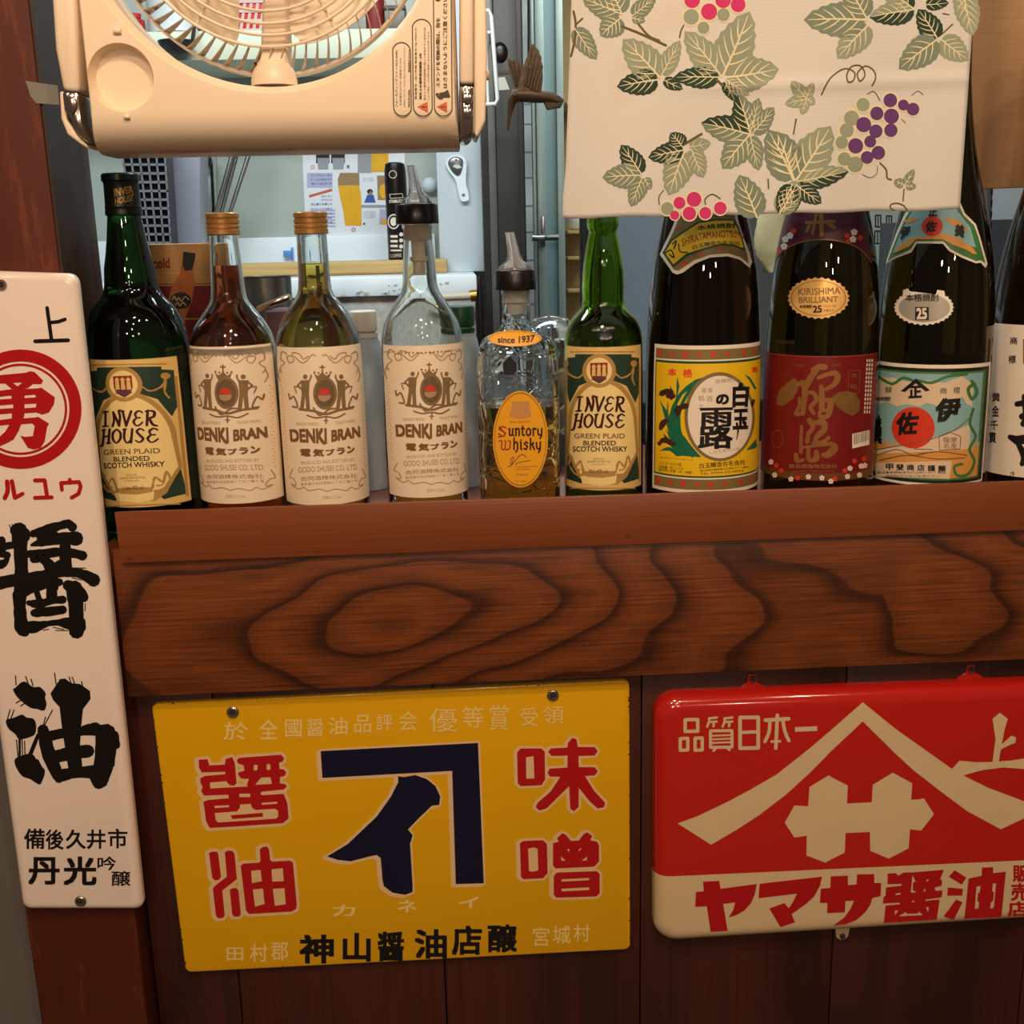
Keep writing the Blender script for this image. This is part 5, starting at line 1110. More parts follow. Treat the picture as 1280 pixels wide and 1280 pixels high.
# blades, hub, motor strut
hub = MB(); hub.lathe((0, 0), [(.001, .034), (.022, .032), (.030, .026), (.032, .0), (.030, -.01)], 40); hub.v = [Vector((FCX+v.x, YF+.040-v.z, FCZ+v.y)) for v in hub.v]
hub.build('hub', m_fan2, fan)
for kb_ in range(5):
    bl = MB(); base = math.radians(-90+20+72*kb_); top = []; 
    for j in range(9):
        t_ = j/8; r = lerp(.028, r0*.985, t_)
        row = []
        for i in range(9):
            u = i/8-.5; w_ = lerp(.5, .92, t_)*(1-.25*t_**6)
            q = base+u*w_+.22*t_; row.append(Vector((FCX+r*math.cos(q), YF+.038+u*.022, FCZ+r*math.sin(q))))
        top.append(row)
    bot = [[p_+Vector((0, .0016, 0)) for p_ in row] for row in top]
    bl.rings(top, False, False, False); bl.rings(bot, False, False, False)
    edge = [top[0][i] for i in range(9)]+[top[j][8] for j in range(1, 9)]+[top[8][i] for i in range(7, -1, -1)]+[top[j][0] for j in range(7, 0, -1)]
    bl.rings([edge, [p_+Vector((0, .0016, 0)) for p_ in edge]], True, False, False)
    bl.build('blade', m_blade, fan, smooth=60)
A_, B_ = P(355, -40, YF+.02), P(342, 76, YF+.02); A_.x = lerp(A_.x, FCX, .5)
st = MB(); w_ = .0112
st.rings([[Vector((p_.x-w_*k, YF+.020, p_.z)), Vector((p_.x-w_*.8*k, YF+.015, p_.z)), Vector((p_.x+w_*.8*k, YF+.015, p_.z)), Vector((p_.x+w_*k, YF+.020, p_.z)), Vector((p_.x+w_*k, YF+.036, p_.z)), Vector((p_.x-w_*k, YF+.036, p_.z))] for p_, k in ((Vector((FCX, 0, FCZ)), .8), (A_, .75), (P(344, 62, YF+.02), .95), (B_, 1.0), (P(343, 84, YF+.02), 1.05))])
st.build('motor_strut', m_fan2, fan, bevel=.001)
bz = P(343, 106, YF+.02); bs = MB(); bs.lathe((bz.x, YF+.022), [(.0175, bz.z-.001), (.0172, bz.z+.004), (.0155, bz.z+.010), (.0125, bz.z+.014), (.0115, bz.z+.0165)], 32); bs.build('pivot_boss', m_fan2, fan)
# folding stand: tube bent round both sides and under the bottom
def side(pts, w, d, name, m, y):
    q = [P(x, yy, y) for x, yy in pts]; return MB().tube([Vector((p_.x, y+d/2, p_.z)) for p_ in q], [(d/2, w/2)]*len(q), 14).build(name, m, fan, smooth=40)
ft = MB(); TH = .0095
def outl(pts, y0, y1):
    return MB().prism([P(x, y, y0) for x, y in pts], (0, y1-y0, 0))
outl([(60, -60), (93, -60), (99, 116), (78, 114), (68, 60)], YF+.006, YF+.060).build('stand_leg', m_fan2, fan, bevel=.004, seg=3)
outl([(575, -60), (592, -60), (592, 105), (575, 105)], YF+.004, YF+.060).build('stand_leg', m_fan2, fan, bevel=.003, seg=3)
outl([(592, -60), (606, -60), (609, 70), (607, 150), (597, 172), (592, 168)], YF+.012, YF+.066).build('side_shell', m_fan, fan, bevel=.003, seg=3)
outl([(74, 114), (80, 114), (84, 150), (96, 168), (108, 180), (110, 186), (100, 180), (84, 168), (76, 148)], YF+.012, YF+.066).build('side_shell', m_fan, fan, bevel=.0015, seg=3)
h = outl([(76, 113), (98, 115), (102, 150), (111, 181), (97, 169), (86, 148), (79, 138)], YF+.008, YF+.058).build('hinge', m_chrome, fan, bevel=.003, label='chrome hinge')
c = P(88, 130, YF+.006); MB().prism([c+Vector((.0045*math.cos(k*.5236), 0, .0072*math.sin(k*.5236))) for k in range(12)], (0, .006, 0)).build('hinge_pin', m_chrome, h, bevel=.001)
h = outl([(574, 106), (593, 106), (593, 166), (586, 175), (575, 176)], YF+.006, YF+.056).build('hinge', m_chrome, fan, bevel=.003, label='chrome hinge')
for yy in (122, 140):
    c = P(584, yy, YF+.004); MB().prism([c+Vector((.0042*math.cos(k*.5236), 0, .0052*math.sin(k*.5236))) for k in range(12)], (0, .006, 0)).build('hinge_pin', m_chrome, h, bevel=.001)
c = P(606, 94, YF+.03); MB().tube([c+Vector((-.003, 0, 0)), c+Vector((.0035, 0, 0))], .0038, 14).build('side_button', m_fan2, fan, bevel=.001)
# warning labels printed on the front
SF = Plane(YF)
wl = Print('warning_labels', m_lblink, fan, SF, .0003, (0, 0, 1), 'three upright capsule-shaped printed notices')
def caps(x0, y0, x1, y1, lean):
    r = (x1-x0)/2; cx = (x0+x1)/2; pts = [(cx+r*math.cos(a)+(lean if math.sin(a) > 0 else 0), (y1-r if math.sin(a) > 0 else y0+r)+r*math.sin(a)) for a in [math.radians(k*15) for k in range(24)]]
    wl.stroke(pts, 1.3, closed=True, seg=6)
caps(490.5, 53, 513, 145, 1.5); caps(515, 24, 539, 145, 1.7); caps(541, -60, 563.5, 145, 2)
def vert(body, x, y0, y1, w, bold=0.0, lean=.012):      # reads upward
    d = (y0-y1)*lean; wl.quad(body, (x-w/2-d*.5, y0), (x-w/2-d*.5, y1), (x+w/2-d*.5, y1), (x+w/2-d*.5, y0), bold=bold)
vert('フォールディングファン FLU-254D', 496, 134, 63, 3.0, .01); vert('定格電圧:DC24V 消費電力:13W', 501, 132, 72, 2.2); vert('分解及びアダプターに向かい指などをはさまないでください', 506, 134, 58, 2.0); vert('MADE IN CHINA', 511.5, 134, 112, 2.2, .03); vert('株式会社ドウシシャ', 511.5, 90, 62, 2.4, .03)
vert('製造番号 : 2017年製 製造番号 NJ 7Y07171', 520.5, 124, 35, 2.8, .01); vert('設計上の標準使用期間 : 6年', 526, 124, 66, 3.2, .03); vert('設計上の標準使用期間を超えて使用すると経年劣化', 531.5, 125, 34, 2.4); vert('による発火・けが等の事故に至るおそれがあります。', 536, 125, 38, 2.4)
vert('スタンドを収納の際は、指を', 548, 109, 22, 5.2, .02); vert('はさまないようにご注意ください。', 557, 110, -8, 5.4, .02)
wl.ell(547.5, -2, 3.6); wl.rect(544, -14, 551, -6)
wl.ell(546.5, 118, 2).poly([(549, 116), (555, 115), (560, 112), (563, 121), (561, 122), (556, 120), (553, 124), (548, 124)]).rect(546, 120, 562, 122)
wl.build()
tw = Print('warning_triangles', m_warn, fan, SF, .0003, (0, 0, 1), 'orange warning triangles')
for x in (528.5, 552.5): tw.poly([(x-7, 133.5), (x+6, 127), (x+6.5, 140)])
tr_ = tw.build(); tw = Print('exclamation_marks', m_lblink, tr_, SF, .0005)
for x in (528.5, 552.5): tw.rect(x-1.5, 132.8, x+3, 134.2).rect(x+4, 132.8, x+5.4, 134.2)
tw.build()
hk = MB()
for x in (xl+.08, xr_-.08): hk.tube([Vector((x, YF+.03, zt-.004)), Vector((x, YF+.03, 1.9295))], .0016, 8)
hk.build('hanging_wire', m_chrome, fan)

# ================================================================ printed cotton cloth
m_cloth, t_, N_, L_, B__ = nt('cotton_cloth')
tc_ = N_.new('ShaderNodeTexCoord'); wv = N_.new('ShaderNodeTexWave'); wv.inputs['Scale'].default_value = 420; wv.bands_direction = 'X'; wv2 = N_.new('ShaderNodeTexWave'); wv2.inputs['Scale'].default_value = 420; wv2.bands_direction = 'Z'
nz = N_.new('ShaderNodeTexNoise'); nz.inputs['Scale'].default_value = 7; nz.inputs['Detail'].default_value = 3
for q in (wv, wv2, nz): L_.new(tc_.outputs['Object'], q.inputs['Vector'])
ad = N_.new('ShaderNodeMath'); ad.operation = 'ADD'; L_.new(wv.outputs['Fac'], ad.inputs[0]); L_.new(wv2.outputs['Fac'], ad.inputs[1])
rp_ = ramp(N_, [(.3, (216, 212, 204)), (.62, (222, 217, 208)), (.75, (218, 206, 186))]); L_.new(nz.outputs['Fac'], rp_.inputs['Fac']); L_.new(rp_.outputs['Color'], B__.inputs['Base Color'])
bp_ = N_.new('ShaderNodeBump'); bp_.inputs['Strength'].default_value = .25; bp_.inputs['Distance'].default_value = .0006; L_.new(ad.outputs[0], bp_.inputs['Height']); L_.new(bp_.outputs['Normal'], B__.inputs['Normal'])
B__.inputs['Roughness'].default_value = .85; B__.inputs['Specular IOR Level'].default_value = .15
YC = -.018
def cl_y(x, y):       # gentle hang of the cloth
    u = (x-705)/510.0; v = y/270.0
    return YC + .004*math.sin(u*7.0+.6)*(.4+.6*v) + .0025*math.sin(u*17+v*1.5)*v + .006*math.exp(-((u)/.05)**2)*v*.8 - .0018*math.exp(-((y-(108-18*max(0, u-.45)))/7.0)**2)*(1 if u > .42 else max(0, (u-.2)/.22))
class Cloth:
    grid = 9.0; gy = 1.0
    def map(s, x, y, off): return P(x, y, cl_y(x, y)-off)
CS = Cloth()
def cl_edge(v):       # v: 0 top (out of the picture) .. 1 bottom; left and right edge pixels
    y = lerp(-330, 272, v); l = 727+(y-0)*-.03 if y < 0 else catx(y, ((0, 714), (70, 712), (150, 709), (210, 707), (245, 703.5), (273, 703)))
    if y < 0: l = 714+y*-.035
    r = 1218-y*.068; return l, r
def catx(y, tb):
    for (a0, b0), (a1, b1) in zip(tb, tb[1:]):
        if y <= a1: return lerp(b0, b1, (y-a0)/(a1-a0))
    return tb[-1][1]
NU, NV = 90, 100
cv = []; 
for j in range(NV+1):
    l, r = cl_edge(j/NV)
    for i in range(NU+1):
        u = i/NU; x = lerp(l, r, u); y = lerp(-330, 273-11*u+.8*math.sin(u*30), j/NV); cv.append(P(x, y, cl_y(x, y)))
cm = MB().add(cv, [(j*(NU+1)+i, j*(NU+1)+i+1, (j+1)*(NU+1)+i+1, (j+1)*(NU+1)+i) for j in range(NV) for i in range(NU)])
cloth = thing('noren_curtain', 'short cream cotton curtain printed with vine leaves and grapes', 'curtain', P(960, -330, YC))
cl = cm.build('cloth', m_cloth, cloth, smooth=180)
def so(o): m = o.modifiers.new('s', 'SOLIDIFY'); m.thickness = .0006; m.offset = 1
bake(cl, so)
md = (cl_y(900, -330))
MB().tube([P(680, -318, YC-.0005)+Vector((0, .006, 0)), P(1290, -340, YC-.0005)+Vector((0, .006, 0))], .0048, 16).build('hanging_rod', m_blackpl, cloth)
m_leafL = mat('sage_leaf_print', (152, 160, 138), .85, spec=.1, vary=.16, scale=28); m_leafM = mat('green_leaf_print', (126, 139, 120), .85, spec=.1, vary=.16, scale=28); m_leafD = mat('dark_leaf_print', (54, 72, 60), .85, spec=.1, vary=.2, scale=28)
m_vein = mat('undyed_vein', (232, 220, 180), .85, spec=.1, vary=.03); m_grR = mat('pink_grape_print', (208, 62, 116), .85, spec=.1, vary=.15, scale=60); m_grP = mat('purple_grape_print', (106, 68, 120), .85, spec=.1, vary=.15, scale=60); m_tend = mat('brown_tendril_print', (104, 94, 62), .85, spec=.1)
QT, RTt = (700, 0, .234375), (980, 0, .234375)
LP = {k: Print('leaves', m, cl, CS, .0008, QT, lb) for k, m, lb in (('L', m_leafL, 'pale sage leaves'), ('M', m_leafM, 'mid green leaves'), ('D', m_leafD, 'dark green leaves'))}
VP = Print('leaf_veins', m_vein, cl, CS, .0009, QT, 'cream veins')
GP = {'R': Print('grapes', m_grR, cl, CS, .00096, QT, 'pink grapes'), 'P': Print('grapes', m_grP, cl, CS, .00096, QT, 'purple grapes'), 'G': Print('grapes', m_leafL, cl, CS, .00096, QT, 'green grapes'), 'O': Print('grape_outlines', m_vein, cl, CS, .00086, QT, 'cream outlines')}
TP = Print('tendrils', m_tend, cl, CS, .0008, QT, 'thin brown tendrils')
def lobe(T, bx_, by_, tx, ty, w, sh, nv=4, half=None):
    bx_, by_, tx, ty, w = T[0]+bx_*T[2], T[1]+by_*T[2], T[0]+tx*T[2], T[1]+ty*T[2], w*T[2]
    d = Vector((tx-bx_, ty-by_)); L = d.length; d.normalize(); n = Vector((-d.y, d.x)); n_ = 13
    prof = lambda t: w*(math.sin(math.pi*min(1, t**.70))**.66)*(1-.10*t)*1.06
    def pt(t, s_): p_ = Vector((bx_, by_))+d*(L*t)+n*(s_*prof(t)); return p_
    sides = []
    for s_ in (1, -1):
        pts = []
        for k in range(n_+1):
            t = .03+.97*k/n_; p_ = pt(t, s_)
            if 0 < k < n_: p_ = p_ + n*s_*w*.055*(1 if k % 2 else -.5)+d*(L*.015 if k % 2 else 0)
            pts.append((p_.x, p_.y))
        sides.append(pts)
    def emit(key, pts): pr = LP[key]; o = pr.T; pr.T = (0, 0, 1); pr.poly(pts); pr.T = o
    if half:
        for s_i, key in ((0, half[0]), (1, half[1])): emit(key, [(bx_, by_)]+sides[s_i]+[tuple(Vector((bx_, by_))+d*L*k) for k in (.9, .6, .3)])
    else: emit(sh, sides[0]+sides[1][::-1])
    o = VP.T; VP.T = (0, 0, 1); vw = max(.7, w*.075)
    VP.stroke([(bx_, by_), tuple(pt(.5, .05)), tuple(pt(.93, 0))], [vw*1.5, vw*1.2, vw*.5], 3, seg=6)
    for k in range(nv):
        t0 = .12+.62*k/nv; 
        for s_ in (1, -1):
            a0 = Vector((bx_, by_))+d*L*(t0+(.05 if s_ > 0 else 0)); e_ = pt(min(.95, t0+.26), s_*.80); mid = a0.lerp(e_, .5)-d*L*.02+n*s_*w*.02
            VP.stroke([tuple(a0), tuple(mid), tuple(e_)], [vw*.9, vw, vw*.35], 3, seg=6)
    VP.T = o
for T, ls in ((QT, [(330, 75, 250, -90, 70, 'M'), (325, 75, 118, -10, 62, 'M'), (325, 95, 215, 192, 66, 'M'), (385, 85, 512, -20, 45, 'M'), (385, 95, 455, 112, 26, 'M'), (78, 150, 196, 318, 52, 'M'),
                    (535, 415, 335, 208, 88, 'L'), (525, 425, 303, 462, 66, 'D'), (552, 425, 655, 475, 32, 'D'), (540, 402, 640, 215, 50, 'L'),
                    (862, 408, 665, 165, 78, 'L'), (868, 405, 1012, 60, 104, 'L'), (892, 412, 1168, 368, 92, 'L'), (850, 412, 605, 412, 58, 'D'), (880, 430, 935, 540, 34, 'D'), (880, 420, 1010, 508, 46, 'L'),
                    (1015, 712, 950, 505, 70, None, ('M', 'D')), (1015, 712, 1060, 520, 46, 'M'), (1010, 715, 752, 655, 74, None, ('D', 'M')), (1010, 720, 865, 900, 76, 'M'), (1015, 722, 1060, 910, 50, 'M'), (1025, 712, 1142, 572, 52, 'M'),
                    (662, 800, 470, 840, 56, 'D'), (655, 785, 590, 708, 48, 'D'), (665, 805, 580, 1042, 78, 'L'), (700, 795, 765, 948, 54, 'L'), (690, 785, 805, 760, 40, 'L'),
                    (435, 930, 325, 772, 58, 'D'), (430, 935, 226, 945, 66, 'M'), (440, 945, 378, 1102, 50, 'M'), (450, 950, 485, 1010, 28, 'M'), (1245, 960, 1110, 690, 92, 'M'), (1050, 1160, 955, 932, 80, 'M'), (1170, 1140, 1275, 960, 62, None, ('M', 'L')), (1190, 1130, 1290, 1040, 40, 'D')]),
              (RTt, [(440, 105, 105, 105, 92, 'M'), (440, 95, 330, -80, 74, 'M'), (452, 130, 283, 312, 74, 'L'), (695, 50, 455, 92, 66, None, ('L', 'D')), (690, 45, 520, -70, 60, None, ('D', 'L')), (820, 208, 715, 48, 62, 'D'), (818, 210, 612, 368, 78, 'M'), (835, 208, 985, 320, 66, 'L'), (955, -40, 1008, 190, 66, 'L'), (755, 25, 880, 15, 34, 'D'), (970, 60, 905, -60, 40, 'L'),
                     (118, 525, 38, 432, 38, 'L', None), (118, 520, 158, 440, 26, 'L', None), (115, 530, 5, 555, 34, 'L', None), (118, 540, 95, 612, 26, 'L', None), (125, 525, 165, 555, 26, 'L', None),
                     (55, 962, -40, 700, 95, 'M'), (65, 960, 250, 672, 104, 'L'), (72, 968, 348, 912, 60, None, ('D', 'L')), (65, 985, 200, 1085, 52, 'D'), (45, 985, -30, 1140, 52, 'D'),
                     (640, 985, 585, 965, 26, 'M', None), (645, 985, 695, 902, 24, 'M', None), (650, 990, 706, 995, 22, 'M', None)])):
    for q in ls:
        bx_, by_, tx, ty, w, sh = q[:6]; lobe(T, bx_, by_, tx, ty, w, sh, 4 if w > 40 else 2, q[6] if len(q) > 6 else None)
def grape(T, x, y, r, k):
    for key, rr2 in (('O', r*1.14), (k, r*.94)): GP[key].T = T; GP[key].ell(x, y, rr2, rr2*1.02, n=22)
for x, y, r in ((705, 0, 45), (870, 0, 45), (950, 25, 42), (795, 62, 46), (637, 1082, 34), (715, 1063, 42), (690, 1138, 38), (775, 1136, 34), (855, 1110, 36), (612, 1148, 26)): grape(QT, x, y, r, 'R')
for x, y, r in ((700, 90, 44), (872, 78, 36), (572, 1112, 36), (765, 148, 34)): grape(QT, x, y, r, 'G')
for x, y, r in ((567, 535, 39), (637, 560, 31), (688, 582, 36), (495, 605, 38), (573, 620, 43), (425, 665, 43), (490, 700, 38), (570, 695, 38), (460, 755, 34), (382, 778, 43), (443, 840, 36), (503, 815, 39)): grape(RTt, x, y, r, 'P')
for x, y, r in ((422, 558, 38), (360, 630, 43), (335, 695, 40), (308, 760, 36), (322, 848, 38), (380, 877, 45)): grape(RTt, x, y, r, 'G')
for T, ss in ((RTt, [([(200, 505), (245, 420), (320, 367), (375, 385), (372, 425), (345, 438), (335, 400), (360, 355), (410, 352), (432, 400), (405, 432), (392, 390), (435, 352), (480, 378), (488, 420), (470, 456)], 8), ([(66, 635), (50, 715)], 7), ([(445, 502), (480, 488), (512, 535)], 5), ([(512, 870), (545, 905), (550, 948), (572, 958)], 9), ([(640, 1008), (635, 1072)], 7), ([(590, 1122), (568, 1110), (572, 1090), (605, 1084), (640, 1098), (660, 1128)], 8), ([(682, 508), (715, 486), (742, 505)], 4), ([(628, 636), (648, 655)], 4), ([(418, 930), (460, 948), (495, 925), (498, 885)], 4), ([(848, 72), (880, 78)], 7), ([(845, 180), (900, 128)], 7)]),
              (QT, [([(328, 140), (430, 180), (565, 242)], 13), ([(418, 128), (475, 192), (530, 216)], 11), ([(660, 135), (645, 165), (638, 200)], 8), ([(665, 768), (755, 714)], 13), ([(776, 1090), (775, 1060), (812, 1036), (855, 1060)], 7), ([(530, 1092), (528, 1050), (552, 1015)], 6), ([(72, 60), (84, 130), (75, 230), (58, 300)], 12), ([(1258, 635), (1246, 715)], 7), ([(1110, 955), (1112, 1005)], 8), ([(80, 135), (120, 98)], 9), ([(835, 425), (868, 456)], 14)])):
    TP.T = T
    for pts, w in ss: TP.stroke(pts, w, 4 if len(pts) > 2 else 0, seg=6)
for k in list(LP.values())+list(GP.values())+[VP, TP]: k.build()

# ================================================================ cast iron hummingbird on a cord
m_iron = mat('rusty_cast_iron', (84, 70, 58), .55, .4, vary=.35, scale=120, bump=.5)
YB = .02
BT = (600, 0, .140625)
def bp3(x, y, dy=0.0): return P(BT[0]+x*BT[2], BT[1]+y*BT[2], YB+dy)
bird = thing('hummingbird_ornament', 'cast iron hummingbird hanging on a black cord between fan and curtain', 'ornament', bp3(430, 900))
k_ = BT[2]*.93/FPX
MB().tube([bp3(250, 1160), bp3(258, 1060), bp3(268, 980), bp3(285, 900), bp3(312, 850), bp3(370, 845), (bp3(450, 850)), bp3(540, 858), bp3(600, 865), bp3(680, 885), bp3(735, 905)],
          [(9*k_, .0014), (15*k_, .0026), (25*k_, .0042), (40*k_, .007), (60*k_, .0095), (58*k_, .0095), (58*k_, .0095), (54*k_, .0085), (44*k_, .007), (40*k_, .005), (22*k_, .003)], 18).build('body', m_iron, bird, smooth=60)
tail = MB().prism([bp3(x, y, -.003) for x, y in ((560, 800), (640, 815), (715, 855), (752, 890), (715, 960), (690, 955), (600, 975), (565, 900))], (0, .006, 0)); tail.build('tail', m_iron, bird, bevel=.0016)
wg = MB(); hole = [bp3(430+22*math.cos(a), 592+22*math.sin(a)) for a in [k*math.pi/5 for k in range(10)]]
outl_w = [(465, 385), (525, 450), (530, 480), (548, 510), (545, 545), (560, 590), (556, 650), (560, 700), (552, 760), (545, 810), (440, 870), (330, 800), (355, 700), (385, 590), (420, 500), (440, 430)]
fr_ = [bp3(x, y, -.0075) for x, y in outl_w]; bk = [bp3(x, y, -.0045) for x, y in outl_w]
hf = [p_+Vector((0, -.0075, 0)) for p_ in hole]; hb = [p_+Vector((0, -.0045, 0)) for p_ in hole]
o_ = len(wg.v); wg.v += fr_+hf+bk+hb; nO, nH = len(fr_), len(hf)
for t3 in geometry.tessellate_polygon([fr_, hf]): wg.f.append(list(t3)); wg.m.append(0); wg.f.append([i+nO+nH for i in reversed(t3)]); wg.m.append(0)
for i in range(nO): j = (i+1) % nO; wg.f.append([i, j, j+nO+nH, i+nO+nH]); wg.m.append(0)
for i in range(nH): j = (i+1) % nH; wg.f.append([nO+i, nO+j, nO+j+nO+nH, nO+i+nO+nH]); wg.m.append(0)
for a0, b0 in (((400, 760), (470, 420)), ((425, 775), (500, 470)), ((450, 790), (530, 510)), ((475, 800), (545, 570)), ((500, 810), (552, 640)), ((520, 815), (552, 710))): wg.tube([bp3(*a0, -.0078), bp3((a0[0]+b0[0])/2-8, (a0[1]+b0[1])/2, -.0085), bp3(*b0, -.0075)], [.0011, .0013, .0007], 8)
wg.build('wing', m_iron, bird, smooth=30)
w2 = MB().prism([bp3(x, y, .004) for x, y in ((245, 520), (290, 535), (345, 540), (380, 600), (400, 700), (400, 800), (320, 790), (285, 700), (262, 610))], (0, .003, 0))
for a0, b0 in (((330, 760), (265, 545)), ((350, 760), (300, 545)), ((370, 760), (340, 560))): w2.tube([bp3(*a0, .0036), bp3(*b0, .0038)], [.0012, .0007], 8)
w2.build('wing', m_iron, bird, smooth=30, label='far wing, more worn')
MB().lathe((0, 0), [(.0002, .0008), (.0011, .0005), (.0015, 0)], 12).build('eye', m_rust, bird) if False else None
ey = bp3(305, 845, -.0128); e_ = MB(); e_.lathe((0, 0), [(.0002, .0012), (.0012, .0008), (.0017, -.0012)], 14); e_.v = [ey+Vector((v.x, -v.z, v.y)) for v in e_.v]; e_.build('eye', m_iron, bird)
top = bp3(432, 560, -.006); MB().tube([bp3(430, 575, -.006), bp3(432, 300, -.004), Vector((top.x+.004, YB, 1.9295))], .0009, 8).build('cord', m_blackpl, bird, label='black cord')
# ================================================================ kitchen behind the opening
m_kwall = mat('grey_green_kitchen_wall', (172, 180, 172), .45, vary=.06, scale=260); m_white = mat('white_board', (238, 246, 250), .4, vary=.04, scale=20); m_white2 = mat('white_panel', (208, 218, 222), .45, vary=.05, scale=14)
m_pine = wood('pine_board', (150, 112, 62), (196, 158, 96), (206, 170, 108), (2, 4, 26), 4.0, .5, .15)
m_stone = mat('rough_grey_plaster', (186, 182, 174), .85, vary=.35, scale=55, bump=1.0)
m_dkgrey = mat('dark_grey_steel', (48, 46, 42), .42, .1, vary=.06, scale=10); m_dkgrey2 = mat('charcoal_trim', (42, 40, 39), .4, vary=.1); m_midgrey = mat('grey_steel_trim', (96, 94, 90), .4, .2)
m_alu = mat('pale_green_aluminium', (136, 148, 140), .4, .2, vary=.05, scale=12); m_tile = mat('white_tile', (222, 226, 226), .2, vary=.03); m_blueg = mat('blue_grey_wall', (134, 146, 156), .55, vary=.06, scale=16)
m_steelp = mat('brushed_steel', (150, 150, 148), .28, .9, vary=.1); m_kraft = mat('kraft_board', (176, 130, 76), .6, vary=.12, scale=30); m_maroon = mat('maroon_print', (122, 34, 32), .55, vary=.1)
YBW, YCF = 1.75, 1.36
ZC = P(450, 347, YCF).z                        # back counter top
def pbox(x0, y0, x1, y1, Y, d):
    a_, b0 = P(x0, y0, Y), P(x1, y1, Y); xm = sorted((P(x0, (y0+y1)/2, Y).x, P(x1, (y0+y1)/2, Y).x)); return (xm[0], Y, b0.z), (xm[1], Y+d, a_.z)
def pb(x0, y0, x1, y1, Y, d): return MB().box(*pbox(x0, y0, x1, y1, Y, d))
xw = P(604, 250, YBW).x
struct('wall_back', MB().box((-1.7, YBW, 0), (xw, YBW+.06, 2.6)), m_kwall)
struct('wall_right', MB().box((2.6, .2, 0), (2.66, 4.2, 2.6)), m_white2)
struct('wall_far', MB().box((xw, 4.2, 0), (2.66, 4.26, 2.6)), m_white2)
struct('ceiling', MB().box((-1.7, .12, 2.6), (2.66, 4.26, 2.66)), m_white2)
# white partition the bottle opener hangs on
pa, pb_ = P(547, 250, 1.62).x, P(603, 250, 1.62).x
part_ = struct('wall_partition', MB().box((pa, 1.62, ZC), (pb_, 1.7495, 2.6)), m_white2, bevel=.003); part_['label'] = 'white painted panel beside the dark steel door frame'
# back counter
bc = thing('back_counter', 'chipped white counter along the back kitchen wall', 'counter', (-.3, 1.5, 0))
x1c = P(596, 355, YCF).x
zlow = P(450, 371, YCF).z
wt = MB().box((-1.6, YCF, zlow), (x1c, YBW-.001, ZC)).build('worktop', m_white, bc, bevel=.003)
MB().box((-1.6, YCF+.012, 0), (x1c, YBW-.001, zlow-.0005)).build('rough_base', m_stone, bc)
ck = MB()
for k in range(22):
    x = random.uniform(P(420, 360, YCF).x, x1c); c = Vector((x, YCF-.0006, zlow+.004+random.random()**3*.025)); r = random.uniform(.002, .006); ck.prism([c+Vector((r*random.uniform(.6, 1.3)*math.cos(a), 0, r*.6*math.sin(a))) for a in [q*1.047 for q in range(6)]], (0, .0006, 0))
ck.build('chipped_paint', m_stone, bc)
bsp = pb(-200, 309, 545, 352, YBW-.016, .0155).build('backsplash_board', m_white, bc, bevel=.002)
wb = MB().box((P(286, 340, 1.56).x, 1.56, ZC+.0005), (P(559, 340, 1.56).x, 1.66, P(450, 326, 1.56).z)); o = wb.build('wooden_board', m_pine, None, bevel=.003); setp(o, 'long pale pine board lying on the white back counter', 'board')
ZB = P(450, 326, 1.56).z
# shelf seen through the fan
zs0 = P(420, 73, 1.5).z; zs1 = P(420, 36, 1.5).z
sh = MB().box((-1.6, 1.5, zs0), (P(500, 70, 1.5).x, YBW-.001, zs1)).build('wall_shelf', mat('pale_shelf', (206, 214, 192), .5), None, bevel=.003); setp(sh, 'thick pale wall shelf seen through the round fan opening', 'shelf')
ZS = zs1+.0003
def cyl(name, label, cat, x, yb, yt, Y, hw, m, prof=None, base=None, group=None, cap=None):
    p_ = P(x, yb, Y); zb_ = base if base is not None else p_.z; zt_ = P(x, yt, Y).z; r = hw*proj(Vector((p_.x, Y, zb_)))[2]/FPX
    t = thing(name, label, cat, (p_.x, Y, zb_), group); pr = [(r*k, lerp(zb_, zt_, f)) for f, k in (prof or ((0, .96), (.02, 1), (.98, 1), (1, .96)))]
    MB().lathe((p_.x, Y), pr, 32).build('body', m, t); return t, p_, r, zb_, zt_
t, p_, r, a0, b0 = cyl('sauce_bottle', 'red bottle with red cap on the wall shelf, left inside the fan ring', 'bottle', 172, 52, 20, 1.58, 11, mat('red_plastic', (176, 30, 34), .35), ((0, .9), (.02, 1), (.8, 1), (.86, .6), (.9, .55)), ZS)
MB().lathe((p_.x, 1.58), [(r*.62, lerp(a0, b0, .9)), (r*.66, b0+.004)], 24).build('cap', mat('red_cap', (196, 40, 40), .4), t)
t, p_, r, a0, b0 = cyl('enamel_pot', 'white pot with a dark base ring on the wall shelf behind the fan guard', 'pot', 222, 48, -10, 1.62, 34, m_white2, None, ZS)
MB().lathe((p_.x, 1.62), [(r*1.02, a0+.0), (r*1.02, a0+.012)], 32).build('base_ring', m_blackpl, t)
t = thing('ladle', 'dark metal ladle resting over the shelf edge, seen below the fan guard', 'ladle', P(226, 58, 1.455)); q = P(222, 60, 1.455)
bw = MB(); bw.lathe((q.x, 1.455), [(.004, q.z-.012), (.022, q.z-.008), (.034, q.z+.002), (.038, q.z+.012), (.036, q.z+.012), (.03, q.z+.002), (.004, q.z-.006)], 28); bw.build('bowl', m_dkgrey2, t)
MB().tube([Vector((q.x+.03, 1.455, q.z+.010)), Vector((q.x+.03, 1.50, ZS+.02)), Vector((q.x+.03, 1.55, ZS+.0045))], .004, 10).build('handle', m_dkgrey2, t)
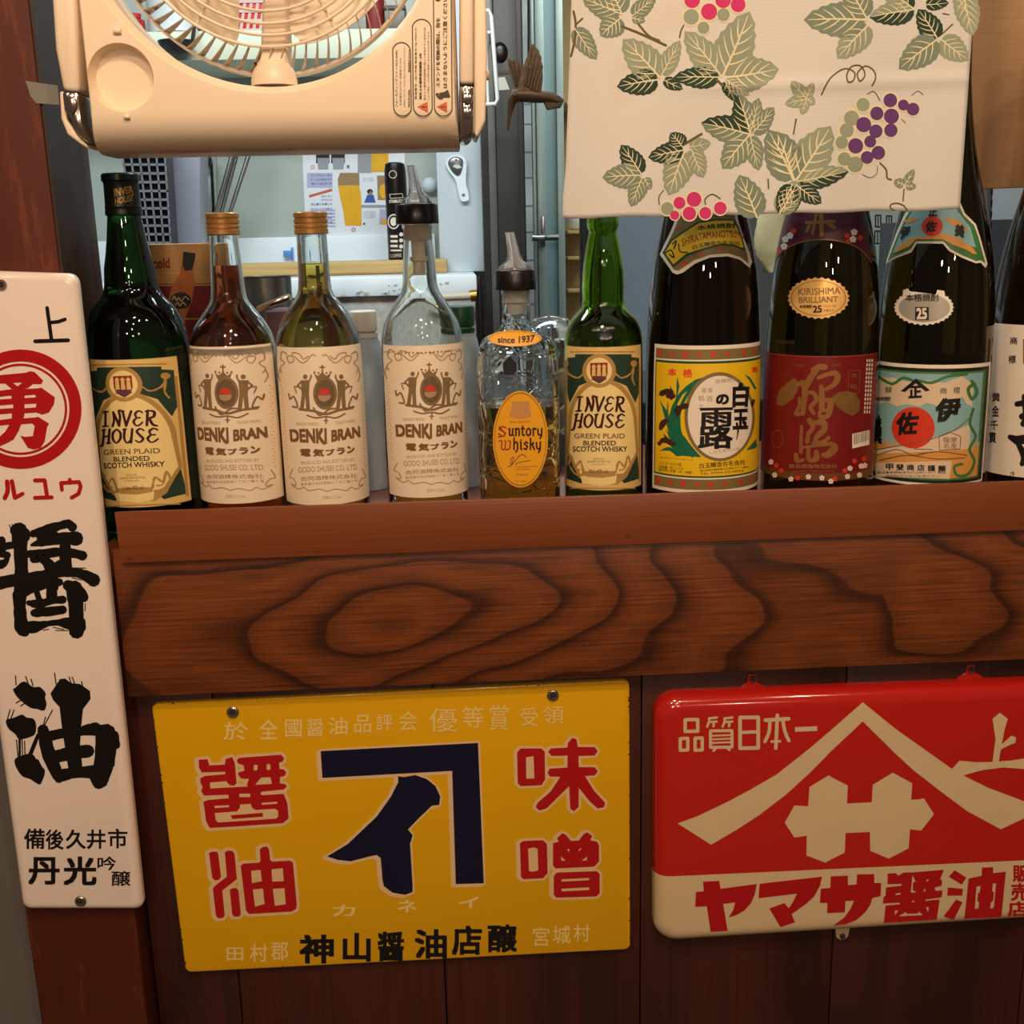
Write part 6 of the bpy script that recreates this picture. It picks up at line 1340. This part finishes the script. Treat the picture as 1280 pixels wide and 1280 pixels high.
# red openwork basket
bk_ = thing('plastic_basket', 'red plastic openwork basket behind the fan on the wall shelf', 'basket', (P(297, 40, 1.56).x, 1.62, ZS))
xa, xb_ = P(262, 20, 1.56).x, P(332, 20, 1.56).x; zt_ = P(297, -40, 1.56).z; m_rb = mat('red_basket_plastic', (196, 38, 46), .4)
MB().box((xa, 1.564, ZS), (xb_, 1.68, zt_)).build('liner', m_rb, bk_, bevel=.006)
la = MB(); m_lat = mat('pale_pink_lattice', (206, 172, 166), .45)
for k in range(9): x = lerp(xa, xb_, (k+.2)/8.6); la.prism([(x, 1.562, ZS), (x+.006, 1.562, ZS), (x+.036, 1.562, zt_), (x+.030, 1.562, zt_)], (0, .002, 0))
for k in range(7): z = lerp(ZS, zt_, (k+.4)/7); la.box((xa, 1.5605, z), (xb_, 1.5618, z+.006))
la.build('lattice', m_lat, bk_)
o = pb(392, 50, 418, -30, 1.58, .10).build('storage_box', mat('brown_box', (150, 110, 84), .6), None, bevel=.004); o.location.z += ZS-min((v.co.z for v in o.data.vertices)); setp(o, 'brown carton on the wall shelf, right of the fan strut', 'box')
t, p_, r, a0, b0 = cyl('sauce_bottle', 'maroon bottle on the wall shelf at the right inside the fan ring', 'bottle', 470, 40, -30, 1.58, 12, m_maroon, ((0, .95), (.02, 1), (.7, 1), (.85, .5), (1, .45)), ZS)
t = thing('small_grey_box', 'small grey box on the wall shelf behind the right fan guard', 'box', (P(494, 30, 1.55).x, 1.58, ZS)); q = P(494, 30, 1.55)
MB().box((q.x-.022, 1.55, ZS), (q.x+.022, 1.61, ZS+.05)).build('body', m_midgrey, t, bevel=.003); MB().box((q.x-.023, 1.549, ZS+.042), (q.x+.023, 1.611, ZS+.053)).build('lid', m_dkgrey2, t, bevel=.002)
# grey perforated basket, grey bin, clear case, rods
pcr = thing('perforated_basket', 'dark grey perforated basket behind the tall green bottle cap', 'basket', (P(190, 300, 1.366).x, 1.4, ZC))
m_grid = mat('grey_grid_plastic', (120, 122, 128), .5); 
q00, q10, q01, q11 = P(146, 150, 1.366), P(203, 150, 1.366), P(176, 346, 1.366), P(216, 346, 1.366)
def bil(u, v): return (q00*(1-u)+q10*u)*(1-v)+(q01*(1-u)+q11*u)*v
gm = MB()
for k in range(6): u = k/5; gm.prism([bil(u-.022, 0), bil(u+.022, 0), bil(u+.022, 1), bil(u-.022, 1)], (0, .004, 0))
for k in range(19): v = k/18; gm.prism([bil(-.02, v-.0075), bil(1.02, v-.0075), bil(1.02, v+.0075), bil(-.02, v+.0075)], (0, .0042, 0))
gm.build('grid', m_grid, pcr)
MB().prism([bil(-.02, 0)+Vector((0, .008, 0)), bil(1.02, 0)+Vector((0, .008, 0)), bil(1.02, 1)+Vector((0, .008, 0)), bil(-.02, 1)+Vector((0, .008, 0))], (0, .05, 0)).build('contents', m_blackpl, pcr, label='dark inside')  # solid black block stands in for the shade inside the basket
gb = thing('grey_bin', 'smoky grey tapered plastic bin behind the drinks carton', 'bin', (P(228, 300, 1.46).x, 1.5, ZC))
m_bin = mat('smoky_grey_plastic', (142, 144, 156), .35, vary=.08, scale=8); a4 = [P(196, 170, 1.46), P(251, 170, 1.46), P(250, 344, 1.46), P(218, 344, 1.46)]
MB().prism(a4, (0, .08, 0)).build('body', m_bin, gb, bevel=.006); MB().prism([P(193, 172, 1.455), P(254, 172, 1.455), P(254, 184, 1.455), P(195, 184, 1.455)], (0, .09, 0)).build('rim', m_bin, gb, bevel=.003)
cc = thing('clear_case', 'clear plastic case with a black knob behind the gold-capped bottle', 'case', (P(258, 300, 1.665).x, 1.69, ZC))
MB().prism([P(250, 190, 1.665), P(266, 190, 1.665), P(268, 341, 1.665), P(252, 341, 1.665)], (0, .05, 0)).build('panel', mat('clear_acrylic', (214, 224, 222), .15, trans=.55), cc, bevel=.003)
c = P(256, 200, 1.65); kn = MB(); kn.lathe((0, 0), [(.012, 0), (.017, .003), (.017, .012), (.012, .014)], 24); kn.v = [c+Vector((v.x, -v.z, v.y)) for v in kn.v]; kn.build('knob', m_blackpl, cc)
MB().tube([P(264, 200, 1.661), P(267, 260, 1.661), P(262, 310, 1.661)], .0032, 10).build('edge_rail', m_blackpl, cc)
for i_, (x0, y0, x1, y1) in enumerate(((252, 330, 297, 170), (261, 325, 302, 170), (270, 320, 318, 172))):
    t = thing('metal_skewer', ('leftmost of three long metal rods leaning behind the gold caps', 'middle of three long metal rods leaning behind the gold caps', 'rightmost of three long metal rods leaning behind the gold caps')[i_], 'skewer', P(x0, y0, 1.56), 'metal rods leaning in the kitchen')
    Yr = 1.56+.02*i_; MB().tube([P(x0, y0, Yr), P((x0+x1)/2, (y0+y1)/2, Yr+.02), P(x1, y1, Yr+.04)], [.0045, .005, .0052], 12).build('rod', m_steelp, t)
    e0, e1 = P(x1, y1, Yr+.04), P(x1+3, y1-10, Yr+.042); MB().tube([e0, e1], .0065, 12).build('handle_end', m_steelp, t, bevel=.001)
# poster with beer glass
po = thing('beer_poster', 'white notice with a photo of a full beer glass taped to the kitchen wall', 'poster', P(440, 310, YBW))
YP = YBW-.0022
m_pp = mat('poster_paper', (226, 228, 232), .35, vary=.02); a4 = [P(376, 150, YP), P(506, 150, YP), P(506, 309, YP), P(383, 309, YP)]
sheet = MB().prism(a4, (0, .0018, 0)).build('sheet', m_pp, po)
SP = Plane(YP); PTt = (340, 180, .21875)
def pq(n, m, off=.0004, label=None): return Print(n, m, sheet, SP, off, PTt, label)
m_lil = mat('lilac_print', (176, 176, 206), .5); m_blu = mat('blue_print', (52, 84, 160), .5); m_beer = mat('beer_yellow_print', (226, 166, 20), .45, vary=.12, scale=60); m_foam = mat('beer_shadow_print', (150, 120, 84), .5); m_gry = mat('grey_print', (150, 150, 156), .5)
p = pq('dark_pictures', m_black); p.rect(252, -40, 328, 110).rect(338, -40, 416, 110); p.stroke([(428, 122), (442, 138)], 5).stroke([(442, 122), (428, 138)], 5); p.rect(522, 450, 532, 462); p.build()
p = pq('glass_pictures', m_gry, .0006); p.poly([(258, 80), (326, 80), (320, 145), (264, 145)]); p.poly([(344, 80), (414, 80), (408, 145), (350, 145)]); p.rect(490, -30, 568, 165).rect(510, 348, 660, 364); p.build()
p = pq('text_blocks', m_lil); p.rect(200, 165, 345, 250)
for y in range(375, 470, 18): p.rect(218, y, 362, y+10)
p.build()
p = pq('notice_text', m_blu, .0006)
for k, (y, tx) in enumerate(((180, 'グラスをよく洗い'), (205, 'ビールの泡立ちを'), (228, '保つ注ぎ方'), (300, 'スモーキー'), (320, 'バブルスとは'), (345, '泡と香りを楽しむ'), (372, 'スモーキーバブルスの使い方'), (400, '一 タンクに水を入れる'), (425, '二 スイッチを押す'), (450, '三 泡にのせる'))): p.text(tx, 222+(60 if 290 < y < 330 else 0), y+6, 345, y+4, 13, bold=.01)
for k in range(4): p.text('ビアガラスの洗い方', 522, 392+k*11, 590, 391+k*11, 8); p.text('おいしい注ぎ方', 522, 202+k*12, 580, 200+k*12, 8) if k < 2 else None
p.poly([(545, 290), (580, 290), (592, 335), (526, 335)]); p.build()
p = pq('red_banner', mat('brick_red_print', (196, 92, 66), .5), .0006); p.poly([(210, 293), (343, 254), (346, 268), (214, 306)]); p.ell(232, 132, 11, hole=.7); p.ell(466, 490, 12, hole=.6); p.build()
p = pq('beer_glass', m_foam, .0006); p.poly([(376, 200), (390, 165), (498, 165), (500, 240), (378, 245)]); p.poly([(600, 180), (668, 180), (668, 320), (605, 320)]); p.build()
p = pq('beer', m_beer, .0008); p.poly([(380, 236), (497, 236), (510, 300), (512, 466), (418, 466), (405, 370), (385, 290)]); p.rect(568, -40, 665, 160); p.ell(640, 270, 28, 42); p.build()
p = pq('printed_figure', m_black, .0008); p.ell(560, 272, 17, 15, n=14); p.build(); p = pq('printed_face', m_foam, .001); p.ell(564, 280, 9, 11, n=12); p.build()
p = pq('lower_picture', m_lil, .0006); p.rect(614, 372, 668, 460); p.build(); p = pq('lower_beer', m_beer, .0008); p.rect(628, 430, 668, 458); p.build()
t = thing('wall_hook', 'small blue clip on the white backsplash board', 'clip', P(362, 318, YBW-.02)); c = P(360, 317, YBW-.0165)
m_bl = mat('light_blue_plastic', (96, 146, 220), .4); MB().box((c.x-.009, YBW-.030, c.z-.007), (c.x+.009, YBW-.0163, c.z+.007)).build('body', m_bl, t, bevel=.002); MB().box((c.x+.009, YBW-.026, c.z-.014), (c.x+.013, YBW-.0163, c.z+.014)).build('tab', m_bl, t, bevel=.001)
# black tumbler on the board
t, p_, r, a0, b0 = cyl('drink_flask', 'tall black drinks flask with white print standing on the pine board', 'flask', 499, 330, 203, 1.60, 13.5, m_blackpl, ((0, .93), (.01, .97), (.82, 1), (.93, .96), (.985, .86), (1, .6)), ZB+.0003)
fl = Lathe((p_.x, 1.60), [(r*k, lerp(a0, b0, f)) for f, k in ((0, .93), (.01, .97), (.82, 1), (.93, .96), (.985, .86), (1, .6))]); fl.grid = 3
p = Print('lettering', m_wh, t, fl, .0004, (0, 0, 1), 'white printed lettering'); p.text('STARBUCKS', 486.5, 254, 505, 253, 4, bold=.03); p.ell(492, 277, 7.5, 9.5, hole=.82); p.ell(492, 277, 4.2, 5.5)
for k in range(3): p.rect(488, 294+k*6, 497, 297+k*6); p.ell(501.5, 293+k*7.5, 2.6, n=10)
p.rect(488, 312, 502, 314).text('COFFEE', 488, 322, 502, 321, 4); p.stroke([(487, 243), (503, 242), (504, 247), (488, 248)], .7, closed=True, seg=4); p.ell(491, 218, 5, hole=.85); p.build()
# bottle opener
YO = 1.612
op = thing('bottle_opener', 'white bottle opener hanging on the white panel', 'opener', P(570, 215, YO)); OT = (340, 180, .21875)
f3 = lambda pts, Y: [P(OT[0]+x*OT[2], OT[1]+y*OT[2], Y) for x, y in pts]
of = catmull([(1050, 62), (1015, 72), (993, 105), (1008, 150), (1035, 185), (1052, 215), (1062, 260), (1078, 320), (1100, 328), (1124, 318), (1122, 280), (1110, 235), (1108, 190), (1112, 140), (1108, 95), (1085, 68)], 3, True)
hl = catmull([(1050, 72), (1018, 85), (1005, 110), (1025, 155), (1058, 185), (1080, 170), (1092, 125), (1088, 88)], 3, True)
om = MB(); F_, H_ = f3(of, YO-.004), f3(hl, YO-.004); hl2 = [(1094+10*math.cos(k*.7854), 292+10*math.sin(k*.7854)) for k in range(8)]; H2 = f3(hl2, YO-.004); d_ = Vector((0, .008, 0)); n1 = len(F_); n2 = len(H_); n3 = len(H2); om.v += F_+H_+H2; om.v += [v+d_ for v in F_+H_+H2]; nn = n1+n2+n3
for t3 in geometry.tessellate_polygon([F_, H_, H2]): om.f.append(list(t3)); om.m.append(0); om.f.append([i+nn for i in reversed(t3)]); om.m.append(0)
for s0, n_ in ((0, n1), (n1, n2), (n1+n2, n3)):
    for i in range(n_): j = (i+1) % n_; om.f.append([s0+i, s0+j, s0+j+nn, s0+i+nn]); om.m.append(0)
om.build('handle', m_white, op, smooth=40)
MB().prism(f3([(1052, 74), (1020, 86), (1008, 110), (1027, 152), (1058, 182), (1078, 168), (1088, 125), (1085, 90)], YO-.001), (0, .003, 0)).build('steel_insert', m_steelp, op, bevel=.0008); MB().prism(f3([(1030, 128), (1045, 118), (1070, 120), (1085, 135), (1060, 142)], YO-.0025), (0, .0015, 0)).build('cap_lifter', m_white2, op)
q = P(578, 190, YO); MB().tube([Vector((P(570, 199, YO).x, YO-.004, P(570, 199, YO).z)), Vector((P(570, 199, YO).x, 1.6198, P(570, 199, YO).z))], .002, 8).build('nail', m_steelp, op)
t = thing('suction_hook', 'small clear suction hook on the kitchen wall above the flask', 'hook', P(537, 231, 1.70)); c = P(537, 231, 1.735); hk = MB(); hk.lathe((0, 0), [(.006, .012), (.010, .010), (.016, .004), (.017, 0)], 24); hk.v = [c+Vector((v.x, -v.z, v.y)) for v in hk.v]; hk.build('cup', m_plg if False else m_white2, t)
# white wire rack by the dark frame
rk = thing('wire_rack', 'white wire rack end hanging beside the dark frame', 'rack', P(614, 130, 1.45)); m_ww = mat('white_wire', (230, 230, 224), .4)
MB().tube([P(596, 14, 1.45), P(611, 13, 1.45), P(614, 20, 1.45), P(622, 124, 1.45), P(619, 130, 1.45), P(600, 131, 1.45), P(590, 131, 1.45)], .0042, 10).build('front_loop', m_ww, rk)
MB().tube([P(606, 16, 1.47), P(610, 128, 1.47)], .003, 10).build('back_bar', m_ww, rk); q = P(611, 40, 1.45); MB().tube([q, Vector((q.x+.006, 1.5525, q.z))], .003, 8).build('bracket', m_ww, rk)
# dark steel door frame / tall unit
xf0, xf1, xf2, xf3 = (P(x, 250, 1.55).x for x in (603, 612, 622, 657))
fr = thing('steel_cabinet', 'tall dark grey steel cabinet end beside the white panel', 'cabinet', ((xf0+xf3)/2, 1.6, 0))
MB().box((xf2, 1.545, 0), (xf3, 1.66, 2.45)).build('side_panel', m_dkgrey, fr, bevel=.003); MB().box((xf1, 1.553, 0), (xf2-.0005, 1.66, 2.45)).build('edge_trim', m_midgrey, fr, bevel=.002); MB().box((xf0+.001, 1.56, 0), (xf1-.0005, 1.66, 2.45)).build('recess', m_dkgrey2, fr)
MB().box((P(650, 250, 1.54).x, 1.539, 0), (P(655, 250, 1.54).x, 1.5445, 2.45)).build('seam_trim', m_dkgrey2, fr)
c = P(625, 66, 1.545); kn = MB(); kn.lathe((0, 0), [(.001, .006), (.012, .006), (.019, .003), (.021, 0)], 28); kn.v = [c+Vector((v.x*.8, -v.z, v.y)) for v in kn.v]; kn.build('lock_knob', m_blackpl, fr)
pb(622, 88, 637, 92, 1.543, .0018).build('slot', m_blackpl, fr); MB().prism([P(622, 97, 1.543), P(631, 96, 1.543), P(637, 112, 1.543), P(622, 113, 1.543)], (0, .0015, 0)).build('sticker', mat('pale_sticker', (206, 206, 190), .5), fr, label='small pale paper sticker')
# far doorway: tiles, aluminium glazed door with lever handle
YD = 2.7
xt0, xt1 = P(652, 250, 3.3).x, P(690, 250, 3.3).x
tl_ = MB(); struct('wall_tiled', tl_.box((xt0-.2, 3.3, 0), (xt1+.9, 3.34, 2.6)), m_tile)
gl = MB()
for y in (130, 155, 190, 222, 257, 290, 325, 380, 420, 460): z = P(662, y, 3.298).z; gl.box((xt0-.1, 3.2975, z-.0025), (xt1, 3.2995, z+.0025))
o = gl.build('trim_4', m_gry, None); setp(o, kind='structure', label='grey grout lines of the tiled wall')
dr = thing('glazed_door', 'pale green aluminium door with frosted glass and a lever handle', 'door', (P(690, 300, YD).x, YD, 0))
X = lambda x: P(x, 260, YD).x
MB().box((X(672), YD, 0), (X(683), YD+.035, 2.25)).build('stile', m_alu, dr, bevel=.003); MB().box((X(697), YD, 0), (X(706), YD+.035, 2.25)).build('stile', m_alu, dr, bevel=.003); MB().box((X(667), YD+.005, 0), (X(671.5), YD+.04, 2.25)).build('jamb', m_alu, dr, bevel=.002)
MB().box((X(683)+.0005, YD+.012, 0), (X(697)-.0005, YD+.02, 2.25)).build('glass_pane', mat('frosted_green_glass', (122, 146, 142), .5, vary=.2, scale=3), dr)
MB().box((X(676.5), YD-.008, P(679, 307, YD).z), (X(681.5), YD-.0005, P(679, 270, YD).z)).build('lock_plate', m_steelp, dr, bevel=.002)
z = P(680, 297, YD).z; MB().tube([Vector((X(663), YD-.05, z)), Vector((X(670), YD-.05, z-.002)), Vector((X(679), YD-.042, z)), Vector((X(679), YD-.006, z))], .010, 10).build('lever_handle', m_steelp, dr); MB().tube([Vector((X(681), YD-.045, z)), Vector((X(696), YD-.05, z))], .010, 10).build('lever_handle', m_steelp, dr)
# wooden shelving and things glimpsed right of the door
sv = thing('wooden_shelving', 'tan wooden shelving beyond the kitchen door', 'shelving', (P(724, 300, 3.1).x, 3.1, 0)); xs0, xs1 = P(706, 300, 3.1).x, P(742, 300, 3.1).x
m_tanw = mat('tan_plywood', (186, 152, 96), .6, vary=.12, scale=12)
MB().box((xs0, 3.24, 0), (xs1, 3.26, 2.3)).build('back', m_tanw, sv)
for y in (130, 220, 288, 320, 360, 420): z = P(720, y, 3.1).z; MB().box((xs0, 3.0, z-.012), (xs1, 3.2395, z)).build('shelf_board', m_tanw, sv, bevel=.002)
zsb = P(720, 288, 3.1).z
t = thing('white_bowl', 'white bowl on the tan shelving just below the curtain corner', 'bowl', (P(719, 285, 3.08).x, 3.08, zsb+.0005)); cx_ = P(719, 285, 3.08).x; MB().lathe((cx_, 3.08), [(.012, zsb+.0005), (.03, zsb+.012), (.042, zsb+.04), (.039, zsb+.04), (.028, zsb+.015), (.002, zsb+.008)], 28).build('body', m_white, t)
pl = MB().box((P(727, 300, 2.3).x, 2.3, 0), (P(742, 300, 2.3).x, 2.36, 2.4)).build('steel_post', m_dkgrey2, None, bevel=.003); setp(pl, 'dark upright post behind the small green scotch bottle', 'post')
t = thing('clear_jar', 'clear glass jar behind the yellow-label whisky bottle', 'jar', (P(690, 440, .30).x, .30, SHELF+.0003)); cx_ = P(688, 440, .3).x; zt_ = P(690, 412, .3).z; g2 = [(.030, SHELF+.0005), (.034, SHELF+.006), (.034, zt_-.03), (.026, zt_-.012), (.025, zt_)]
MB().lathe((cx_, .3), g2+[(r_-.002, z_) for r_, z_ in g2[::-1] if z_ > SHELF+.004]+[(.002, SHELF+.006)], 36).build('body', g_clear, t); MB().lathe((cx_, .3), [(.027, zt_-.010), (.0275, zt_+.004), (.02, zt_+.012), (.002, zt_+.016)], 32).build('lid', g_clear, t)
# blue-grey panel behind the right hand bottles
o = MB().box((P(743, 350, 1.9).x, 1.9, 0), (P(905, 350, 1.9).x, 1.95, 2.5)).build('wall_screen', m_blueg, None); o['kind'] = 'structure'
o = MB().box((P(925, 350, 1.6).x, 1.6, 0), (P(1004, 350, 1.6).x, 1.66, 2.3)).build('locker', m_midgrey, None, bevel=.004); setp(o, 'grey steel locker behind the dark red label bottle', 'locker')
# plastic bag hanging behind the shochu
bgt = thing('plastic_bag', 'yellowish plastic bag hanging behind the shochu bottles below the curtain', 'bag', P(968, 340, .9)); bg = MB(); q = P(968, 270, .9); rs = []
for k in range(14):
    f = k/13; rad = .006+.026*math.sin(min(1, f*1.15)*math.pi*.62)*(1 if f < .9 else .7); z = lerp(P(968, 200, .9).z, P(975, 340, .9).z, f)
    rs.append([Vector((q.x+.012*f+rad*(1+.3*math.sin(3*a+k*.5))*math.cos(a), .9+rad*.7*math.sin(a), z)) for a in [2*math.pi*i/20 for i in range(20)]])
o = bg.rings(rs).build('bag_body', mat('yellowish_bag_plastic', (206, 196, 150), .35, vary=.2, scale=50, trans=.25), bgt, smooth=80)
MB().tube([Vector((q.x, .9, P(968, 205, .9).z)), Vector((q.x, .9, 2.5995))], .0015, 8).build('handle_string', m_wh, bgt)
# notice sheet with dark marks
nb = thing('paper_notice', 'pale green notice sheet with black writing behind the landscape label bottle', 'notice', (P(1090, 330, 1.495).x, 1.495, P(1090, 480, 1.495).z)); a4 = [P(1000, 60, 1.495), P(1130, 60, 1.495), P(1126, 480, 1.495), P(1004, 480, 1.495)]
ns = MB().prism(a4, (0, .004, 0)).build('sheet', mat('pale_green_paper', (186, 196, 182), .5, vary=.05), nb); p = Print('marks', m_black, ns, Plane(1.495), .0005, (1060, 220, .171875))
for x, y, w, h in ((200, 285, 38, 85), (195, 400, 40, 90), (280, 290, 36, 70), (278, 395, 40, 24), (272, 495, 14, 14), (370, 280, 22, 60)): p.stroke([(x, y), (x+w, y), (x+w, y+h), (x, y+h)], 9, closed=True, seg=5); p.stroke([(x+w/2, y), (x+w/2, y+h)], 7)
p.build()
# right end: brown hanging board, metal post, dark counter
hb = MB().prism([P(1150, -300, .19), P(1600, -300, .19), P(1600, 222, .19), P(1150, 239, .19)], (0, .012, 0)).build('brown_board', wood('brown_board_wood', (158, 120, 84), (174, 134, 94), (180, 140, 98), (5, 5, 5), 2.0, .6, .08, 0), None, bevel=.001); setp(hb, 'plain brown board hanging behind the curtain at the right edge', 'board')
mp_ = thing('metal_upright', 'slotted grey metal upright below the brown board at right', 'post', (P(1236, 300, 1.0).x, 1.0, 0)); xa, xb_ = P(1236, 260, 1.0), P(1229, 300, 1.0)
u0, u1 = P(1238, 100, 1.0), P(1226, 460, 1.0); fl_ = u1+(u1-u0)*((u1.z-.0005)/(u0.z-u1.z)); MB().prism([u0, P(1246, 100, 1.0), fl_+Vector((.0095, 0, 0)), fl_], (0, .02, 0)).build('rail', m_midgrey, mp_, bevel=.001)
sl = MB()
for y in range(236, 330, 14): sl.prism([P(1239.5-(y-230)*.03, y, .9985), P(1241.5-(y-230)*.03, y, .9985), P(1241-(y-230)*.03, y+8, .9985), P(1239-(y-230)*.03, y+8, .9985)], (0, .001, 0))
sl.build('slots', m_blackpl, mp_)
o = pb(985, -100, 1500, 900, 1.4992, .05).build('wall_panel', m_white2, None); o['kind'] = 'structure'
o = pb(1135, 277, 1500, 700, 1.25, .2).build('dark_cabinet', mat('slate_cabinet', (66, 70, 76), .5, vary=.08), None, bevel=.004); setp(o, 'dark slate cabinet behind the bottles at the far right', 'cabinet')
# things standing behind the front row
ca = thing('drinks_carton', 'brown and maroon drinks carton with a printed bottle behind the first two bottles', 'carton', (P(250, 400, .24).x, .24, SHELF)); q0, q1 = P(184, 303, .24), P(284, 303, .24)
zm = P(250, 354, .24).z
cb = MB().box((q0.x, .24, SHELF+.0003), (q1.x, .30, q1.z)).build('box', [m_kraft], ca, bevel=.002)
SC_ = Plane(.24); CT = (100, 180, .21875)
p = Print('maroon_panel', m_maroon, cb, SC_, .0004); p.poly([(186, 355), (283.5, 354), (283.5, 640), (186, 645)]); p.build()
p = Print('carton_stripes', mat('carton_tan_line', (188, 150, 100), .6), cb, SC_, .0006)
for y in (357, 399): p.stroke([(186, y), (283.5, y-1)], 1.6, flat=True)
for y in (337, 343): p.stroke([(186, y), (283.5, y-1)], .9, flat=True)
p.build()
p = Print('printed_bottle', mat('carton_orange', (176, 98, 50), .55, vary=.15), cb, SC_, .0007, CT); p.poly([(592, 640), (640, 640), (648, 740), (655, 800), (640, 900), (600, 1000), (610, 1300), (440, 1300), (470, 1050), (500, 900), (530, 800), (570, 740)]); p.build()
p = Print('printed_bottle_cap', m_dkgrey, cb, SC_, .0008, CT); p.poly([(590, 615), (660, 625), (655, 660), (640, 720), (600, 725), (585, 690)]); p.ell(575, 895, 60, 48); p.build()
p = Print('lettering', m_maroon, cb, SC_, .0006, CT, 'maroon lettering'); p.text('cold', 418, 714, 515, 708, 62, bold=.02); p.build()
p = Print('oval_script', mat('carton_cream', (200, 176, 136), .6), cb, SC_, .001, CT); p.stroke([(528, 890), (540, 870), (552, 895), (565, 878), (580, 900), (600, 872), (622, 890)], 6, 3, seg=5).stroke([(545, 920), (560, 905), (570, 925), (590, 905), (605, 922)], 6, 3, seg=5); p.build()
# steel pot and dark box
pot = thing('steel_pot', 'grey steel pot behind the two gold-capped bottles', 'pot', (P(333, 400, .62).x, .62, SHELF)); cx_ = P(333, 350, .62).x; rp0 = 31*(1.55/FPX); zt_ = P(333, 345, .62).z
MB().lathe((cx_, .62), [(rp0*.94, SHELF+.05), (rp0*.96, zt_-.002), (rp0*1.03, zt_), (rp0*.99, zt_), (rp0*.93, zt_-.004), (rp0*.90, SHELF+.055)], 48).build('body', m_steelp, pot)
tbl = MB().box((-.75, .45, 0), (.75, .80, SHELF+.0495)).build('prep_table', m_dkgrey2, None, bevel=.004); setp(tbl, 'dark worktable under the steel pot, behind the row of bottles', 'table')
o = MB().box((P(336, 420, .34).x, .33, SHELF+.0003), (P(372, 420, .34).x, .41, P(350, 388, .34).z)).build('purple_box', mat('dull_purple_card', (86, 58, 66), .5), None, bevel=.002); setp(o, 'dull purple box between the two gold-capped bottles', 'box')
t = thing('metal_clip', 'shiny metal clip lying on the purple box between the gold-capped bottles', 'clip', P(345, 395, .35)); MB().box((-.02, -.006, 0), (.02, .006, .008)).build('body', m_chrome, None, bevel=.002)
o = bpy.data.objects['body'] if False else t
cl_o = [q for q in bpy.data.objects if q.name.startswith('body') and q.parent is None][0]; cl_o.parent = t; cl_o.location = (0, 0, P(350, 388, .34).z-P(345, 395, .35).z+.004); cl_o.rotation_euler = (0, -.35, 0)
# plastic bottles
def pet(label, x, ytop, ycap, hw, hwc, capm, Y, bodym):
    p_ = P(x, 520, Y); t = thing('plastic_bottle', label, 'bottle', (p_.x, Y, SHELF+.0003), 'clear plastic bottles behind the front row'); w = 1.16/FPX*(Y+.94)/1.14
    zt_, zc_ = P(x, ytop, Y).z, P(x, ycap, Y).z; R, rc_ = hw*w, hwc*w
    MB().lathe((p_.x, Y), [(R*.9, SHELF+.0005), (R, SHELF+.008), (R, zc_-.045), (R*.97, zc_-.03), (R*.8, zc_-.012), (rc_*.86, zc_-.003), (rc_*.84, zc_+.002)], 40).build('body', bodym, t)
    m_ = MB().lathe((p_.x, Y), [(rc_, zc_), (rc_*1.02, zc_+.002), (rc_*1.02, zt_-.002), (rc_*.95, zt_)], 40); m_.build('cap', capm, t, bevel=.0008)
    MB().lathe((p_.x, Y), [(rc_*1.04, zc_-.006), (rc_*1.05, zc_-.0015)], 40).build('neck_ring', capm, t)
m_pet = mat('hazy_water_bottle', (208, 224, 232), .22, vary=.05, trans=.4, ior=1.25)
pet('hazy plastic bottle with white cap between two cream-label bottles', 460, 388, 414, 24, 16.5, mat('white_cap', (228, 224, 214), .4), .22, m_pet)
pet('plastic bottle with green cap behind the clear brandy bottle', 579, 382, 408, 25, 17, mat('green_cap', (22, 74, 44), .4), .22, m_pet)
t = thing('gas_tap', 'brass pipe tap under the white counter end beside the green cap', 'tap', P(590, 376, 1.34)); MB().tube([P(545, 372, 1.34), P(588, 370, 1.34)], .008, 12).build('pipe', mat('pale_pipe', (196, 186, 160), .4), t); MB().tube([P(588, 370, 1.34), P(598, 369, 1.34)], .012, 12).build('nut', mat('brass', (176, 138, 70), .3, .8), t); MB().tube([P(600, 345, 1.33), P(600, 380, 1.33), P(602, 440, 1.33)], [.003, .010, .011], 10).build('lever', m_blackpl, t, label='dark lever')
